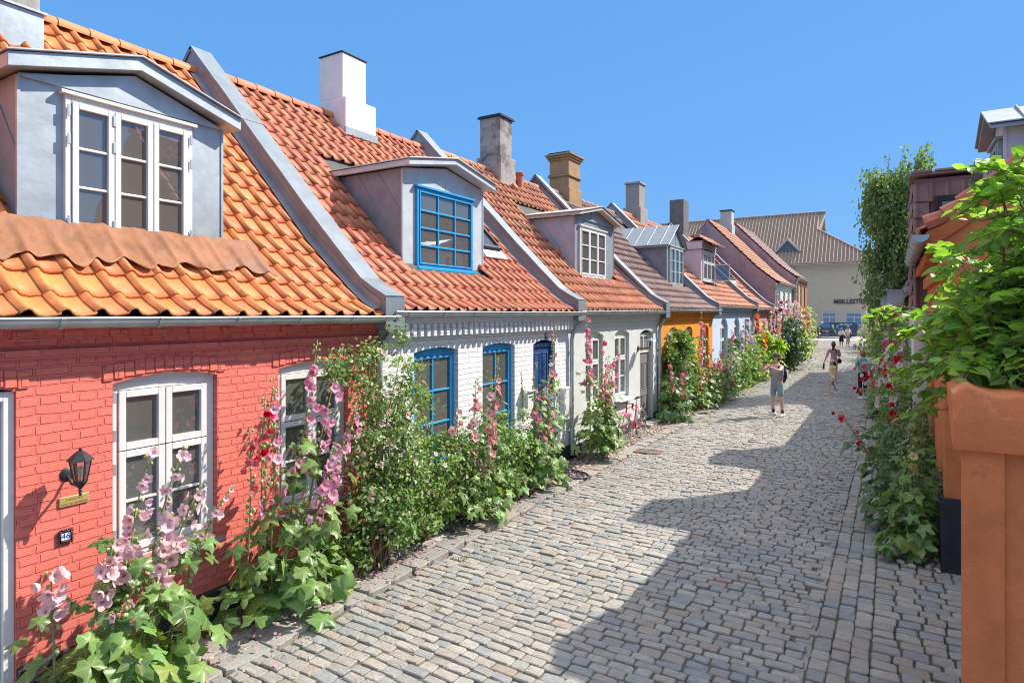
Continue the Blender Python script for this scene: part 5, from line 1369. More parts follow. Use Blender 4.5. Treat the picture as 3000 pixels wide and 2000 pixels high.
hollyhock('mauve hollyhock rising over the dark shrub', -5.0, 36.2, [S(0, -1.2, 3.6, ['lilac', 'darkred'], 20, .4, .97, .12, .0, .0), S(.2, -.2, 3.9, ['lilac', 'coral'], 22, .4, .97, .12, .0, .3), S(.3, .9, 3.5, ['darkred', 'lilac'], 20, .4, .97, .12, .1, .3), S(.3, 1.8, 3.7, 'palepink', 18, .4, .97, .12, .1, .3)], leaf='shade', leaf_r=.15, nleaf=40, leaf_top=.7, spread=.6)
hollyhock('pale pink hollyhock crowd at the far end of the left row', -5.5, 41.5, [S(0, -2, 3.3, 'palepink', 20, .3, .97, .13, .0, .0), S(.2, -.8, 3.6, ['palepink', 'cream'], 22, .3, .97, .14, .0, .0), S(.3, .6, 3.4, ['palepink', 'coral'], 20, .3, .97, .14, .1, .2), S(.3, 2.0, 3.4, ['cream', 'palepink'], 20, .3, .97, .14, .1, .3), S(.5, 1.3, 2.8, 'palepink', 16, .2, .97, .13, .1, .3)], leaf='pale', leaf_r=.17, nleaf=60, leaf_top=.9, spread=.7)
hollyhock('cream hollyhock, last in the left row near the parked van', -6.1, 48.5, [S(0, -2, 3.6, ['cream', 'coral'], 20, .3, .97, .15, .0, .0), S(.2, 0, 3.8, ['cream', 'palepink'], 22, .3, .97, .15, .0, .0), S(.3, 2, 3.5, 'cream', 20, .3, .97, .15, .1, .2), S(.5, 3.5, 3.2, ['orange', 'cream'], 18, .3, .97, .15, .1, .3)], leaf='pale', leaf_r=.2, nleaf=80, leaf_top=.95, spread=.8)

def bush(name, label, cat, X, Y, blobs, n, size, leaf, T=OVATE, flowers=(), stems=6, group=None, clump=.5, rz=0, up=.45, woody=True, gap=.25):
    """blobs: (x,y,z,rx,ry,rz) ellipsoids relative to the root"""
    r = random.Random(sum(map(ord, label))); rs = np.random.RandomState(sum(map(ord, label)) % 9973)
    root = thing(name, label, cat, (X, Y, .015), rz, group)
    B = np.array(blobs, dtype=float); vol = B[:, 3]*B[:, 4]*B[:, 5]; bi = rs.choice(len(B), n, p=vol/vol.sum())
    # sub-clump centres give uneven density
    K = max(6, n//28); cb = rs.choice(len(B), K, p=vol/vol.sum()); d = rs.normal(0, 1, (K, 3)); d /= np.linalg.norm(d, axis=1, keepdims=True)
    cc = B[cb, :3]+d*B[cb, 3:]*(rs.uniform(gap, 1, (K, 1))**.5); ci = rs.randint(0, K, n)
    sp = (B[:, 3:].mean()*clump*.35)
    pos = cc[ci]+rs.normal(0, sp, (n, 3))*np.array([1, 1, .8]); keep = (pos[:, 2] > .03)
    pos = pos[keep]; ci = ci[keep]; n = len(pos)
    out = pos-B[cb[ci], :3]; out /= (np.linalg.norm(out, axis=1, keepdims=True)+1e-6)
    nrm = out*.6+rs.normal(0, .55, (n, 3))+np.array([.15, .1, up]); head = rs.normal(0, 1, (n, 3))+np.array([0, 0, -.4])
    scatter('foliage', T, pos, frames(nrm, head), size*rs.uniform(.6, 1.25, n), LF[leaf], root, True, OVUV)
    if stems:
        mb = MB()
        for k in range(stems):
            b = cc[rs.randint(K)]; s0 = Vector((r.uniform(-.1, .1), r.uniform(-.15, .15), 0)); e = Vector(b)
            m = s0.lerp(e, .5)+Vector((r.uniform(-.1, .1), r.uniform(-.15, .15), .1)); mb.tube([s0, m, e], [.016, .011, .005], 5)
        for k in range(K):
            b = Vector(cc[k]); e = b+Vector(rs.normal(0, sp*1.2, 3)); mb.tube([b-Vector((0, 0, sp)), b, e], [.006, .005, .002], 3)
        mb.build('stems', WOODY if woody else STEM, root, smooth='all', recalc=False)
    k = 0
    for (col, m, s) in flowers:
        for i in range(m):
            if k >= 100: break
            j = rs.randint(n); q = pos[j]+out[j]*.05; blossom(root, q, out[j]+np.array([.4, .1, .15]), s*r.uniform(.7, 1.2), col, r); k += 1
    return root
bush('climbing_rose', 'climbing rose with fading pink blooms covering the corner of the red house', 'rose bush', -4.98, 5.2,
     [(-.05, .15, 2.1, .28, .55, .42), (.0, .35, 1.75, .3, .55, .45), (.0, .1, 1.35, .3, .5, .4), (.05, .15, .9, .32, .48, .45), (-.1, -.25, 2.35, .2, .4, .2), (-.15, .35, 2.6, .14, .25, .2)], 5200, .055, 'rose', flowers=[('palepink', 52, .036), ('cream', 38, .034), ('coral', 8, .03)], stems=12, gap=.5)
bush('rose_bush', 'dense dark leaved shrub at the foot of the climbing rose', 'shrub', -4.98, 4.95, [(.0, .1, .55, .34, .5, .5), (.05, .55, .7, .34, .45, .5), (.02, .9, .5, .3, .4, .42)], 3000, .06, 'bush', flowers=[('white', 12, .022)], stems=8, gap=.5)
bush('rose_bush', 'light green shrub with small white blooms under the first blue window', 'shrub', -5.0, 6.0, [(.0, .1, .85, .32, .45, .6), (.0, .65, .75, .34, .5, .62)], 3200, .055, 'mallow', flowers=[('white', 30, .03), ('coral', 8, .035), ('cream', 14, .03)], stems=8, gap=.5)
bush('shrub', 'green leafy undergrowth between the two blue windows', 'shrub', -5.0, 7.9, [(.0, -.2, .75, .3, .55, .65), (.0, .5, .6, .3, .5, .5)], 2600, .065, 'mallow', flowers=[('coral', 14, .055), ('white', 10, .045)], stems=8)
bush('climbing_vine', 'dark green vine climbing the orange house by the downpipe', 'vine', -5.12, 17.3, [(0, 0, 1.9, .3, .75, .55), (.05, .2, 1.2, .35, .8, .6), (.0, -.3, .7, .35, .7, .5)], 3000, .11, 'bush', stems=8)
bush('shrub', 'sunny shrub with red blooms under the middle orange house window', 'shrub', -4.95, 20.0, [(0, 0, .6, .4, 1.1, .6), (.05, 1.3, .55, .4, .9, .55)], 2600, .10, 'mallow', flowers=[('rose', 22, .085), ('coral', 12, .08)], stems=8)
bush('shrub', 'pale flowering shrub under the pale blue house windows', 'shrub', -4.95, 24.2, [(0, 0, .7, .42, 1.2, .7), (.05, 1.4, .8, .42, 1.0, .8), (.05, 2.6, .8, .42, 1.0, .8)], 3600, .11, 'mallow', flowers=[('white', 30, .08), ('lilac', 12, .09)], stems=8)
bush('shrub', 'bright green broad leaved shrub by the stone steps', 'shrub', -4.7, 29.3, [(0, 0, 1.2, .6, .7, .9)], 1000, .2, 'bright', stems=6)
bush('shrub', 'dark shrub behind the man with the phone', 'shrub', -4.75, 34.0, [(0, 0, 1.2, .75, 1.2, 1.2), (.1, 1.4, 1.5, .8, 1.2, 1.3)], 3600, .19, 'shade', stems=8)
bush('shrub', 'bright yellow green shrub beside the dark shrub', 'shrub', -5.15, 39.0, [(.2, 0, 1.1, .8, 1.4, 1.1)], 1800, .22, 'bright', stems=6)
bush('shrub', 'tall pale green shrub at the far end of the left row', 'shrub', -6.9, 54.0, [(.2, 0, 2.0, .9, 2.4, 2.0), (.2, 3, 1.8, .9, 2.4, 1.9)], 3600, .26, 'pale', flowers=[('cream', 30, .16), ('coral', 18, .16)], stems=6)

# right row
RG = 'hollyhocks along the right walls'
hollyhock('leafy hollyhock with one pale yellow bloom, nearest on the right', .27, 8.85, [S(0, 0, 1.75, 'yellow', 2, .55, .7, .06, -.1, .1), S(-.1, -.1, 1.3, 'yellow', 0, ax=-.1), S(.05, .2, 1.6, 'darkred', 2, .8, .95, .05)], leaf='mallow', leaf_r=.13, nleaf=40, leaf_top=.9, spread=.4, face=-1, group=RG)
hollyhock('broad leaved hollyhock leaning over the gutter with loose red blooms', .18, 9.8, [S(-.1, 0, 1.5, 'red', 3, .9, 1, .055, -.75, .0), S(-.1, .2, 1.25, 'red', 2, .9, 1, .055, -.55, -.2), S(0, -.3, 1.2, 'red', 0), S(.05, .3, 1.6, 'red', 0)], leaf='dark', leaf_r=.13, nleaf=38, leaf_top=.85, spread=.4, face=-1, group=RG)
hollyhock('dark red hollyhock beside the broad leaved one on the right', .15, 11.6, [S(0, 0, 2.3, ['red', 'white'], 9, .5, .95, .062, -.25, .1), S(-.1, .3, 2.0, ['red', 'white'], 8, .5, .95, .062, -.35, .2), S(.05, -.3, 1.6, 'red', 3, .7, .95, .06, -.1, 0)], leaf='dark', leaf_r=.12, nleaf=44, leaf_top=.7, spread=.4, face=-1, group=RG)
hollyhock('white hollyhock with red neighbours, middle of the right row', .12, 13.4, [S(0, 0, 2.5, ['white', 'palepink'], 12, .45, .95, .07, -.15, .1), S(-.1, .3, 2.2, 'white', 9, .5, .95, .07, -.35, .1), S(.05, -.3, 2.0, ['white', 'red'], 8, .5, .95, .068, -.2, 0)], leaf='mallow', leaf_r=.11, nleaf=44, leaf_top=.7, spread=.42, face=-1, group=RG)
hollyhock('tall crimson hollyhock under the box lanterns', .2, 15.8, [S(0, 0, 2.95, 'red', 14, .5, .97, .085, -.1, .1), S(-.1, .4, 2.6, ['red', 'rose'], 12, .5, .95, .08, -.25, .1), S(.1, -.4, 2.3, ['red', 'white'], 9, .5, .95, .08, -.2, 0)], leaf='bush', leaf_r=.12, nleaf=44, leaf_top=.75, spread=.45, face=-1, group=RG)
hollyhock('white and pink hollyhock past the box lanterns', .2, 18.6, [S(0, 0, 2.6, ['white', 'palepink'], 14, .4, .97, .09, -.1, .1), S(-.1, .6, 2.5, ['palepink', 'red'], 12, .5, .95, .09, -.2, .1), S(.1, -.6, 2.4, 'palepink', 12, .4, .97, .09, -.1, 0)], leaf='bush', leaf_r=.13, nleaf=50, leaf_top=.8, spread=.5, face=-1, group=RG)
hollyhock('red hollyhock half hiding the child in a cap', -.05, 20.2, [S(-.2, 0, 1.35, 'red', 6, .75, 1, .10, -.35, -.1), S(-.2, .2, 1.1, ['red', 'white'], 5, .75, 1, .10, -.5, 0), S(-.1, -.3, .8, 'red', 3, .8, 1, .1, -.7, -.2), S(0, .3, 1.7, ['red', 'white'], 7, .6, 1, .09, -.2, .1)], leaf='bush', leaf_r=.10, nleaf=30, leaf_top=.7, spread=.4, face=-1, group=RG)
hollyhock('dusty pink hollyhock far along the right row', .15, 24.5, [S(0, -.8, 2.1, 'palepink', 12, .4, .97, .10, -.1, .1), S(-.2, .2, 2.2, ['palepink', 'coral'], 14, .4, .97, .1, -.2, .1), S(0, 1.2, 2.2, 'palepink', 12, .4, .97, .1, -.2, .1)], leaf='bush', leaf_r=.15, nleaf=60, leaf_top=.9, spread=.55, face=-1, group=RG)
bush('shrub', 'dark green undergrowth at the foot of the right hollyhocks', 'shrub', .33, 11.2, [(-.05, 0, .65, .32, 1.5, .65), (-.05, 2.2, .7, .34, 1.4, .7)], 4400, .085, 'dark', stems=8)
bush('shrub', 'mixed green shrub under the white hollyhock on the right', 'shrub', .32, 15.2, [(0, 0, .8, .34, 1.5, .8), (-.05, 2.6, .8, .36, 1.6, .8)], 3000, .10, 'bush', flowers=[('white', 20, .06)], stems=8)
bush('shrub', 'large grey green shrub beyond the child on the right', 'shrub', .28, 24.0, [(0, -1, 1.0, .5, 1.8, .95), (-.1, 2, 1.1, .6, 2.0, 1.05)], 4200, .13, 'bush', flowers=[('palepink', 22, .09)], stems=8)
bush('shrub', 'hedge like shrub below the weeping birch', 'shrub', .2, 32, [(0, 0, 1.2, .7, 3, 1.2), (0, 6, 1.4, .9, 3.2, 1.4)], 5200, .19, 'bush', flowers=[('palepink', 30, .12), ('coral', 12, .12)], stems=8)
bush('shrub', 'distant dusty shrub overhanging the right of the street beyond the birch', 'shrub', .1, 45, [(0, 0, 1.5, 1.1, 4, 1.5), (-.3, 8, 1.6, 1.2, 4, 1.6), (-.5, 16, 1.8, 1.3, 4, 1.8)], 5200, .28, 'pale', flowers=[('cream', 20, .16), ('coral', 14, .16)], stems=8)

# weeping birch
def birch():
    root = thing('weeping_birch', 'weeping birch hanging over the right side of the street before the brick building', 'tree', (.15, 26.6, 0))
    r = random.Random(5); rs = np.random.RandomState(8)
    mb = MB(); tr = [(0, 0, 0), (-.25, .1, 2.5), (-.1, .2, 4.4), (.15, .1, 5.8), (.0, 0, 7.2), (.1, 0, 8.1)]
    mb.tube(tr, [.2, .16, .13, .09, .05, .02], 9)
    limbs = []
    for k in range(17):
        z = r.uniform(3.6, 7.7); a = r.uniform(0, 6.28); t = (z-0)/8.1
        L = r.uniform(.8, 1.85)*(1.3-t*.9); base = Vector((-.15, .1, z)); tip = base+Vector((math.cos(a)*L-.12, math.sin(a)*L*1.1, r.uniform(.3, 1.1)))
        m = base.lerp(tip, .55)+Vector((0, 0, .35)); mb.tube([base, m, tip], [.07, .045, .015], 6); limbs.append((base, m, tip))
    limbs += [(Vector((.1, 0, 7.6)), Vector((.2, 0, 8.1)), Vector((.7, .3, 8.4))), (Vector((.1, 0, 7.8)), Vector((.4, 0, 8.3)), Vector((1.2, .0, 8.6)))]
    mb.build('trunk', mat('birch_bark', (.46, .36, .30), .8, .25, 4, .006, 15, stain=(.12, .09, .08), stain_s=2.5, stain_pos=.6), root, smooth=True)
    pos = []; nr = []; hd = []; tw = MB()
    for k in range(620):
        b, m, t = r.choice(limbs); u = r.uniform(.25, 1); p = (b.lerp(m, u*2) if u < .5 else m.lerp(t, u*2-1))+Vector((r.gauss(0, .2), r.gauss(0, .28), r.gauss(.0, .3)))
        ln = r.uniform(.5, 2.1) if p.z > 4 else r.uniform(.6, 2.0); ln = min(ln, p.z-1.4)
        if ln < .2: continue
        dx, dy = r.gauss(0, .14)-.03, r.gauss(0, .16); n = int(ln*17); 
        tw.tube([p, p+Vector((dx*.6, dy*.6, -ln*.45)), p+Vector((dx, dy, -ln))], .006, 3, cap=False)
        for i in range(n):
            s = (i+r.random())/n; pos.append((p.x+dx*s+r.gauss(0, .07), p.y+dy*s+r.gauss(0, .07), p.z-ln*s)); nr.append((r.gauss(0, 1)-.3, r.gauss(0, 1)-.4, r.gauss(.3, .6))); hd.append((r.gauss(0, .5), r.gauss(0, .5), -1))
    tw.build('twigs', WOODY, root, recalc=False)
    scatter('crown', OVATE, np.array(pos), frames(np.array(nr), np.array(hd)), rs.uniform(.10, .17, len(pos)), LF['birch'], root, False, OVUV)
birch()

# wisteria sprawling over the garden pier
def wisteria():
    root = thing('wisteria', 'large bright green wisteria sprawling over the orange garden pier', 'vine', (.75, 6.0, 0))
    r = random.Random(12); mb = MB(); pos = []; nr = []; hd = []; sc_ = []
    def leafspray(p, d, L):
        d = d.normalized(); side = d.cross(Vector((0, 0, 1))).normalized(); n = r.choice((4, 5, 6, 6))
        pts = [p+d*L*t+Vector((0, 0, -.35*L*t*t)) for t in (0, .33, .66, 1)]; mb.tube(pts, .004, 4, cap=False)
        upn = side.cross(d).normalized()
        for i in range(n):
            t = .25+.72*i/(n-1); q = p+d*L*t+Vector((0, 0, -.35*L*t*t)); s = .085+.03*math.sin(t*3)
            for sg in ((-1, 1) if i < n-1 else (0,)):
                h = (side*sg*1.0+d*(.55 if sg else 1)+Vector((0, 0, -.25+r.gauss(0, .15))))
                pos.append(tuple(q)); hd.append(tuple(h)); nr.append(tuple(upn+Vector((r.gauss(0, .45), r.gauss(0, .45), r.gauss(.1, .3))))); sc_.append(s*1.12*r.uniform(.75, 1.15))
    anchors = [Vector((.0, -.6, 2.2)), Vector((.5, -.3, 2.3)), Vector((.9, .2, 2.4))]
    ends = []
    for k in range(118):
        a = r.choice(anchors)+Vector((r.gauss(0, .12), r.gauss(0, .25), r.uniform(-.1, .3)))
        e = Vector((r.uniform(-.45, .95), r.uniform(-.8, 1.2), 0))
        zmax = 3.15+.85*max(0, min(1, (e.x+.5)/.42))
        e.z = r.uniform(2.05, zmax) if e.x < -.1 else r.uniform(2.4, zmax)
        m = a.lerp(e, .5)+Vector((0, 0, .25)); pts = [a, m, e]; mb.tube(pts, [.012, .008, .004], 5)
        for j in range(10):
            t = r.uniform(.2, 1); p = a.lerp(m, t*2) if t < .5 else m.lerp(e, t*2-1)
            d = Vector((r.gauss(-.25, .8), r.gauss(-.4, .8), r.gauss(.05, .45)))
            leafspray(p, d, r.uniform(.22, .4))
    # shoots reaching out over the street
    for (e, n) in ((Vector((-.72, .6, 2.98)), 4), (Vector((-.58, .5, 2.75)), 4), (Vector((-.42, .1, 2.45)), 3), (Vector((-.36, .3, 2.1)), 3)):
        a = Vector((-.2, .3, 2.6)); m = a.lerp(e, .5)+Vector((0, 0, .12)); mb.tube([a, m, e], [.01, .008, .004], 5)
        for j in range(n):
            leafspray(m.lerp(e, j/(n-1)), Vector((-.8, r.gauss(0, .5), r.gauss(.0, .2))), r.uniform(.26, .34))
    mb.tube([(.55, -.2, 0), (.5, -.1, 1.2), (.2, -.2, 2.2), (.0, -.2, 2.6)], [.05, .045, .03, .02], 7)
    mb.build('stems', WOODY, root, smooth='all', recalc=False)
    scatter('foliage', OVATE, np.array(pos), frames(np.array(nr), np.array(hd)), np.array(sc_), LF['vine'], root, True, OVUV)
wisteria()
# ------------------------------------------------------------------ people
def skin_eval(nodes, edges, root, sub=1):
    """nodes: {name:(x,y,z,rx,ry)}; returns verts, faces of the grown surface"""
    bm = bmesh.new(); L = bm.verts.layers.skin.verify(); vs = {}
    for k, p in nodes.items():
        v = bm.verts.new(p[:3]); v[L].radius = (p[3], p[4] if len(p) > 4 else p[3]); vs[k] = v
        v[L].use_root = (k == root)
    for a, b in edges: bm.edges.new((vs[a], vs[b]))
    me = bpy.data.meshes.new('skin_source'); bm.to_mesh(me); bm.free()
    o = bpy.data.objects.new('skin_source', me); COL.objects.link(o)
    m = o.modifiers.new('skin', 'SKIN'); m.use_smooth_shade = True
    s = o.modifiers.new('sub', 'SUBSURF'); s.levels = sub; s.render_levels = sub
    bpy.context.view_layer.update()
    e = o.evaluated_get(bpy.context.evaluated_depsgraph_get()); em = e.to_mesh()
    V = [tuple(v.co) for v in em.vertices]; F = [tuple(p.vertices) for p in em.polygons]
    e.to_mesh_clear(); bpy.data.objects.remove(o); bpy.data.meshes.remove(me)
    return V, F
SKIN = mat('skin', (.60, .37, .27), .55, .08, 8, spec=.35); SKIN2 = mat('skin_tan', (.38, .20, .13), .55, .08, 8, spec=.35)
EYEM = mat('eye_dark', (.03, .02, .02), .3); LIP = mat('lip', (.42, .17, .14), .5)
def v3(a): return Vector(a)
def hand(mb, wrist, d, nrm, curl=.5, side=1, s=1.0):
    d = v3(d).normalized(); n = v3(nrm); n = (n-n.dot(d)*d).normalized(); w = d.cross(n).normalized()*side
    W = v3(wrist)
    # palm
    k = []
    for t, hw, th in ((0, .026, .018), (.04, .038, .015), (.085, .041, .012), (.095, .036, .008)):
        for a in range(8):
            an = a*math.pi/4; k.append(W+d*t*s+w*hw*math.cos(an)*s+n*th*math.sin(an)*s)
    mb.add(k, [(r*8+i, r*8+(i+1) % 8, r*8+8+(i+1) % 8, r*8+8+i) for r in range(3) for i in range(8)]+[tuple(range(8)), tuple(24+i for i in range(8))])
    for i, (off, ln) in enumerate(((-.030, .062), (-.011, .075), (.009, .083), (.029, .072))):
        p = W+d*.088*s+w*off*s; pts = [p]; dd = d.copy()
        for seg, f in enumerate((.45, .32, .23)):
            c = curl*(.55+.15*i); dd = (dd*math.cos(c)+n*math.sin(c)).normalized() if seg < 9 else dd
            p = p+dd*ln*f*s; pts.append(p)
        mb.tube(pts, [.0088*s, .0082*s, .0075*s, .0058*s], 6)
    p = W+d*.025*s+w*.032*s; q = p+(w*.75+d*.7+n*.25).normalized()*.036*s; q2 = q+(w*.2+d*.9+n*.5).normalized()*.03*s
    mb.tube([p, q, q2], [.011*s, .010*s, .007*s], 6)
def person(label, loc, face, H, J, skin, clothes, hair, hands, shoes, extra=None, headturn=(0, 1, 0), build=1.0, tilt=0):
    root = thing('person', label, 'person', loc, math.atan2(face[1], face[0])-math.pi/2)
    k = H/1.75
    N = dict(pelvis=(0, 0, .95, .13, .105), spine=(0, .0, 1.12, .125, .095), chest=(0, .0, 1.33, .145, .105), neckb=(0, -.01, 1.475, .065, .06), neck=(0, .005, 1.53, .052), head=(0, .015, 1.60, .06))
    base = dict(shL=(-.185, 0, 1.425, .055), shR=(.185, 0, 1.425, .055), elL=(-.24, -.02, 1.14, .040), elR=(.24, -.02, 1.14, .040), wrL=(-.26, .05, .89, .027), wrR=(.26, .05, .89, .027),
                hiL=(-.085, 0, .90, .085), hiR=(.085, 0, .90, .085), knL=(-.095, .02, .49, .056), knR=(.095, .02, .49, .056), caL=(-.098, -.015, .34, .054), caR=(.098, -.015, .34, .054), anL=(-.1, -.03, .085, .034), anR=(.1, -.03, .085, .034), toL=(-.11, .12, .035, .03), toR=(.11, .12, .035, .03))
    base.update(J); N.update({a: base[a] for a in base})
    if 'pelvis' in J: N['pelvis'] = J['pelvis']
    # build factor for the torso
    for a in ('pelvis', 'spine', 'chest'): x, y, z, r1, r2 = N[a]; N[a] = (x, y, z, r1*build, r2*build)
    E = [('pelvis', 'spine'), ('spine', 'chest'), ('chest', 'neckb'), ('neckb', 'neck'), ('neck', 'head'), ('chest', 'shL'), ('chest', 'shR'), ('shL', 'elL'), ('shR', 'elR'), ('elL', 'wrL'), ('elR', 'wrR'),
         ('pelvis', 'hiL'), ('pelvis', 'hiR'), ('hiL', 'knL'), ('hiR', 'knR'), ('knL', 'caL'), ('knR', 'caR'), ('caL', 'anL'), ('caR', 'anR'), ('anL', 'toL'), ('anR', 'toR')]
    sk = lambda D: {a: tuple(c*k for c in p) for a, p in D.items()}
    V, F = skin_eval(sk(N), E, 'pelvis', 2)
    mb = MB(); mb.add(V, F, 0)
    # head
    hc = v3((0, .025, 1.655))*k; f = v3(headturn).normalized(); s = f.cross(v3((0, 0, 1))).normalized(); u = s.cross(f)
    hb = MB(); hb.ball((0, 0, 0), 1, 0, 16, 12)
    pv = []
    for (x, y, z) in hb.v:
        X, Y, Z = x*.076, y*.096, z*.118
        if z < 0: X *= 1-.28*(-z); Y = Y*(1-.12*(-z))+.012*(-z)
        if z < -.2 and y > .3: Y += .006
        pv.append(hc+k*(s*X+f*Y+u*Z))
    mb.add(pv, hb.f, 0)
    at = lambda x, y, z: hc+k*(s*x+f*y+u*z)
    mb.tube([at(0, .088, .012), at(0, .104, -.012), at(0, .112, -.026), at(0, .098, -.034)], [.008*k, .011*k, .014*k, .008*k], 6)
    for sg in (-1, 1):
        mb.ball(tuple(at(.031*sg, .083, .008)), .0105*k, 1, 8, 6)
        mb.tube([at(.018*sg, .094, .026), at(.046*sg, .084, .026)], .0045*k, 4, 2)
        e = at(.077*sg, -.002, -.005); mb.tube([e+u*.028*k, e+s*sg*.014*k+u*.012*k-f*.012*k, e-u*.02*k], [.008*k, .012*k, .007*k], 6)
    mb.tube([at(-.022, .086, -.058), at(0, .094, -.057), at(.022, .086, -.058)], [.003*k, .006*k, .003*k], 5, 3)
    for (w, d, n, c, sd) in hands: hand(mb, tuple(v3(base[w][:3])*k), d, n, c, sd, k)
    mb.build('body', [skin, EYEM, hair[0], LIP], root, smooth='all')
    # hair
    if hair[1] != 'none':
        h2 = MB(); h2.ball((0, 0, 0), 1, 0, 16, 12); pv = []
        for (x, y, z) in h2.v:
            cut = y > .25 and z < .42
            q = 1.1 if not cut else .9
            pv.append(hc+k*(s*x*.079*q*1.03+f*(y*.098*q-.008)+u*(z*.122*q+.004)))
        h2.v = pv
        if hair[1] == 'ponytail':
            h2.tube([at(0, -.1, .06), at(-.01, -.15, .0), at(-.02, -.15, -.14), at(-.03, -.12, -.30)], [.03*k, .045*k, .042*k, .01*k], 8)
        if hair[1] == 'long':
            h2.tube([at(0, -.07, .03), at(0, -.10, -.1), at(0, -.10, -.26)], [.08*k, .085*k, .05*k], 10)
        if hair[1] == 'bob':
            h2.ball(tuple(at(0, -.03, -.02)), .1*k, 0, 12, 8, 1.0, .9, 1.0)
        h2.build('hair', hair[0], root, smooth='all')
    for (nm, m, nodes, edges, rt) in clothes:
        V, F = skin_eval(sk(nodes(N)), edges, rt, 2); c = MB(); c.add(V, F); c.build(nm, m, root, smooth='all')
    # shoes
    for sd in ('L', 'R'):
        a = v3(N['an'+sd][:3])*k; t = v3(N['to'+sd][:3])*k; sh = MB()
        d = (t-a); d.z = 0; dirn = d.normalized(); n = 10; lf = (a.z-.085*k)*.85
        for i, (yy, w, z0, z1) in enumerate(((-.085, .030, .012, .07), (-.07, .040, .0, .095), (.0, .043, .0, .10), (.06, .045, .0, .085), (.12, .048, .0, .065), (.165, .040, .0, .05), (.185, .022, .012, .032))):
            c = a.copy()+dirn*yy*k; c.z = 0; sx = dirn.cross(v3((0, 0, 1)))
            for j in range(n):
                an = 2*math.pi*j/n; z = (z0+z1)/2+(z1-z0)/2*math.sin(an); sh.v.append(tuple(c+sx*w*k*math.cos(an)+v3((0, 0, z*k+max(0, lf)))))
        sh.f = [(r*n+i, r*n+(i+1) % n, (r+1)*n+(i+1) % n, (r+1)*n+i) for r in range(6) for i in range(n)]+[tuple(range(n)), tuple(6*n+i for i in range(n))]; sh.m = [0]*len(sh.f)
        sh.build('shoe', shoes[0], root, smooth='all')
        if shoes[1]:
            q = MB(); b = v3(N['ca'+sd][:3])*k; q.tube([a+v3((0, 0, -.01)), a.lerp(b, shoes[2])], [.041*k, .045*k], 10); q.build('sock', shoes[1], root, smooth='all')
    if extra: extra(root, k, at, N, base)
    return root
def lerp(a, b, t): return tuple(x+(y-x)*t for x, y in zip(a[:3], b[:3]))
def top_nodes(sl=.5, r=1.14, low=.0, wide=1.0, sleeve_r=1.3, hem=1.0):
    def f(N):
        D = {}
        px, py, pz, p1, p2 = N['pelvis']
        D['hem'] = (px, py, pz-.03+low, p1*1.1*wide*hem, p2*1.16*wide*hem)
        for a in ('spine', 'chest'): x, y, z, r1, r2 = N[a]; D[a] = (x, y, z, r1*r*wide, r2*r*wide)
        D['nb'] = (N['neckb'][0], N['neckb'][1], N['neckb'][2]-.02, .085, .075)
        for s in 'LR':
            x, y, z, q = N['sh'+s]; D['sh'+s] = (x, y, z, q*1.22)
            if sl > .05: D['sl'+s] = (*lerp(N['sh'+s], N['el'+s], min(1, sl)), .048*sleeve_r)
            if sl > 1: D['sm'+s] = (*lerp(N['el'+s], N['wr'+s], sl-1), .036*sleeve_r)
        return D
    E = [('hem', 'spine'), ('spine', 'chest'), ('chest', 'nb'), ('chest', 'shL'), ('chest', 'shR')]
    if sl > .05: E += [('shL', 'slL'), ('shR', 'slR')]
    if sl > 1: E += [('slL', 'smL'), ('slR', 'smR')]
    return f, E, 'chest'
def bottom_nodes(t=.75, r=1.15, flare=1.15, full=False):
    def f(N):
        x, y, z, r1, r2 = N['pelvis']; D = dict(waist=(x, y, z+.07, r1*1.03, r2*1.05), pelvis=(x, y, z-.01, r1*1.12, r2*1.16))
        for s in 'LR':
            hx = N['hi'+s]; D['hi'+s] = (hx[0], hx[1], hx[2]-.04, hx[3]*1.12)
            if full:
                D['kn'+s] = (*N['kn'+s][:3], .068); D['an'+s] = (*lerp(N['kn'+s], N['an'+s], .9), .052)
            else:
                D['kn'+s] = (*lerp(N['hi'+s], N['kn'+s], t), N['kn'+s][3]*r*flare+.012)
        return D
    E = [('waist', 'pelvis'), ('pelvis', 'hiL'), ('pelvis', 'hiR'), ('hiL', 'knL'), ('hiR', 'knR')]
    if full: E += [('knL', 'anL'), ('knR', 'anR')]
    return f, E, 'pelvis'
def cl(name, m, t): return (name, m, t[0], t[1], t[2])
def skirt_mesh(root, name, m, k, z0, z1, r0, r1, x=0, y=0):
    mb = MB(); n = 20; vs = []
    for i, t in enumerate((0, .4, 1)):
        for j in range(n):
            a = 2*math.pi*j/n; q = r0+(r1-r0)*t; q *= 1+.05*t*math.sin(a*5); vs.append(((x+q*math.cos(a))*k, (y+q*.78*math.sin(a))*k, (z0+(z1-z0)*t)*k))
    mb.add(vs, [(r*n+i, r*n+(i+1) % n, (r+1)*n+(i+1) % n, (r+1)*n+i) for r in range(2) for i in range(n)]+[tuple(range(n)), tuple(2*n+i for i in range(n))]); return mb.build(name, m, root, smooth='all')
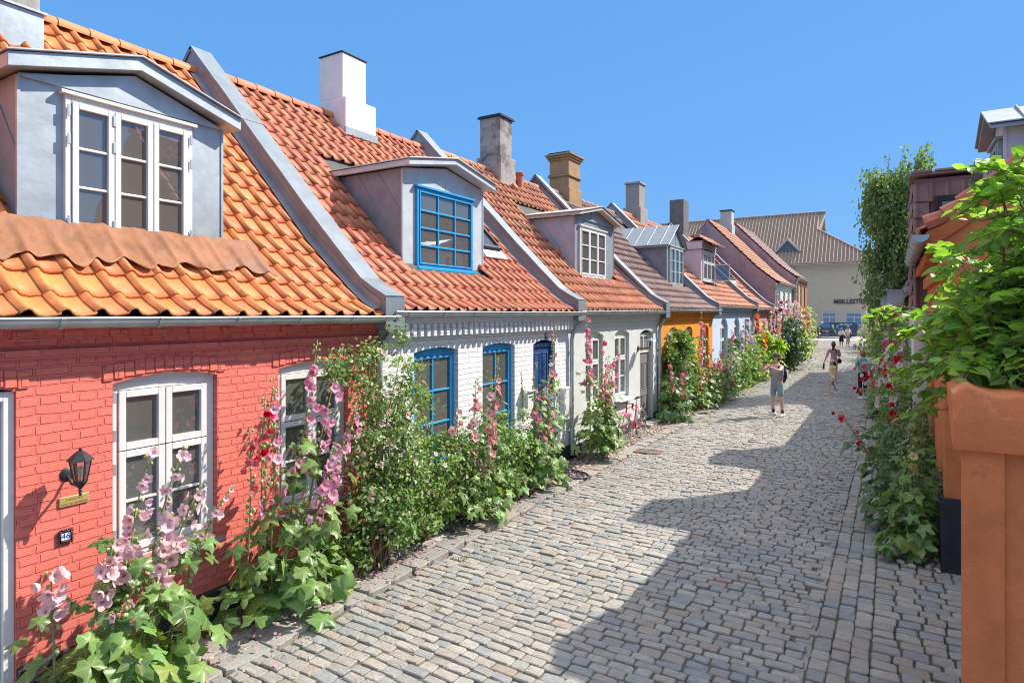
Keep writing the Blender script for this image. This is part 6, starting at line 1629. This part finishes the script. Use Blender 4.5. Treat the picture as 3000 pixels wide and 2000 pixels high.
def cap_mesh(root, at, k, m, f=1):
    mb = MB(); vs = []; n = 16
    for (r, z) in ((1.0, .028), (1.0, .06), (.88, .098), (.55, .128), (.05, .138)):
        for j in range(n): a = 2*math.pi*j/n; vs.append(tuple(at(.088*r*math.cos(a), .106*r*math.sin(a)-.004, z)))
    mb.add(vs, [(r*n+i, r*n+(i+1) % n, (r+1)*n+(i+1) % n, (r+1)*n+i) for r in range(4) for i in range(n)]+[tuple(4*n+i for i in range(n))])
    V = []
    for i in range(9):
        a = math.pi*(.12+.76*i/8); V += [tuple(at(.086*math.cos(a), .10*math.sin(a), .036)), tuple(at(.082*math.cos(a), .10*math.sin(a)+.075*math.sin(a), .018))]
    mb.add(V, [(2*i, 2*i+1, 2*i+3, 2*i+2) for i in range(8)])
    o = mb.build('cap', m, root, smooth='all', recalc=False); s = o.modifiers.new('thickness', 'SOLIDIFY'); s.thickness = .005
GREYT = mat('grey_cotton', (.30, .295, .31), .9, .1, 20, .002, 90); DENIM = mat('pale_denim', (.24, .31, .38), .9, .2, 6, .002, 120); WSHOE = mat('white_canvas', (.78, .78, .77), .7, .05, 10); BSOCK = mat('black_sock', (.03, .03, .035), .9)
CAPM = mat('khaki_cap', (.12, .11, .09), .9, .1, 20); PINKT = mat('pink_knit', (.62, .31, .36), .9, .1, 30, .002, 100); CREAM = mat('cream_twill', (.58, .53, .46), .9, .1, 20); TEAL = mat('teal_cotton', (.22, .44, .40), .9, .1, 20)
NAVYC = mat('navy_cotton', (.022, .03, .06), .9, .2, 20); YEL = mat('yellow_cotton', (.70, .56, .20), .9, .08, 20); WCL = mat('white_cotton', (.72, .70, .68), .9, .05, 20); BLK = mat('black_cotton', (.02, .02, .023), .9, .2, 20)
HBR = mat('brown_hair', (.09, .045, .03), .6, .25, 60, .003, 120); HGI = mat('ginger_hair', (.34, .14, .05), .6, .25, 60, .003, 120); HDK = mat('dark_hair', (.05, .035, .03), .6, .25, 60); HGR = mat('grey_hair', (.32, .28, .26), .6, .2, 60)
r_img = Vector((.852, .523)); f_img = Vector((-.523, .852))
def face(right, away): v = r_img*right+f_img*away; return (v.x, v.y)

def man_extra(root, k, at, N, B):
    cap_mesh(root, at, k, CAPM)
    w = (v3(B['wrL'][:3])+v3(B['wrR'][:3]))/2*k
    # backpack hanging on the back, straps over the shoulders
    mb = MB(); mb.ball((.02, -.23, 1.14), .19, 0, 12, 8, .85, .6, 1.3); mb.build('backpack', BLK, root, smooth='all')
    for sg in (-1, 1):
        s_ = MB(); s_.tube([(sg*.12, -.16, 1.3), (sg*.13, -.05, 1.50), (sg*.135, .12, 1.40), (sg*.14, .05, 1.15), (sg*.13, -.14, 1.02)], .016, 6); s_.build('strap', BLK, root, smooth='all')
man_face = face(-.86, -.5)
man = person('man in grey sleeveless shirt, denim shorts and dark cap photographing the flowers with a phone', (-2.76, 18.7, .03), man_face, 1.74,
       dict(shL=(-.20, .04, 1.40, .060), shR=(.20, .05, 1.40, .060), elL=(-.30, .30, 1.30, .046), elR=(.28, .32, 1.24, .046), wrL=(-.10, .48, 1.42, .030), wrR=(.05, .50, 1.41, .030), hiL=(-.10, 0, .90, .085), hiR=(.10, 0, .90, .085), knL=(-.135, .02, .49, .060), knR=(.135, .0, .49, .060), caL=(-.145, -.015, .34, .054), caR=(.145, -.015, .34, .054), anL=(-.15, -.03, .085, .037), anR=(.15, -.04, .085, .037), toL=(-.19, .12, .035, .03), toR=(.19, .11, .035, .03)),
       SKIN, [cl('tank_top', GREYT, top_nodes(0, 1.15, -.09, 1.12)), cl('shorts', DENIM, bottom_nodes(.92, 1.1, 1.1))], (HDK, 'short'),
       [('wrL', (.35, .45, .75), (.6, .5, -.1), .55, -1), ('wrR', (-.35, .45, .75), (-.6, .5, -.1), .55, 1)], (WSHOE, BSOCK, .42), man_extra, (0, 1, -.02), 1.12)
ph = thing('phone', 'dark smartphone held up in both hands by the man', 'phone', (0, 0, 0), 0)
a = math.atan2(man_face[1], man_face[0])-math.pi/2
q = Vector((-.02*math.cos(a)-.545*math.sin(a), -.02*math.sin(a)+.545*math.cos(a)))
ph.location = (-2.76+q.x, 18.7+q.y, 1.535); ph.rotation_euler = (0, 0, a)
mb = MB(); mb.box(-.075, .075, -.005, .004, -.038, .038); mb.build('phone_case', BLK, ph, bevel=.004); mb = MB(); mb.box(-.07, .07, -.0065, -.0052, -.034, .034); mb.build('screen', mat('screen_glass', (.02, .02, .025), .1), ph)

def bagf(root, k, at, N, B):
    mb = MB(); mb.ball((.24*k, -.0, .93*k), .11, 0, 12, 8, .7, 1.0, .95); mb.build('shoulder_bag', BLK, root, smooth='all')
    mb = MB(); mb.tube([(.24*k, -.02, 1.0*k), (.12*k, -.14, 1.22*k), (.02*k, -.09, 1.44*k), (-.08*k, .06, 1.46*k), (.02*k, .15, 1.25*k), (.22*k, .08, 1.0*k)], .014, 6); mb.build('strap', BLK, root, smooth='all')
w = person('woman in pink top and cream shorts with a ponytail, walking away', (-2.1, 29.2, .02), face(.12, 1), 1.68,
       dict(elL=(-.30, -.03, 1.15, .038), wrL=(-.38, .02, .90, .026), elR=(.28, .04, 1.15, .038), wrR=(.25, .20, 1.12, .026), knL=(-.09, .10, .50, .055), anL=(-.09, .14, .10, .034), toL=(-.1, .29, .05, .03), knR=(.09, -.03, .49, .055), caR=(.095, -.10, .34, .052), anR=(.095, -.2, .12, .034), toR=(.1, -.06, .035, .03)),
       SKIN, [cl('top', PINKT, top_nodes(.95, 1.1, .0, 1.0, 1.1)), cl('shorts', CREAM, bottom_nodes(.42, 1.2, 1.45))], (HBR, 'ponytail'), [('wrL', (-.1, .1, -1), (1, 0, 0), .35, -1), ('wrR', (0, .6, .6), (-1, 0, 0), .5, 1)], (WSHOE, None, 0), bagf, (.35, .94, 0), .92)
o = thing('water_bottle', 'black bottle carried in the left hand of the woman in pink', 'bottle', (0, 0, 0))
a = math.atan2(face(.12, 1)[1], face(.12, 1)[0])-math.pi/2; kk = 1.68/1.75
lx_, ly_ = -.40*kk, .05*kk
o.location = (-2.1+lx_*math.cos(a)-ly_*math.sin(a), 29.2+lx_*math.sin(a)+ly_*math.cos(a), .56)
mb = MB(); mb.lathe([(.03, 0), (.036, .01), (.036, .17), (.02, .2), (.02, .23), (.024, .235), (.024, .26)], (0, 0, 0), 12); mb.build('bottle', BLK, o, smooth=True)
def girlx(root, k, at, N, B): cap_mesh(root, at, k, mat('lilac_cap', (.62, .44, .56), .9)); skirt_mesh(root, 'skirt', WCL, k, 1.06, .70, .125, .20)
person('small girl in lilac cap, yellow top and white skirt striding across the cobbles', (-1.8, 24.6, .03), face(-1, -.12), 1.22,
       dict(elL=(-.25, .05, 1.16, .036), wrL=(-.26, .28, 1.0, .025), elR=(.25, -.12, 1.17, .036), wrR=(.27, -.28, .98, .025), knL=(-.09, .20, .53, .05), caL=(-.09, .22, .36, .045), anL=(-.09, .33, .10, .032), toL=(-.09, .49, .06, .03), knR=(.09, -.08, .50, .05), caR=(.09, -.16, .36, .045), anR=(.09, -.34, .14, .032), toR=(.1, -.2, .04, .03)),
       SKIN, [cl('top', YEL, top_nodes(.35, 1.12, .08, 1.0))], (HBR, 'long'), [('wrL', (0, .5, -.8), (1, 0, 0), .3, -1), ('wrR', (0, -.5, -.8), (-1, 0, 0), .3, 1)], (WSHOE, None, 0), girlx, (0, 1, -.1), .92)
def tealx(root, k, at, N, B):
    m = mat('floral_canvas', (.40, .37, .40), .9, .3, 30)
    mb = MB(); mb.box(-.15, .15, -.28, -.13, .93, 1.26); mb.build('backpack', m, root, smooth=True, bevel=.05, seg=3); mb = MB(); mb.box(-.11, .11, -.315, -.282, .96, 1.1); mb.build('backpack_pocket', m, root, bevel=.02)
    for sg in (-1, 1):
        s_ = MB(); s_.tube([(sg*.1, -.15, 1.2), (sg*.12, -.13, 1.38), (sg*.125, .0, 1.47), (sg*.13, .12, 1.35), (sg*.14, .04, 1.08), (sg*.12, -.14, .98)], .014, 6); s_.build('strap', m, root, smooth='all')
person('woman with ginger bob, teal top and dark trousers carrying a floral backpack', (-.85, 23.9, .03), face(-.05, 1), 1.62,
       dict(elL=(-.26, .02, 1.15, .042), wrL=(-.20, .20, 1.04, .028), elR=(.26, .02, 1.15, .042), wrR=(.2, .2, 1.04, .028)), SKIN, [cl('top', TEAL, top_nodes(.7, 1.12, .0, 1.1)), cl('trousers', NAVYC, bottom_nodes(full=True))], (HGI, 'bob'),
       [('wrL', (.5, .7, .1), (.5, 0, .5), .4, -1), ('wrR', (-.5, .7, .1), (-.5, 0, .5), .4, 1)], (WSHOE, None, 0), tealx, (-.3, .95, 0), 1.08)
def kidx(root, k, at, N, B): cap_mesh(root, at, k, mat('pale_blue_cap', (.55, .62, .70), .9))
person('child in pale blue cap mostly hidden behind red hollyhock blooms', (-.42, 23.6, .03), face(-.7, .6), 1.36, {}, SKIN, [cl('top', mat('grey_blue_cotton', (.36, .40, .44), .9), top_nodes(.5)), cl('shorts', CREAM, bottom_nodes(.8))], (HBR, 'short'),
       [('wrL', (0, .2, -1), (1, 0, 0), .4, -1), ('wrR', (0, .2, -1), (-1, 0, 0), .4, 1)], (WSHOE, None, 0), kidx, (0, 1, 0), .9)
def cx(root, k, at, N, B):
    mb = MB(); mb.ball((-.02, .20, 1.02), .09, 0, 10, 6, 1.2, .5, .8); mb.build('handbag', mat('brown_leather', (.10, .06, .05), .6), root, smooth='all')
    skirt_mesh(root, 'dress_skirt', BLK, k, 1.1, .52, .14, .21)
    mb = MB(); mb.tube([(-.12, .17, 1.1), (-.1, .1, 1.4), (.0, .05, 1.5)], .02, 6); mb.build('scarf', WCL, root, smooth='all')
person('woman in black dress and white jacket looking at something in her hands', (-3.75, 60.2, .02), face(-.1, -1), 1.64,
       dict(elL=(-.26, .05, 1.15, .040), wrL=(-.08, .24, 1.12, .027), elR=(.26, .05, 1.15, .040), wrR=(.08, .24, 1.12, .027)), SKIN2, [cl('jacket', WCL, top_nodes(1.7, 1.16, .02, 1.08, 1.35))], (HGR, 'short'),
       [('wrL', (.6, .5, .2), (.3, 0, .8), .5, -1), ('wrR', (-.6, .5, .2), (-.3, 0, .8), .5, 1)], (WSHOE, None, 0), cx, (0, 1, -.35), 1.0)
def mx(root, k, at, N, B):
    mb = MB(); mb.ball((-.2, .12, 1.02), .10, 0, 10, 6, 1.0, .5, .9); mb.build('shoulder_bag', mat('brown_canvas', (.17, .11, .10), .8), root, smooth='all')
person('person in white shirt and grey shorts standing just behind the woman in black dress', (-3.32, 61.4, .02), face(.25, -1), 1.80,
       dict(elL=(-.26, .05, 1.15, .044), wrL=(-.1, .22, 1.10, .029), elR=(.26, .0, 1.15, .044), wrR=(.24, .12, .95, .029)), SKIN2, [cl('shirt', WCL, top_nodes(.95, 1.15, -.06, 1.1)), cl('shorts', mat('grey_linen', (.42, .41, .42), .9), bottom_nodes(.95, 1.2, 1.2))], (HGR, 'short'),
       [('wrL', (.6, .5, .2), (.3, 0, .8), .5, -1), ('wrR', (0, .3, -1), (-1, 0, 0), .4, 1)], (WSHOE, WCL, .35), mx, (-.3, 1, -.2), 1.05)

# ------------------------------------------------------------------ bicycle
def bicycle():
    root = thing('bicycle', 'red racing bicycle with white mudguards leaning by the grey house, pink flowers on its bars', 'bicycle', (-4.99, 13.85, .02), R(-91))
    RED = mat('red_frame_paint', (.55, .03, .025), .3, .05, 5, coat=.5); CHR = mat('chrome', (.55, .56, .58), .25, .05, 5, metal=.9); TYRE = mat('tyre', (.05, .05, .05), .8); TYW = mat('pale_tyre_wall', (.50, .48, .45), .8)
    rw, wb = .335, 1.0; hb, bb = (wb, 0, rw), (.43, 0, .28)
    lean = bpy.data.objects
    for (cx_, nm) in ((0, 'wheel'), (wb, 'wheel')):
        mb = MB(); n = 40
        ring = lambda r, y=0: [(cx_+r*math.cos(2*math.pi*i/n), y, rw+r*math.sin(2*math.pi*i/n)) for i in range(n)]
        mb.tube(ring(rw-.013), .014, 6, 0, closed=True); mb.tube(ring(rw-.03, .009), .006, 4, 1, closed=True); mb.tube(ring(rw-.03, -.009), .006, 4, 1, closed=True)
        mb.tube([(cx_, -.045, rw), (cx_, .045, rw)], .02, 8, 2)
        for i in range(28):
            a = 2*math.pi*i/28; mb.tube([(cx_+.02*math.cos(a+.9*(-1)**i), .03*(-1)**i, rw+.02*math.sin(a+.9*(-1)**i)), (cx_+(rw-.03)*math.cos(a), 0, rw+(rw-.03)*math.sin(a))], .0016, 3, 2, cap=False)
        mb.build(nm, [TYRE, TYW, CHR], root, smooth='all', recalc=False)
    hd1, hd0 = (.86, 0, .80), (.90, 0, .66); st = (.28, 0, .80)
    mb = MB()
    for a, b, r_ in ((hd1, hd0, .018), (st, (hd1[0]-.005, 0, hd1[2]-.02), .0135), ((hd0[0]-.01, 0, hd0[2]+.02), bb, .0155), (st, bb, .0145)): mb.tube([a, b], r_, 8)
    for s in (-1, 1):
        mb.tube([(bb[0], s*.02, bb[2]), (.0, s*.055, rw)], .009, 6); mb.tube([(st[0], s*.012, st[2]-.02), (.0, s*.055, rw)], .008, 6)
        mb.tube([(hd0[0]+.005, s*.03, hd0[2]-.02), (wb-.03, s*.05, rw+.1), (wb, s*.05, rw)], .010, 6)
    mb.build('bicycle_frame', RED, root, smooth=True)
    mb = MB(); mb.tube([st, (.255, 0, .93)], .012, 8); mb.build('seat_post', CHR, root, smooth=True)
    mb = MB(); vs = []
    for (x, w, z) in ((.10, .065, .955), (.14, .07, .965), (.22, .04, .955), (.32, .022, .95), (.37, .014, .945)):
        for j in range(8): a = j*math.pi/4; vs.append((x, w*math.cos(a), z+.016*math.sin(a)-.012*abs(math.cos(a))))
    mb.add(vs, [(r_*8+i, r_*8+(i+1) % 8, r_*8+8+(i+1) % 8, r_*8+8+i) for r_ in range(4) for i in range(8)]+[tuple(range(8)), tuple(32+i for i in range(8))]); mb.build('saddle', BLK, root, smooth='all')
    mb = MB(); mb.tube([hd1, (.85, 0, .90), (.92, 0, .91)], .011, 6)
    for s in (-1, 1): mb.tube([(.92, 0, .91), (.92, s*.19, .91), (1.0, s*.205, .905), (1.03, s*.205, .85), (.99, s*.205, .79), (.92, s*.205, .785)], .011, 6); mb.tube([(1.01, s*.205, .895), (1.04, s*.2, .93), (1.06, s*.2, .80)], .008, 5)
    mb.build('handlebar', BLACK, root, smooth=True)
    for cx_, a0, a1 in ((0, .2, 2.9), (wb, .5, 2.6)):
        mb = MB(); vs = []; n = 18
        for i in range(n+1):
            a = a0+(a1-a0)*i/n
            for j in range(5): t = (j/4-.5)*2; rr = rw+.022-.008*t*t; vs.append((cx_+rr*math.cos(a)*1, t*.022, rw+rr*math.sin(a)))
        mb.add(vs, [(i*5+j, i*5+j+1, i*5+6+j, i*5+5+j) for i in range(n) for j in range(4)]); mb.build('mudguard', WHITE, root, smooth='all', recalc=False)
    mb = MB(); mb.lathe([(.085, -.003), (.085, .003)], (bb[0], -.04, bb[2]), 20, axis='y')
    for s in (-1, 1): mb.tube([(bb[0], s*.05, bb[2]), (bb[0]+.08*s, s*.06, bb[2]-.15*s)], .008, 6); mb.box(bb[0]+.08*s-.04, bb[0]+.08*s+.04, s*.06, s*.06+s*.08, bb[2]-.15*s-.01, bb[2]-.15*s+.01)
    mb.tube([(bb[0], -.045, bb[2]+.085), (0, -.045, rw+.035), (-.035, -.045, rw), (0, -.045, rw-.035), (bb[0], -.045, bb[2]-.085)], .004, 4); mb.build('crankset', CHR, root)
    for (x, y, z) in ((.97, -.02, .60), (1.0, .06, .63), (1.02, -.07, .62), (.98, -.12, .65), (1.0, .0, .68), (.99, .12, .66)):
        blossom(root, (x, y, z), (1, y*2, .3), .055, 'pink', rnd)
    mb = MB(); mb.tube([(.4, .03, .27), (.36, .2, .0)], .008, 6); mb.build('kickstand', CHR, root)
bicycle()

# ------------------------------------------------------------------ van
def van():
    root = thing('van', 'dark navy delivery van with lime paddle graphic parked across the street end', 'van', (-8.75, 82.2, -.01), R(0))
    NV = mat('van_paint', (.022, .045, .075), .25, .1, 1.5, coat=.8, spec=.5); GL = glass_mat('van_glass', (.2, .3, .34), .6, .2, (.04, .10, .13)); PL = mat('black_plastic', (.025, .025, .028), .6)
    Wd = 1.92
    def arch(cx_, r_=.40): return [(cx_+r_*math.cos(a), .30+r_*math.sin(a)) for a in [math.pi*(i/8) for i in range(9)]]
    prof = [(.12, .22), (.03, .42), (.0, .72), (.06, .92), (.22, 1.04), (1.0, 1.20), (1.72, 1.74), (1.95, 1.85), (2.3, 1.90), (4.95, 1.92), (5.22, 1.86), (5.29, 1.70), (5.31, 1.0), (5.28, .45), (5.22, .26)]
    bottom = [(4.62, .24)]+[(x, z) for x, z in arch(4.2) if z > .24]+[(3.78, .22), (1.42, .22)]+[(x, z) for x, z in arch(1.0) if z > .24]+[(.58, .22)]
    def tum(v): z = v[2]; k = max(0, z-1.0)*.16; return (v[0], v[1]+(k if v[1] < Wd/2 else -k), z)
    mb = MB(); mb.prism(prof+bottom, 'y', 0, Wd); mb.v = [tum(v) for v in mb.v]; mb.build('van_body', NV, root, smooth=True, bevel=.05, seg=3)
    for yy, e in ((-.004, -1), (Wd+.004, 1)):
        mb = MB(); q = [(1.28, 1.24), (1.80, 1.70), (2.42, 1.74), (2.42, 1.24)]; vs = [tum((x, yy, z)) for x, z in q]; mb.add(vs, [(0, 1, 2, 3)]); mb.build('side_window', GL, root, recalc=False)
    mb = MB(); q = [(1.06, .12, 1.235), (1.06, Wd-.12, 1.235), (1.68, Wd-.2, 1.715), (1.68, .2, 1.715)]; mb.add([(x-.012, y, z+.014) for x, y, z in q], [(0, 1, 2, 3)]); mb.build('windscreen', GL, root, recalc=False)
    for cx_ in (1.0, 4.2):
        for yy, s in ((-.0, -1), (Wd, 1)):
            mb = MB(); mb.lathe([(.2, -.10), (.315, -.10), (.33, -.07), (.33, .09), (.2, .1)], (cx_, yy-s*.09, .33), 28, axis='y'); t = mb.build('wheel', PL, root, smooth=True)
            mb = MB(); y = yy+s*.015
            mb.lathe([(.205, -.004), (.20, .004)], (cx_, y, .33), 24, axis='y')
            for i in range(10):
                a = i*math.pi/5; c = Vector((cx_+.15*math.cos(a), y+s*.006, .33+.15*math.sin(a))); mb.obox(c, (.04*math.cos(a), 0, .04*math.sin(a)), (-.012*math.sin(a), 0, .012*math.cos(a)), (0, .003, 0), 1)
            mb.build('hubcap', [mat('hubcap_silver', (.74, .76, .78), .4, .05, 5), PL], t)
            mb = MB(); mb.add([(cx_+.41*math.cos(a), yy-s*.02, .30+.41*math.sin(a)) for a in [2*math.pi*i/20 for i in range(20)]], [tuple(range(20))]); mb.build('wheel_arch', PL, root, recalc=False)
    for yy, y2 in ((-.012, .25), (Wd+.012, Wd-.25)):
        mb = MB(); mb.add([(.10, yy, .84), (.42, yy, .98), (.40, yy, 1.05), (.16, yy, .97), (.02, y2, .82), (.08, y2, .95)], [(0, 1, 2, 3), (0, 3, 5, 4)]); mb.build('headlight', mat('headlamp', (.7, .72, .74), .15), root, recalc=False)
    for y0 in (.02, Wd-.2):
        mb = MB(); mb.box(5.285, 5.325, y0, y0+.16, .95, 1.5); mb.build('tail_light', mat('tail_lamp', (.35, .02, .02), .3), root, bevel=.02)
    mb = MB(); mb.box(1.42, 1.56, -.24, -.01, 1.20, 1.40); mb.build('mirror', PL, root, bevel=.03)
    mb = MB(); mb.box(-.04, .1, .05, Wd-.05, .26, .55); mb.build('bumper', PL, root, bevel=.04)
    for x in (2.5, 3.72): 
        mb = MB(); mb.box(x-.006, x+.006, -.004, .002, .3, .99); mb.build('door_seam', PL, root)
    mb = MB(); mb.box(2.3, 2.45, -.022, -.003, .98, 1.01); mb.box(2.6, 2.75, -.022, -.003, .98, 1.01); mb.build('door_handle', PL, root)
    LIME = mat('lime_vinyl', (.42, .58, .12), .5); BLV = mat('blue_vinyl', (.02, .18, .50), .5); WV = mat('white_vinyl', (.78, .78, .78), .5); GV = mat('grey_vinyl', (.30, .29, .28), .5)
    def decal(nm, pts, m, off=.006):
        mb = MB(); vs = [tum((x, -off, z)) for x, z in pts]; mb.add(vs, [tuple(range(len(pts)))]); return mb.build(nm, m, root, recalc=False)
    decal('paddle_graphic', [(2.74+.13*math.cos(a)-.10*math.sin(a)*.4, 1.42+.24*math.sin(a)) for a in [2*math.pi*i/16 for i in range(16)]], LIME)
    decal('paddle_graphic', [(2.76, 1.2), (2.82, 1.2), (2.92, .98), (2.87, .98)], LIME, .008)
    decal('paddle_graphic', [(2.86, 1.0), (2.98, .98), (3.13, .62), (3.12, .50), (3.04, .55)], LIME, .010)
    decal('figure_graphic', [(2.92, 1.12), (3.1, 1.22), (3.45, 1.22), (3.6, 1.05), (3.55, .75), (3.2, .75)], BLV)
    decal('figure_graphic', [(3.22+.14*math.cos(a), 1.42+.16*math.sin(a)) for a in [2*math.pi*i/14 for i in range(14)]], GV, .008)
    for x0, x1, z0, z1 in ((3.42, 3.80, 1.62, 1.68), (3.88, 4.30, 1.62, 1.68), (4.38, 4.76, 1.62, 1.68), (3.42, 4.45, 1.53, 1.56), (1.95, 2.28, .42, .455), (1.95, 2.25, .72, .745)):
        decal('stripe_lettering', [(x0, z0), (x1, z0), (x1, z1), (x0, z1)], WV)
    t = text_mesh('lettering', 'PROTERAPI', .16, WV, root, .001); t.rotation_euler = (R(90), 0, 0); t.location = (2.02, -.006, .84); t.scale = (.72/max(.05, t.dimensions.x), 1, 1)
van()
# ------------------------------------------------------------------ light, sky, camera
EXPO = 1.5; SUNE = 2.75
_k = .15*2**EXPO
SKY_BLUE = (.122/_k, .375/_k, .84/_k); SKY_HOR = (.14/_k, .405/_k, .86/_k); SKY_FILL = (2.6/_k, 2.45/_k, 2.3/_k)
w = bpy.data.worlds.new('World'); sc.world = w; w.use_nodes = True
nt = w.node_tree; bg = nt.nodes['Background']
sky = nt.nodes.new('ShaderNodeTexSky'); sky.sky_type = 'NISHITA'; sky.sun_disc = False
sky.sun_elevation = math.asin(SUN.z); sky.sun_rotation = math.atan2(SUN.x, SUN.y)
sky.air_density = 1.0; sky.dust_density = .2; sky.ozone_density = 3.0; sky.altitude = 500
SKYS = .15
# even out the clear blue of the lower sky and boost the unseen zenith to white as added fill light
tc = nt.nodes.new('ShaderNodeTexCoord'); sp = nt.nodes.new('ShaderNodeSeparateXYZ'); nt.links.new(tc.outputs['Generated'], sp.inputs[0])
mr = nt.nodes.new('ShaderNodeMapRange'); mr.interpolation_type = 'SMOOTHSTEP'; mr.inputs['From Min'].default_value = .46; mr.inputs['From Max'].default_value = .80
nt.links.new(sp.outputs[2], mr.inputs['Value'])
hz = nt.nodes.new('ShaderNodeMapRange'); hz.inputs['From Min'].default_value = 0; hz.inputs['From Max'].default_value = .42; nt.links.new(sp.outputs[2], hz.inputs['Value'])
lo = mixc(nt, hz.outputs[0], SKY_HOR, SKY_BLUE)
low = mixc(nt, .05, lo, sky.outputs[0])
hi = mixc(nt, .55, SKY_FILL, sky.outputs[0])
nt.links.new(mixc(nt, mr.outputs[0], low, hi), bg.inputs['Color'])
for n_ in nt.nodes:
    if n_.type == 'MIX': n_.clamp_result = False
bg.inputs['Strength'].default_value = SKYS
sl = bpy.data.lights.new('sun', 'SUN'); sl.energy = SUNE; sl.angle = R(.5); sl.color = (1, .93, .82)
so = bpy.data.objects.new('sun', sl); COL.objects.link(so); so.rotation_mode = 'QUATERNION'; so.rotation_quaternion = SUN.to_track_quat('Z', 'Y')
so.location = (10, 20, 30)
cd = bpy.data.cameras.new('camera'); co = bpy.data.objects.new('camera', cd); COL.objects.link(co)
cd.sensor_fit = 'HORIZONTAL'; cd.sensor_width = 36; cd.lens = 36*1423/2352; cd.shift_y = -64/2352; cd.clip_start = .05; cd.clip_end = 2000
co.location = (0, 0, 2.9); co.rotation_euler = (R(90), 0, math.atan(874/1423)); sc.camera = co
sc.view_settings.view_transform = 'Standard'; sc.view_settings.look = 'None'; sc.view_settings.gamma = 1; sc.view_settings.exposure = EXPO
sc.cycles.pixel_filter_type = 'BLACKMAN_HARRIS'; sc.cycles.filter_width = 1.05
sc.cycles.max_bounces = 8; sc.cycles.transparent_max_bounces = 12; sc.cycles.diffuse_bounces = 4; sc.cycles.glossy_bounces = 3; sc.cycles.transmission_bounces = 4
sc.cycles.sample_clamp_indirect = 6; sc.cycles.caustics_reflective = False; sc.cycles.caustics_refractive = False
try:
    sc.cycles.use_denoising = True; sc.cycles.denoiser = 'OPENIMAGEDENOISE'; sc.cycles.denoising_prefilter = 'ACCURATE'
except Exception: pass
